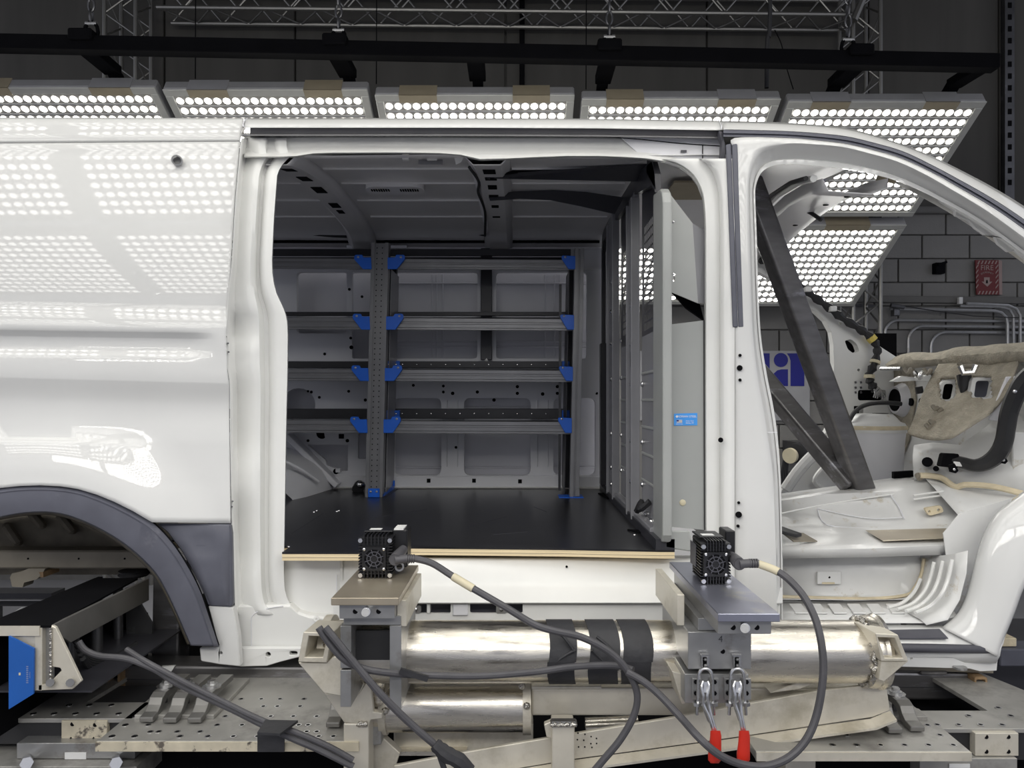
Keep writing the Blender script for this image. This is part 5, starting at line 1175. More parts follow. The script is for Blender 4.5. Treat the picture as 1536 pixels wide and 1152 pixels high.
def hole2(x, y): return abs(x-1474) < 17 and abs(y-583) < 17
m_ = MB(); idx = {}
for j in range(NV+1):
    for i in range(NU+1):
        p = felt_pt(i/NU, j/NV); idx[(i, j)] = len(m_.v); m_.v.append(W(*p))
for j in range(NV):
    for i in range(NU):
        p = felt_pt((i+.5)/NU, (j+.5)/NV)
        if hole1(p[0], p[1]) or hole2(p[0], p[1]): continue
        m_.f.append((idx[(i, j)], idx[(i+1, j)], idx[(i+1, j+1)], idx[(i, j+1)]))
o = m_.build('felt_flap', M['felt'], ft_, smooth=True, solid=.012, ang=80)
def window(xc, yc, w_, h_, Yc, sk, nm):
    out = rounded([(xc-w_+sk, yc-h_), (xc+w_+sk, yc-h_), (xc+w_-sk, yc+h_), (xc-w_-sk, yc+h_)], 7, 5)
    inn = rounded([(xc-w_*.66+sk*.7, yc-h_*.72), (xc+w_*.70+sk*.7, yc-h_*.72), (xc+w_*.66-sk*.7, yc+h_*.66), (xc-w_*.62-sk*.7, yc+h_*.66)], 5, 5)
    MB().plate(P2(out, Yc), [P2(inn, Yc)], (0, .02, 0)).build(nm, M['jamb'], ft_, bevel=.003, label='white rim of a cut-out')
    MB().plate(P2(inn, Yc+.06), [], (0, .01, 0)).build('cutout_dark', M['black'] if xc < 1450 else M['trim'], ft_)
window(1423, 588, 13, 17, 3.09, 3, 'cutout_rim'); window(1474, 584, 18, 18, 2.95, 3, 'cutout_rim')
MB().tube([W(1441, 549, 2.93), W(1446, 560, 2.92), W(1460, 558, 2.90), (W(1464, 548, 2.90))], .013, 8).build('silver_clip', M['bolt'], ft_, smooth=True)
MB().tube([W(1438, 545, 2.97), W(1446, 550, 2.95), W(1462, 549, 2.93)], .009, 8).build('silver_clip', M['tanbeam'], ft_, smooth=True)
MB().tube([W(1446, 564, 3.0), W(1446, 578, 2.99), W(1444, 590, 2.99)], [.028, .022, .008], 10).build('black_plug', M['rubber'], ft_, smooth=True)
for x, y in ((1403, 612), (1409, 614), (1393, 640), (1399, 634)): MB().tube([W(x-4, y-3, 3.0), W(x, y+2, 2.98), W(x+4, y-1, 2.98)], .009, 6).build('tear_loop', M['tanbeam'], ft_, smooth=True)
# black air duct
dk = thing('air_duct', W(1470, 720, 2.8), 'black moulded plastic air duct curving beneath the felt at right', 'duct')
dp = cr([(1428, 690, 2.92), (1444, 694, 2.90), (1462, 698, 2.85), (1480, 694, 2.82), (1497, 681, 2.79), (1506, 662, 2.77), (1510, 640, 2.75), (1514, 618, 2.73), (1524, 592, 2.70), (1538, 570, 2.67), (1570, 545, 2.6)], 6)
rows = []
for i, p in enumerate(dp):
    a = dp[max(0, i-1)]; b = dp[min(len(dp)-1, i+1)]; dx, dy = b[0]-a[0], b[1]-a[1]; l = math.hypot(dx, dy) or 1; nx, ny = -dy/l, dx/l
    hw = interp([(0, 7), (12, 8), (24, 13), (40, 13), (60, 14)], i)
    q = [(-hw, .03), (-hw, 0), (-hw*.8, -.02), (0, -.03), (hw*.8, -.02), (hw, 0), (hw, .03)]
    rows.append([W(p[0]+nx*o_, p[1]+ny*o_, p[2]+d) for o_, d in q])
MB().grid(rows).build('duct_body', M['rubber'], dk, smooth=True, solid=.003, ang=30)
MB().plate(P2([(1417, 680), (1440, 681), (1438, 703), (1412, 700)], 2.89), [], (0, .04, 0)).build('duct_mouth', M['black'], dk, bevel=.005)
MB().plate(P2([(1431, 692), (1447, 694), (1446, 700), (1431, 699)], 2.875), [], (0, .005, 0)).build('white_window', M['jamb'], dk)
for x, y in ((1504, 690), (1430, 704)):
    MB().plate(P2([(x-6, y-6), (x+2, y-9), (x+8, y+2), (x+4, y+6), (x-4, y+4)], 2.78), [P2(circ(x+1, y, 2.2, 8), 2.78)], (0, .01, 0)).build('mount_ear', M['black'], dk)
    MB().dome(W(x+1, y, 2.778), (0, -1, 0), .006, .005, 8).build('ear_screw', M['bolt'], dk, smooth=True)
MB().plate(P2([(1510, 565), (1524, 564), (1497, 632), (1483, 630)], 2.79), [P2(rounded([(1511, 576), (1515, 576), (1513, 582), (1509, 582)], 1.5), 2.79)], (0, .008, 0)).build('grey_side_strip', M['inner'], dk, bevel=.002)
MB().dome(W(1522, 587, 2.66), (0, -1, 0), .008, .005, 8).build('duct_screw', M['bolt'], dk, smooth=True)

MB().plate(P2([(1415, 800), (1440, 770), (1560, 735), (1530, 850), (1500, 950), (1380, 946), (1430, 915)], 2.47), [], (0, .004, 0)).build('footwell_side', M['floorpan'], van)
# ================================================================= FRONT PIPE RIG
rig = thing('pipe_rig', G(.1, 2.0, -1.4), 'welded aluminium pipe frame standing in front of the van sill', 'pipe frame')
PY, PZ, PR = 1.95, -.668, .080
def RX(px, Y): return (px-776)*Y/FP
def Z(py, Y): return (600-py)*Y/FP
MB().ring(G(RX(492, PY), PY, PZ), G(RX(1306, PY), PY, PZ), PR, PR-.008, 48).build('main_pipe', M['alum'], rig, smooth=True)
rr = []
for q, (d, r) in enumerate(((-.016, .080), (-.012, .090), (-.002, .094), (.012, .092), (.020, .097), (.030, .094), (.034, .07))):
    rr.append([G(RX(1304, PY)+d-.004*(1-math.cos(2*math.pi*k/40)), PY+math.cos(2*math.pi*k/40)*r, PZ+math.sin(2*math.pi*k/40)*r) for k in range(41)])
MB().grid(rr).build('end_collar', M['alum'], rig, smooth=True)
wb = [G(RX(1290, PY)+.004*math.sin(k*1.7), PY+math.cos(2*math.pi*k/60)*.085, PZ+math.sin(2*math.pi*k/60)*.085) for k in range(61)]
MB().tube(wb, [.007+.002*math.sin(k*2.4) for k in range(61)], 6).build('weld_bead', M['weld'], rig, smooth=True)
MB().ring(G(RX(488, PY), PY, PZ), G(RX(500, PY), PY, PZ), .094, .05, 40).build('end_collar', M['cast'], rig, smooth=True)
for y in (965, 985, 1006): MB().dome(G(RX(494+(y-985)*.1, 1.87), 1.856, Z(y, 1.86)), (0, -1, 0), .011, .008, 8).build('weld_lump', M['weld'], rig, smooth=True)
# hollow rectangular tube ends and gussets
def tubeend(out, inn, Y, nm, dx):
    o_ = P2(out, Y); MB().plate(o_, [P2(inn, Y)], (dx*.4, .10, 0)).build(nm, M['cast'], rig, bevel=.0015)
    MB().plate(P2(inn, Y+.095), [], (0, .004, 0)).build('tube_back', M['darksteel'], rig)
tubeend([(455, 948), (498, 950), (490, 994), (447, 993)], [(463, 954), (491, 955), (484, 986), (457, 986)], 1.80, 'square_tube_end', .02)
tubeend([(1313, 950), (1347, 952), (1363, 992), (1322, 992)], [(1317, 956), (1342, 957), (1354, 987), (1327, 987)], 1.84, 'square_tube_end', -.02)
MB().plate(P2([(1322, 992), (1363, 992), (1326, 1023), (1318, 1020)], 1.845), [], (0, .16, 0)).build('gusset', M['cast'], rig, bevel=.002)
MB().plate(P2([(447, 994), (490, 994), (500, 985), (514, 985), (514, 1045), (486, 1040)], 1.81), [], (0, .05, 0)).build('gusset', M['cast'], rig, bevel=.002)
MB().plate(P2([(486, 1040), (513, 1042), (530, 1052), (548, 1026), (556, 1026), (560, 1068), (573, 1070), (573, 1078), (556, 1080), (553, 1088), (516, 1084)], 1.90), [], (0, .02, 0)).build('end_plate', M['cast'], rig, bevel=.002)
# second, lower pipe
P2Y, P2Z, P2R = 2.02, -.842, .068
MB().ring(G(RX(548, P2Y), P2Y, P2Z), G(RX(788, P2Y), P2Y, P2Z), P2R, P2R-.008, 44).build('lower_pipe', M['alum'], rig, smooth=True)
for a, b in ((574, 584), (784, 796)):
    MB().ring(G(RX(a, P2Y), P2Y, P2Z), G(RX(b, P2Y), P2Y, P2Z), P2R+.006, .03, 44).build('end_collar', M['cast'], rig, smooth=True)
for x, y in ((783, 1030), (790, 1060), (577, 1045), (577, 1068)): MB().dome(G(RX(x, 1.94), 1.945, Z(y, 1.94)), (0, -1, .2), .010, .009, 8).build('weld_lump', M['weld'], rig, smooth=True)
MB().box(G(RX(544, 1.95), 1.93, Z(1062, 1.93)), G(RX(575, 1.95), 1.99, Z(1032, 1.93))).build('pipe_lug', M['alum'], rig, bevel=.012, bseg=3)
# square tube continuing to the right
MB().box(G(RX(797, 1.98), 1.98, Z(1074, 1.98)), G(RX(1330, 1.98), 2.06, Z(1032, 1.98))).build('cross_tube', M['cast'], rig, bevel=.006, bseg=2)
MB().box(G(RX(797, 1.98), 1.97, Z(1032, 1.98)), G(RX(902, 1.98), 2.02, Z(1027, 1.98))).build('cover_strip', M['cast'], rig, bevel=.002)
MB().plate(P2([(1155, 1040), (1206, 1020), (1240, 1018), (1200, 1034)], 1.93), [], (0, .06, 0)).build('bracket_plate', M['cast'], rig, bevel=.002)
MB().box(G(RX(590, 2.08), 2.08, Z(1127, 2.08)), G(RX(800, 2.08), 2.16, Z(1085, 2.08))).build('back_tube', M['cast'], rig, bevel=.006, bseg=2)
MB().box(G(RX(590, 2.06), 2.05, Z(1131, 2.06)), G(RX(700, 2.06), 2.16, Z(1125, 2.06))).build('back_flange', M['alum'], rig)
MB().cyl(G(RX(862, 2.15), 2.15, Z(1132, 2.15)), G(RX(1138, 2.15), 2.15, Z(1130, 2.15)), .032, 24).build('brace_pipe', M['alum'], rig, smooth=True)
MB().ring(G(RX(880, 2.06), 2.10, Z(1088, 2.1)), G(RX(960, 2.06), 2.10, Z(1084, 2.1)), .022, .014, 20).build('small_pipe', M['alum'], rig, smooth=True)
# long sloping channel
ch = [(590, 1149), (700, 1128), (800, 1111), (1019, 1075), (1229, 1036), (1323, 1026), (1330, 1032), (1335, 1066), (1310, 1076), (1229, 1088), (1072, 1111), (863, 1139), (760, 1156), (600, 1180)]
MB().plate(P2(ch, 1.93), [], (0, .012, 0)).build('sloping_channel', M['cast'], rig, bevel=.002)
lp_ = [W(1335, 1066, 1.93), W(1305, 1078, 1.93), W(1229, 1088.5, 1.93), W(1072, 1111.5, 1.93), W(863, 1139.5, 1.93), W(700, 1166, 1.93)]
MB().grid([lp_, [p+Vector((0, -.035, -.008)) for p in lp_], [p+Vector((0, -.035, -.014)) for p in lp_], [p+Vector((0, 0, -.012)) for p in lp_]]).build('channel_lip', M['cast'], rig)
for k in range(11):
    x = 866+(k % 4)*9.5+R.random()*3; y = 1099+k*2.2+R.random()*4; MB().cyl(W(x, y, 1.929), W(x, y, 1.931), .0022, 6).build('drill_pit', M['black'], rig)
# posts
def postb(x0, x1, y0, Y, d, nm='post'): return MB().box(G(RX(x0, Y), Y, -1.42), G(RX(x1, Y), Y+d, Z(y0, Y))).build(nm, M['cast'], rig, bevel=.004, bseg=2)
postb(515, 553, 1085, 1.90, .07); postb(828, 862, 1086, 1.88, .06); postb(1178, 1224, 1088, 1.97, .08)
MB().box(G(RX(826, 1.87), 1.872, Z(1092, 1.87)), G(RX(866, 1.87), 1.90, Z(1084, 1.87))).build('weld_collar', M['darksteel'], rig, bevel=.004)
MB().tube([W(x, 1087+1.2*math.sin(x*.7), 1.872) for x in range(826, 868, 3)], .005, 6).build('weld_bead', M['weld'], rig, smooth=True)
MB().tube([W(x, 1086+1.0*math.sin(x*.9), 1.895) for x in range(536, 552, 3)], .007, 6).build('weld_bead', M['weld'], rig, smooth=True)
MB().plate(P2([(555, 1084), (572, 1077), (572, 1117), (556, 1119)], 1.96), [], (0, .04, 0)).build('side_bracket', M['steel'], rig, bevel=.002)
MB().plate(P2([(556, 1090), (600, 1130), (590, 1160), (556, 1160)], 2.0), [], (0, .03, 0)).build('foot_gusset', M['cast'], rig, bevel=.002)
MB().plate(P2([(1140, 1152), (1165, 1128), (1222, 1112), (1222, 1126), (1185, 1142), (1160, 1160)], 2.02), [], (0, .05, 0)).build('foot_gusset', M['cast'], rig, bevel=.003)
MB().plate(P2([(816, 1087), (828, 1082), (828, 1108), (820, 1106)], 1.90), [], (0, .02, 0)).build('small_gusset', M['cast'], rig, bevel=.002)

# ---- camera mounts
def holes_bolts(t, x, y, Y, hx):
    for q in hx: MB().cyl(W(q, y, Y-.0008), W(q, y, Y), .0062, 12).build('tapped_hole', M['black'], t)
    MB().cyl(W(x, y+1, Y-.022), W(x, y, Y), .0105, 14).build('clamp_screw', M['bolt'], t, smooth=True)
    MB().cyl(W(x-1, y+2, Y-.030), W(x-1, y+2, Y-.022), .0095, 14).build('screw_head', M['steel'], t, smooth=True)
ml = thing('camera_mount', G(-.365, 1.93, -.75), 'left camera mount with bronze-scuffed plate over an open clamp frame', 'mount', 'steel camera mounts on the pipe')
MB().box(G(-.445, 1.75, -.4905), G(-.283, 2.10, -.4725)).build('top_plate', M['tandust'], ml, bevel=.0015)
MB().box(G(RX(509, 1.77), 1.77, -.528), G(RX(592, 1.77), 2.08, -.4912)).build('clamp_block', M['steel'], ml, bevel=.001)
holes_bolts(ml, 549, 917, 1.77, (533, 568))
MB().box(G(RX(516, 1.80), 1.795, -.551), G(RX(602, 1.80), 2.06, -.5285)).build('cross_bar', M['steel'], ml, bevel=.001)
MB().box(G(RX(512, 1.80), 1.79, Z(1000, 1.80)), G(RX(528, 1.80), 2.04, -.5515)).build('side_bar', M['steel'], ml, bevel=.001)
MB().box(G(RX(512, 1.80), 1.79, Z(1058, 1.80)), G(RX(528, 1.80), 2.04, Z(1003, 1.80))).build('side_bar', M['steel'], ml, bevel=.001)
MB().box(G(RX(585.5, 1.80), 1.79, Z(1061, 1.80)), G(RX(603, 1.80), 2.04, -.5515)).build('side_bar', M['steel'], ml, bevel=.001)
MB().box(G(RX(528, 1.84), 1.84, Z(990, 1.84)), G(RX(586, 1.84), 1.85, Z(946, 1.84))).build('gap_shade', M['rubber'], ml)  # dark sheet standing in for the shade between the bars
MB().box(G(-.2955, 1.80, -.556), G(-.272, 2.08, -.4915)).build('side_rail', M['cast'], ml, bevel=.001)
mr = thing('camera_mount', G(.50, 1.9, -.75), 'right camera mount with blue-tinted plate and two latched clamp blocks', 'mount', 'steel camera mounts on the pipe')
MB().box(G(.4435, 1.62, -.4905), G(.5805, 2.14, -.4725)).build('top_plate', M['bluesteel'], mr, bevel=.0015)
MB().box(G(RX(1077, 1.64), 1.64, -.5235), G(RX(1157, 1.64), 2.10, -.4912)).build('clamp_block', M['steel'], mr, bevel=.001)
holes_bolts(mr, 1118, 941, 1.64, (1099.5, 1135))
MB().box(G(RX(1041, 1.80), 1.76, -.553), G(RX(1124, 1.75), 2.10, -.524)).build('riser_block', M['steel'], mr, bevel=.001)
MB().box(G(RX(1032, 1.75), 1.75, Z(1004, 1.75)), G(RX(1127, 1.75), 2.06, Z(948, 1.75))).build('upper_clamp_block', M['steel'], mr, bevel=.0015)
MB().box(G(RX(1028, 1.75), 1.755, Z(1055, 1.755)), G(RX(1124, 1.75), 2.06, Z(1011, 1.755))).build('lower_clamp_block', M['steel'], mr, bevel=.0015)
MB().box(G(.392, 1.80, Z(948, 1.75)-.0), G(.410, 2.08, -.478)).build('side_rail', M['cast'], mr, bevel=.001)
MB().cyl(W(1084, 977, 1.749), W(1084, 977, 1.75), .0058, 12).build('tapped_hole', M['black'], mr)
text_mesh('4', .022, 'stamped_number', M['darksteel'], mr, W(1081, 959, 1.7494), .0003)
MB().plate(P2([(1008, 1007), (1028, 1012), (1028, 1056), (1023, 1056)], 1.80), [], (0, .2, 0)).build('side_plate', M['cast'], mr, bevel=.001)
# toggle latches with red grips
def latch(px, label, dxh):
    t = thing('toggle_clamp', W(px, 1060, 1.74), label, 'clamp', 'red-handled toggle clamps on the right camera mount')
    Y = 1.748
    MB().plate(P2([(px-7, 982), (px+6, 982), (px+6, 1004), (px+2.5, 1004), (px+2.5, 986), (px-3.5, 986), (px-3.5, 1002), (px-5, 1002), (px-5, 986), (px-7, 985)], Y-.012), [], (0, .011, 0)).build('hook_plate', M['bolt'], t, bevel=.001)
    MB().box(W(px-4, 1004, Y-.004), W(px+3, 985, Y)).build('hook_slot', M['black'], t)
    for y in (989, 998): MB().dome(W(px, y, Y-.004), (0, -1, 0), .004, .004, 8).build('hook_screw', M['steel'], t)
    for s in (-1, 1):
        MB().box(W(px+s*13-6, 1050, Y-.003), W(px+s*13+6, 1016, Y+.006)).build('base_flange', M['steel'], t, bevel=.001)
        for y in (1023, 1040): MB().cyl(W(px+s*14, y, Y-.008), W(px+s*14, y, Y-.003), .0055, 6).build('socket_screw', M['black'], t)
    u = cr([W(px-11, 1056, 1.715), W(px-10.5, 1025, 1.715), W(px-9, 1010, 1.715), W(px-4, 1003.5, 1.715), W(px+4, 1003.5, 1.715), W(px+9, 1010, 1.715), W(px+10.5, 1025, 1.715), W(px+11, 1056, 1.715)], 6)
    MB().tube(u, .0042, 8).build('u_bolt', M['bolt'], t, smooth=True)
    for s in (-1, 1):
        MB().cyl(W(px+s*12, 1053, 1.715), W(px+s*12, 1058, 1.715), .011, 6).build('nut', M['bolt'], t)
        MB().cyl(W(px+s*12, 1058, 1.715), W(px+s*12.5, 1072, 1.715), .0045, 8).build('stud', M['bolt'], t, smooth=True)
        MB().tube(cr([W(px+s*3, 1022, 1.70), W(px+s*5.5, 1030, 1.695), W(px+s*3, 1044, 1.69), W(px+s*4+1, 1056, 1.69), W(px+s*2+dxh*.5, 1075, 1.685), W(px+dxh+s*2, 1100, 1.68)], 5), .0036, 8).build('handle_wire', M['bolt'], t, smooth=True)
    MB().plate(P2([(px-6, 1058), (px+3, 1050), (px+10, 1078), (px+dxh*.5+4, 1092), (px-1+dxh*.3, 1082)], 1.70), [], (0, .006, 0)).build('lever_plate', M['steel'], t, bevel=.001)
    MB().cyl(W(px-7, 1030, 1.71), W(px+7, 1030, 1.71), .006, 10).build('pivot_pin', M['bolt'], t, smooth=True)
    MB().tube([W(px, 1022, 1.705), W(px, 1038, 1.70)], .009, 10).build('cam', M['bolt'], t, smooth=True)
    gp = [(px+dxh, 1096), (px+dxh+.5, 1104), (px+dxh, 1116), (px+dxh-1, 1130), (px+dxh-1, 1140), (px+dxh-1, 1145)]
    rows = []
    for (x, y), hw in zip(gp, (7.5, 8.5, 9, 10, 10, 6)):
        rows.append([W(x+hw*math.cos(2*math.pi*k/14)*(1), y, 1.675+.010*math.sin(2*math.pi*k/14)) for k in range(15)])
    o = MB().grid(rows)
    n = 15; b0 = len(o.v)-n; o.f.append(tuple(range(0, 14))[::-1]); o.f.append(tuple(range(b0, b0+14)))
    o.build('red_grip', M['red'], t, smooth=True, ang=70)
latch(1058, 'left toggle clamp, its red grip crossed by the hanging cable', 15)
latch(1106, 'right toggle clamp with its whole red grip in view', 10)

# black tape bands round the pipe
def band(x0, x1, lb, grp='black tape bands round the main pipe'):
    rows = []
    for i in range(7):
        x = x0+(x1-x0)*i/6; rows.append([G(RX(x, 1.87)+.004*math.sin(k*.5), PY-math.cos(2*math.pi*k/36)*(PR+.002), PZ+math.sin(2*math.pi*k/36)*(PR+.002)) for k in range(37)])
    o = MB().grid(rows).build('tape_band', M['tape'], smooth=True); tag(o, lb, 'tape', grp); return o
b1 = band(823, 864, 'leftmost black tape band, pleated over the cable on the pipe'); band(884, 929, 'middle black tape band crossed by the diagonal cable'); band(934, 979, 'rightmost smooth black tape band on the pipe')
for pts in ([(826, 940), (845, 955), (862, 978)], [(826, 1000), (845, 985), (863, 975)], [(888, 975), (905, 992), (928, 1004)], [(895, 955), (915, 972), (928, 990)]):
    o = MB().tube(cr([W(x, y, 1.868+.00035*abs(y-977)**1.15*.5) for x, y in pts], 6), [.004]*13, 6).build('tape_fold', M['tape'], b1, smooth=True)

# ---- high-speed cameras
def camera_body(x0, x1, Yf, ztop, depth, label, side):
    t = thing('high_speed_camera', G((x0+x1)/2, Yf+depth/2, -.4725), label, 'camera', 'small finned cameras on the mounts')
    zb = -.4722; w_ = x1-x0; h_ = ztop-zb
    MB().box(G(x0+.008, Yf+.008, zb+.006), G(x1-.008, Yf+depth-.03, ztop-.006)).build('body_core', M['camblack'], t, bevel=.003)
    # cooling fins round the body
    n = 13; prot = None
    for k in range(n):
        z = zb+.012+k*(h_-.02)/(n-1)
        o = MB().box(G(x0, Yf+.005, z-.0016), G(x1, Yf+depth*.6, z+.0016)).build('cooling_fin', M['camblack'], t)
    for k in range(7):
        x = x0+.016+k*(w_-.032)/6
        MB().box(G(x-.0015, Yf, ztop-.026), G(x+.0015, Yf+.05, ztop+.001)).build('cooling_fin', M['camblack'], t)
        MB().box(G(x-.0015, Yf, zb+.0005), G(x+.0015, Yf+.02, zb+.022)).build('cooling_fin', M['camblack'], t)
    MB().box(G(x0+.006, Yf+.045, ztop-.001), G(x1-.006, Yf+depth-.03, ztop+.004)).build('top_cover', M['camblack'], t, bevel=.002)
    MB().box(G(x0+.018, Yf+.06, ztop+.004), G(x0+.05, Yf+.085, ztop+.0045)).build('white_label', M['label'], t)
    # fan
    fc = G((x0+x1)/2-.002, Yf-.004, zb+.052); fs = .031
    MB().plate([fc+Vector((a, 0, b)) for a, b in ((-fs, -fs), (fs, -fs), (fs, fs), (-fs, fs))], [[fc+Vector((.026*math.cos(2*math.pi*k/20), 0, .026*math.sin(2*math.pi*k/20))) for k in range(20)]], (0, .010, 0)).build('fan_frame', M['camblack'], t, bevel=.0008)
    fan = MB().ring(fc+Vector((0, .001, 0)), fc+Vector((0, .003, 0)), .020, .018, 20).ring(fc+Vector((0, .001, 0)), fc+Vector((0, .003, 0)), .011, .009, 16)
    for k in range(8): a = math.pi*k/4+.3; fan.bar(fc+Vector((math.cos(a)*.008, .002, math.sin(a)*.008)), fc+Vector((math.cos(a)*.027, .002, math.sin(a)*.027)), .002, .002, (0, 1, 0))
    fan.build('fan_guard', M['seal'], t)
    MB().cyl(fc+Vector((0, .003, 0)), fc+Vector((0, .006, 0)), .008, 14).build('fan_hub', M['camblack'], t)
    for a in (-1, 1):
        for b in (-1, 1): MB().dome(fc+Vector((a*.026, -.0005, b*.026)), (0, -1, 0), .0042, .003, 10).build('fan_screw', M['bolt'], t, smooth=True)
    for xx, z in ((x0+.006, ztop-.014), (x1-.006, ztop-.014), (x0+.006, zb+.008), (x1-.006, zb+.008)): MB().cyl(G(xx, Yf-.001, z), G(xx, Yf+.006, z), .006, 10).build('corner_screw', M['bolt'], t, smooth=True)
    return t
cl_ = camera_body(RX(537, 1.94), RX(588, 1.94), 1.94, -.358, .14, 'left black finned camera with round grey plug beside it', 1)
MB().box(G(RX(589, 2.0), 1.99, -.455), G(RX(612, 2.0), 2.06, -.352)).build('side_module', M['camblack'], cl_, bevel=.004)
MB().box(G(RX(592, 2.0), 1.99, -.353), G(RX(606, 2.0), 2.05, -.349)).build('module_lip', M['label'], cl_)
MB().ring(W(599, 850, 1.985), W(599, 850, 1.99), .013, .008, 14).build('port_ring', M['steel'], cl_)
cr_ = camera_body(RX(1052, 1.876), RX(1097, 1.876), 1.876, -.3616, .16, 'right black finned camera with flat label plate on its side', -1)
MB().box(G(RX(1084, 2.0), 1.975, -.43), G(RX(1099, 2.0), 2.04, -.352)).build('side_module', M['camblack'], cr_, bevel=.003)
MB().box(G(RX(1052, 1.876)-.0015, 1.93, -.44), G(RX(1052, 1.876)+.0, 1.99, -.38)).build('label_plate', M['seal'], cr_)
def plug(pts, lb, parent):
    t = thing('cable_plug', pts[1], lb, 'plug')
    MB().tube(cr([pts[0], pts[1]], 3), [.012, .014, .016, .016], 16).build('plug_barrel', M['cable'], t, smooth=True)
    MB().cyl(pts[1]+Vector((0, -.002, 0)), pts[1]+Vector((0, -.0035, 0)), .013, 16).build('plug_cap', M['cable'], t, smooth=True)
    MB().cyl(pts[1], pts[2], .011, 16).build('plug_elbow', M['cable'], t, smooth=True)
    for k in range(4):
        a = Vector(pts[2]).lerp(Vector(pts[3]), k/4); b = Vector(pts[2]).lerp(Vector(pts[3]), k/4+.14)
        MB().cyl(a, b, .0115, 14).build('boot_ring', M['cable'], t, smooth=True)
    MB().cyl(pts[2], pts[3], .009, 12).build('boot', M['cable'], t, smooth=True)
plug([W(605, 824, 1.98), W(592, 840, 1.90), W(610, 838, 1.91), W(623, 838, 1.91)], 'round grey angled plug on the left camera', None)
plug([W(1097, 834, 1.93), W(1109, 846, 1.84), W(1124, 845, 1.84), W(1138, 845, 1.84)], 'round grey angled plug on the right camera', None)

# ---- cables
def cable(pts, r, lb, m='cable', n=8, seg=10, grp='grey cables round the pipe frame'):
    global LASTP; LASTP = cr([W(*p) for p in pts], n)
    o = MB().tube(LASTP, r, seg).build('cable', M[m], smooth=True); return tag(o, lb, 'cable', grp)
c1 = cable([(623, 838, 1.91), (648, 845, 1.89), (680, 865, 1.85), (710, 883, 1.83), (760, 912, 1.80), (800, 936, 1.79), (830, 946, 1.79), (870, 955, 1.79), (905, 972, 1.79), (930, 992, 1.79), (948, 1018, 1.79), (956, 1045, 1.79), (950, 1075, 1.79), (930, 1110, 1.79), (905, 1140, 1.79), (880, 1170, 1.79)], .0088, 'cable from the left camera crossing the tape bands and looping down')
MB().tube(LASTP[16:25], .0102, 12).build('cream_label', M['tapecream'], c1, smooth=True)
c2 = cable([(940, 1008, 1.785), (965, 1022, 1.775), (990, 1043, 1.76), (1020, 1075, 1.72), (1050, 1108, 1.65), (1080, 1133, 1.64), (1115, 1147, 1.65), (1150, 1149, 1.66), (1185, 1135, 1.67), (1212, 1105, 1.68), (1228, 1060, 1.69), (1235, 1000, 1.70), (1228, 945, 1.72), (1212, 905, 1.75), (1192, 878, 1.78), (1168, 858, 1.81), (1138, 846, 1.84)], .0088, 'cable hanging in a wide loop from the right camera over the red grip')
MB().tube(LASTP[-9:], .0102, 12).build('cream_label', M['tapecream'], c2, smooth=True)
cable([(478, 941, 1.74), (492, 962, 1.74), (515, 988, 1.74), (545, 1003, 1.75), (590, 1010, 1.77), (640, 1013, 1.80), (720, 1014, 1.82), (800, 1008, 1.825), (860, 1000, 1.828), (920, 998, 1.825), (950, 1005, 1.80)], .0085, 'cable sagging along the lower side of the main pipe')
c4 = cable([(488, 941, 1.73), (510, 968, 1.73), (538, 1002, 1.73), (570, 1040, 1.73), (610, 1080, 1.74), (650, 1115, 1.75), (680, 1138, 1.75), (720, 1165, 1.75)], .0088, 'cable running steeply down over the left clamp frame')
MB().tube(cr([W(652, 1116, 1.745), W(668, 1130, 1.742), W(690, 1142, 1.745), (W(705, 1156, 1.745))], 4), [.014, .017, .016, .019, .018, .02, .018, .019, .02, .018, .017, .016, .016][:13], 8).build('tape_wrap', M['tape'], c4, smooth=True)
for pts in ([(655, 1118), (660, 1135), (668, 1158)], [(662, 1122), (678, 1138), (690, 1160)]): MB().tube(cr([W(x, y, 1.74) for x, y in pts], 4), .007, 6).build('tape_tail', M['tape'], c4, smooth=True)
MB().bar(W(600, 1006, 1.765), W(642, 1018, 1.775), .014, .008, (0, -1, 0)).build('tape_wrap', M['tape'], c4)
cable([(118, 962, 2.0), (128, 975, 2.0), (150, 984, 2.0), (190, 988, 2.0), (230, 1003, 2.0), (262, 1023, 2.0), (300, 1042, 1.96), (350, 1065, 1.92), (400, 1090, 1.88), (440, 1108, 1.85), (480, 1125, 1.84), (530, 1150, 1.84)], .0085, 'lower of two cables crossing the left steel tube and deck plate', grp='cables lying over the left deck plate')
cable([(190, 974, 2.02), (215, 990, 2.0), (250, 1009, 1.99), (290, 1030, 1.96), (340, 1055, 1.92), (392, 1080, 1.88), (440, 1097, 1.85), (490, 1118, 1.84), (530, 1140, 1.84)], .0075, 'upper of two cables crossing the left steel tube and deck plate', grp='cables lying over the left deck plate')
o = MB().hexa([W(398, 1083, 1.87), W(447, 1084, 1.87), W(420, 1104, 1.80), W(386, 1102, 1.80)], [p+Vector((0, 0, .006)) for p in (W(398, 1083, 1.87), W(447, 1084, 1.87), W(420, 1104, 1.80), W(386, 1102, 1.80))])
o.box(W(386, 1128, 1.885), W(426, 1102, 1.885)+Vector((0, .006, 0)))
tag(o.build('tape_patch', M['tape']), 'black tape holding the cables over the deck plate edge', 'tape')

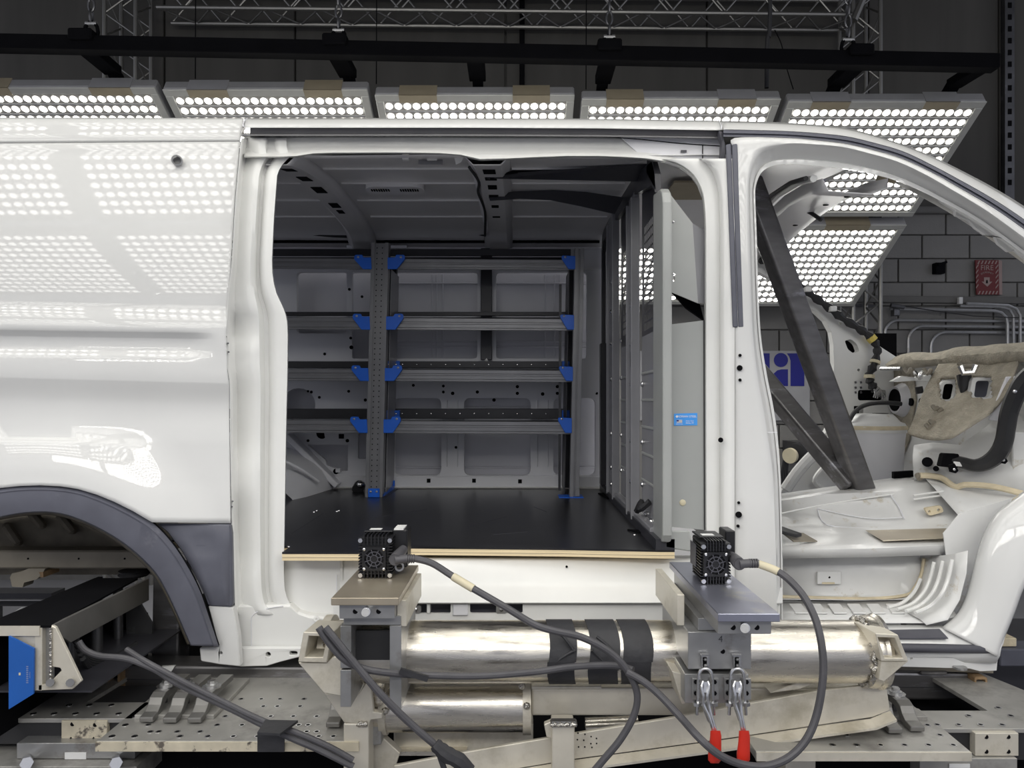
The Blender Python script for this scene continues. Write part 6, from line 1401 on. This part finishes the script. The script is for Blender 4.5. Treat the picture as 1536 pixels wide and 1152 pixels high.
# ================================================================= SLED AND DECK
ZD = -.884
def deck_holes(t, rows):
    pr_ = None
    for (y, xs) in rows:
        Y = -ZD*FP/(y-600)
        for x in xs:
            c = W(x, y, Y)
            if pr_ is None:
                pr_ = MB().ring(c+Vector((0, 0, .0002)), c+Vector((0, 0, .0016)), .0085, .0055, 10).build('hole_bush', M['bolt'], t); pc = c
                hh = MB().cyl(c+Vector((0, 0, .0001)), c+Vector((0, 0, .0008)), .0055, 10).build('hole_dark', M['black'], pr_)
            else:
                q = dup(pr_, parent=None); q.location = pr_.location+(c-pc)
ld = thing('deck_plate', G(-.75, 2.05, ZD-.02), 'left drilled steel deck plate with chipped cream front edge', 'plate', 'drilled deck plates under the van')
MB().box(G(-1.09, 1.90, ZD-.022), G(-.41, 2.34, ZD)).build('plate_top', M['deck'], ld, bevel=.001)
MB().box(G(-1.09, 1.894, ZD-.024), G(-.41, 1.8995, ZD-.0005)).build('plate_edge', M['deckedge'], ld)
deck_holes(ld, [(1105, (168, 202, 270, 312, 350, 386, 408, 478, 500)), (1098, (226, 238, 266, 300, 460, 475)), (1088, (188, 222, 326, 363, 448, 462)), (1075, (203, 338, 406, 440, 475)), (1060, (352, 395, 416, 450)), (1049, (362, 392, 420, 456))])
rd = thing('deck_plate', G(.95, 2.0, ZD-.02), 'right drilled steel deck plate beneath the sloping channel end', 'plate', 'drilled deck plates under the van')
MB().plate([G(.60, 1.845, ZD), G(1.14, 1.845, ZD), G(1.15, 2.10, ZD), G(.9, 2.34, ZD), (G(.60, 2.34, ZD))], [], (0, 0, -.022)).build('plate_top', M['deck'], rd, bevel=.001)
MB().box(G(.60, 1.839, ZD-.022), G(1.14, 1.8445, ZD-.0005)).build('plate_edge', M['cast'], rd)
deck_holes(rd, [(1118, (1249, 1285, 1321, 1357, 1393, 1430)), (1103, (1235, 1270, 1410)), (1088, (1290, 1304, 1391))])
# raised clamp pad
pd = MB().box(G(.98, 2.02, ZD), G(1.13, 2.30, ZD+.012)).build('clamp_pad', M['deck'], bevel=.001); tag(pd, 'raised steel pad plate under the right step clamps', 'plate')
pd = MB().box(G(-1.06, 2.03, ZD), G(-.84, 2.30, ZD+.012)).build('clamp_pad', M['deck'], bevel=.001); tag(pd, 'raised steel pad plate under the three left step clamps', 'plate')
def stepclamp(px, pyf, label, grp, skew=0):
    Yf = -ZD*FP/(pyf-600); xf = RX(px, Yf); w_ = .019
    t = thing('step_clamp', G(xf, Yf+.08, ZD), label, 'clamp', grp)
    pr_ = [(0, .004), (0, .018), (.028, .022), (.045, .034), (.055, .050), (.075, .058), (.23, .052), (.23, .034), (.085, .038), (.07, .028), (.055, .012), (.03, .004)]
    MB().prism([G(xf-w_, Yf+a, ZD+b) for a, b in pr_], (2*w_, 0, 0)).build('clamp_arm', M['forged'], t, bevel=.003, bseg=2)
    c = G(xf, Yf+.115, ZD+.057)
    MB().cyl(c, c+Vector((0, 0, .004)), .026, 18).build('washer', M['bolt'], t, smooth=True)
    MB().cyl(c+Vector((0, 0, .004)), c+Vector((0, 0, .010)), .017, 16).build('washer', M['steel'], t, smooth=True)
    MB().cyl(c+Vector((0, 0, .010)), c+Vector((0, 0, .020)), .011, 6).build('bolt_head', M['bolt'], t)
    MB().cyl(c+Vector((-.003, 0, -.055)), c+Vector((-.003, 0, 0)), .007, 8).build('stud', M['darksteel'], t)
    return t
stepclamp(219, 1086, 'leftmost of three step clamps on the left deck plate', 'three step clamps in a row')
stepclamp(254, 1087, 'middle of three step clamps on the left deck plate', 'three step clamps in a row')
stepclamp(291, 1087, 'rightmost of three step clamps on the left deck plate', 'three step clamps in a row')
stepclamp(499, 1094, 'single step clamp half hidden behind the left rig post', 'step clamps on the deck')
stepclamp(1344, 1103, 'step clamp under the end of the sloping channel', 'step clamps on the deck')
stepclamp(1377, 1100, 'outermost step clamp on the right deck plate', 'step clamps on the deck')

# long square tube under the van with open ends
lt = thing('sled_tube', G(0, 2.40, -.93), 'long square steel tube under the van sill with open ends', 'tube')
YT0 = 2.335; xL, xR = RX(178, YT0), RX(1464, YT0); z1_, z0_ = Z(998, YT0), Z(1039, YT0); dzR = -.026
MB().hexa([G(xL, YT0, z0_), G(xR, YT0, z0_+dzR), G(xR, YT0+.10, z0_+dzR), G(xL, YT0+.10, z0_)], [G(xL, YT0, z1_), G(xR, YT0, z1_+dzR), G(xR, YT0+.10, z1_+dzR), G(xL, YT0+.10, z1_)]).build('tube_body', M['rawtube'], lt, bevel=.008, bseg=2)
zm = (z0_+z1_)/2
MB().hexa([G(xL+.01, YT0-.002, zm-.002), G(xR-.01, YT0-.002, zm-.002+dzR), G(xR-.01, YT0, zm-.002+dzR), G(xL+.01, YT0, zm-.002)], [G(xL+.01, YT0-.002, zm+.001), G(xR-.01, YT0-.002, zm+.001+dzR), G(xR-.01, YT0, zm+.001+dzR), G(xL+.01, YT0, zm+.001)]).build('weld_line', M['darksteel'], lt)
for x, dz in ((RX(160, 2.30), 0), (RX(1481, 2.30)-.040, dzR)):
    out = rounded([(0, 0), (.04, 0), (.04, .092), (0, .092)], .008, 4); inn = rounded([(.006, .008), (.034, .008), (.034, .084), (.006, .084)], .004, 3)
    z00 = z0_-.003+dz
    MB().plate([G(x+u, 2.30, z00+v) for u, v in out], [[G(x+u, 2.30, z00+v) for u, v in inn]], (0, .13, 0)).build('open_end', M['rust'], lt, bevel=.001)
    MB().box(G(x+.004, 2.33, z00+.006), G(x+.036, 2.35, z00+.086)).build('end_dark', M['black'], lt)
MB().box(G(RX(1380, 2.33), 2.325, Z(1012, 2.33)), G(RX(1420, 2.33), 2.335, Z(1006, 2.33))).build('weld_pad', M['rawtube'], lt, bevel=.003)
# upright support tube left
ut = thing('support_post', G(RX(250, 2.5), 2.5, Z(1000, 2.5)), 'upright square steel post between wheel arch and long tube', 'post')
MB().hexa([G(RX(226, 2.45), 2.45, Z(1004, 2.45)), G(RX(267, 2.45), 2.45, Z(1004, 2.45)), G(RX(267, 2.45), 2.54, Z(1004, 2.45)), G(RX(226, 2.45), 2.54, Z(1004, 2.45))], [G(RX(229, 2.45), 2.45, Z(848, 2.45)), G(RX(271, 2.45), 2.45, Z(848, 2.45)), G(RX(271, 2.45), 2.54, Z(848, 2.45)), G(RX(229, 2.45), 2.54, Z(848, 2.45))]).build('post_tube', M['rawtube'], ut, bevel=.008, bseg=2)
MB().prism([W(242, 1000, 2.33), W(262, 999, 2.33), W(258, 1006, 2.33), W(254, 1010, 2.33), W(248, 1009, 2.33)], (0, .01, 0)).build('weld_drip', M['jamb'], ut)

# left beam bracket receding from the camera
bb = thing('beam_bracket', G(-1.30, 2.1, -.76), 'black-topped steel beam bracket receding at left with gussets and rollers', 'bracket')
MB().prism([G(-1.387, 1.90, -.584), G(-1.21, 1.90, -.584), G(-1.245, 2.406, -.584), G(-1.387, 2.406, -.584)], (0, 0, -.006)).build('top_plate', M['black'], bb)
MB().prism([G(-1.205, 1.905, -.5845), G(-1.205, 2.40, -.5845), G(-1.205, 2.40, -.655), G(-1.205, 1.98, -.655), G(-1.205, 1.905, -.60)], (-.010, 0, 0)).build('side_web', M['forged'], bb, bevel=.001)
MB().box(G(-1.50, 1.896, -.610), G(-1.236, 1.903, -.585)).build('front_web', M['cast'], bb)
MB().plate(P2([(-40, 945), (54, 945), (54, 1034), (48, 1034), (48, 972), (12, 953), (-40, 953)], 1.905), [], (0, .008, 0)).build('front_bracket', M['cast'], bb, bevel=.001)
MB().box(G(RX(52, 1.90), 1.90, Z(1036, 1.90)), G(RX(63, 1.90), 1.95, Z(941, 1.90))).build('front_post', M['cast'], bb, bevel=.001)
MB().box(G(RX(63, 1.92), 1.915, Z(1034, 1.915)), G(RX(78, 1.92), 1.93, Z(940, 1.915))).build('weld_plate', M['steel'], bb)
MB().plate(P2([(77, 938), (83, 941), (122, 1022), (108, 1034), (57, 1036), (57, 1028), (72, 1026), (92, 1006), (90, 1002), (77, 1000)], 1.90), [], (0, .010, 0)).build('near_gusset', M['cast'], bb, bevel=.0015)
for x in (75, 105): MB().cyl(W(x, 1024, 1.885), W(x, 1024, 1.90), .010, 10).build('gusset_bolt', M['darksteel'], bb)
MB().tube([W(76, y, 1.897) for y in range(942, 1030, 6)], .004, 6).build('weld_bead', M['weld'], bb)
MB().plate(P2([(188, 882), (195, 880), (228, 936), (228, 980), (190, 975)], 2.40), [], (0, .01, 0)).build('far_gusset', M['darksteel'], bb)
MB().box(G(-1.40, 1.95, -.90), G(-1.385, 2.45, -.59)).build('rear_web', M['black'], bb)
MB().box(G(-1.39, 1.93, -.77), G(-1.12, 2.45, -.765)).build('base_plate', M['partblack'], bb)  # coloured black to give the dark shade inside the bracket
for Y, r in ((2.12, .017), (2.24, .017), (2.36, .015)):
    c = Vector((-1.285, Y, HC)); MB().cyl(c+Vector((0, 0, -.765)), c+Vector((0, 0, -.60)), r, 14).build('roller', M['darksteel'], bb, smooth=True)
for k in range(5):
    MB().tube(cr([W(112+k*3, 960+k*7, 2.05), W(135, 985+k*4, 2.1), W(170, 985+k*3, 2.2), W(205, 965+k*5, 2.3)], 5), .008, 6).build('bundled_cable', M['rubber'], bb, smooth=True)
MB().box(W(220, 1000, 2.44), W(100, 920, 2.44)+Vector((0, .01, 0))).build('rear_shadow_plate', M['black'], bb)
sb = thing('blue_board', G(RX(32, 1.88), 1.88, Z(1062, 1.88)), 'bright blue skewed board hanging on the left beam bracket', 'board')
MB().plate(P2([(13, 954), (51, 973), (50, 1041), (13, 1064)], 1.89), [], (0, .005, 0)).build('board', M['bluesign'], sb)
wp = mat('worn_pale_print', (.16, .22, .42), .6)
for k in range(9): MB().box(W(39.3, 999+k*3+1.9, 1.8893), W(42.6, 999+k*3, 1.89)).build('worn_print', wp, sb)
for k in range(5): MB().box(W(44.2, 1008+k*2+1.2, 1.8893), W(45.6, 1008+k*2, 1.89)).build('worn_print', wp, sb)
MB().box(W(28, 1013, 1.8893), W(31, 1009, 1.89)).build('scuff', M['tapecream'], sb)
# left deck frame
lf = thing('deck_table', G(-1.3, 2.1, ZD-.03), 'dark steel deck frame at lower left with a dark opening', 'frame')
MB().prism([G(-1.62, 2.035, ZD), G(-1.07, 2.035, ZD), G(-1.04, 2.145, ZD), G(-1.26, 2.145, ZD), G(-1.20, 2.80, ZD), G(-1.34, 2.80, ZD), G(-1.34, 2.28, ZD), G(-1.62, 2.28, ZD)], (0, 0, -.012)).build('frame_plate', M['deck'], lf, bevel=.001)
deck_holes(lf, [(1058, (38, 104, 134, 167)), (1071, (18, 50, 81, 113, 145, 178))])
MB().box(G(-1.6, 2.045, ZD-.075), G(-1.10, 2.3, ZD-.0125)).build('front_beam', M['rubber'], lf)
blk1 = MB().box(G(RX(92, 2.03), 2.03, Z(1113, 2.03)), G(RX(160, 2.03), 2.06, Z(1081, 2.03))).build('mount_block', M['deckedge'], lf, bevel=.001)
for x, y in ((109, 1086), (143, 1087), (108, 1108), (142, 1108)): MB().cyl(W(x, y, 2.0295), W(x, y, 2.03), .006, 10).build('block_hole', M['black'], lf)
MB().box(G(RX(25, 2.0), 2.0, Z(1138, 2.0)), G(RX(202, 2.0), 2.1, Z(1115, 2.0))).build('lower_bar', M['steel'], lf, bevel=.001)
MB().box(W(97, 1139, 1.998), W(129, 1129, 1.998)+Vector((0, .002, 0))).build('paper_label', M['label'], lf)
MB().box(G(-1.7, 1.96, Z(1180, 1.96)), G(RX(205, 1.96), 2.3, Z(1139, 2.0))).build('ledge', M['deck'], lf, bevel=.001)
for x in (40, 174): MB().cyl(W(x, 1145, 1.93), W(x, 1141, 1.99), .016, 6).build('ledge_bolt', M['bolt'], lf)
# right deck frame
rf = thing('deck_table', G(1.3, 2.1, ZD-.03), 'dark steel deck frame at lower right with a rectangular opening', 'frame')
MB().plate([G(1.13, 1.975, ZD-.001), G(1.62, 1.975, ZD-.001), G(1.36, 2.9, ZD-.001), G(1.0, 2.9, ZD-.001)], [[G(1.14, 2.09, ZD-.001), G(1.34, 2.09, ZD-.001), G(1.31, 2.5, ZD-.001), G(1.12, 2.5, ZD-.001)]], (0, 0, -.012)).build('frame_plate', M['deck'], rf, bevel=.001)
deck_holes(rf, [(1087.5, (1406, 1438, 1471, 1503)), (1074, (1453, 1516)), (1062, (1497,))])
MB().box(G(1.10, 1.985, ZD-.09), G(1.62, 2.05, ZD-.0135)).build('front_beam', M['rubber'], rf)
MB().box(G(RX(1463, 1.96), 1.96, Z(1134, 1.96)), G(RX(1528, 1.96), 1.985, Z(1100, 1.96))).build('mount_block', M['cast'], rf, bevel=.001)
for x, y in ((1479, 1105), (1512, 1105), (1479, 1127), (1512, 1127)): MB().cyl(W(x, y, 1.9595), W(x, y, 1.96), .006, 10).build('block_hole', M['black'], rf)
MB().box(G(RX(1380, 1.95), 1.95, Z(1180, 1.95)), G(RX(1526, 1.95), 2.0, Z(1135, 1.96))).build('lower_bar', M['deck'], rf, bevel=.001)
MB().box(W(1424, 1152, 1.945), W(1455, 1146, 1.945)+Vector((0, .002, 0))).build('paper_label', M['label'], rf)
MB().plate(P2([(1484, 1030), (1508, 1048), (1508, 1064), (1500, 1064), (1500, 1050), (1484, 1038)], 2.3), [], (0, .02, 0)).build('black_angle', M['black'], rf)
# black box put in as the dark void under the decks
sd = tag(MB().box(G(-1.6, 2.10, -1.55), G(1.6, 3.9, -.985)).build('sled_void_box', M['black']), 'black sled box standing in for the dark void under the decks', 'sled')
o = tag(MB().box(G(-1.12, 2.60, -.984), G(1.3, 3.8, -.93)).build('sled_deck', M['rubber']), 'dark sled deck behind the long square tube', 'deck')
# far machinery beside the sled
o = tag(MB().box(G(1.72, 2.9, -1.55), G(2.9, 3.3, -.98)).build('dark_cabinet', M['partblack'], bevel=.01), 'low dark cabinet beyond the sled at right edge', 'cabinet')
o = tag(MB().box(G(RX(1500, 2.7), 2.70, Z(1000, 2.7)), G(RX(1620, 2.7), 2.80, Z(974, 2.7))).build('side_beam', M['trim'], bevel=.004), 'grey horizontal beam at right edge below the hinge pillar', 'beam')
o = tag(MB().box(G(RX(1507, 2.7), 2.72, Z(973, 2.7)), G(RX(1531, 2.7), 2.78, Z(960, 2.7))).build('wood_offcut', M['foam'], bevel=.003), 'small tan block lying on the grey beam at right edge', 'block')
# hall machinery seen through the wheel arch
tr = thing('cable_tray', G(-2.2, 3.4, -.95), 'dark cable tray seen through the wheel arch above the beam bracket', 'tray')
MB().box(G(RX(-80, 3.3), 3.3, Z(898, 3.3)), G(RX(77, 3.3), 3.4, Z(890, 3.3))).build('tray_front', M['partblack'], tr)
MB().box(G(RX(-80, 3.3), 3.28, Z(899.5, 3.3)), G(RX(70, 3.3), 3.3, Z(898, 3.3))).build('tray_lip', M['steel'], tr)
MB().box(G(RX(-80, 3.3), 3.35, Z(914, 3.3)), G(RX(60, 3.3), 3.5, Z(907, 3.3))).build('tray_base', M['rubber'], tr)
for x in (-30, 30): MB().box(G(RX(x, 3.3), 3.38, -1.55), G(RX(x+6, 3.3), 3.42, Z(907, 3.3))).build('tray_leg', M['partblack'], tr)
o = MB().bar(W(-20, 950, 2.9), W(36, 914, 3.2), .02, .02).build('pale_rod', M['label']); tag(o, 'thin pale rod slanting down at far left behind the bracket', 'rod')
sh = thing('storage_rack', G(-1.9, 2.6, -1.55), 'grey clutter of fittings behind the blue board at far left', 'rack')
for k in range(5):
    MB().box(G(RX(-40+k*10, 2.4), 2.4+.03*k, Z(1000-k*14, 2.4)), G(RX(2+k*2, 2.4), 2.5, Z(992-k*14, 2.4))).build('fitting', M['steel'] if k % 2 else M['darksteel'], sh, bevel=.003)
for k in range(5): MB().tube(cr([W(2+k*2, 955, 2.3), W(6+k, 975+k*3, 2.3), W(1+k*2, 1000, 2.3), W(4+k, 1030, 2.3)], 4), .003, 5).build('thin_lead', M['label'] if k % 2 else M['rubber'], sh)
MB().box(G(RX(-60, 2.1), 2.10, Z(1054, 2.1)), G(RX(13, 2.1), 2.2, Z(1037, 2.1))).build('lower_shelf', M['cast'], sh)
MB().box(G(RX(-60, 2.6), 2.7, -1.5), G(RX(20, 2.6), 2.72, Z(960, 2.6))).build('rack_back', M['rubber'], sh)
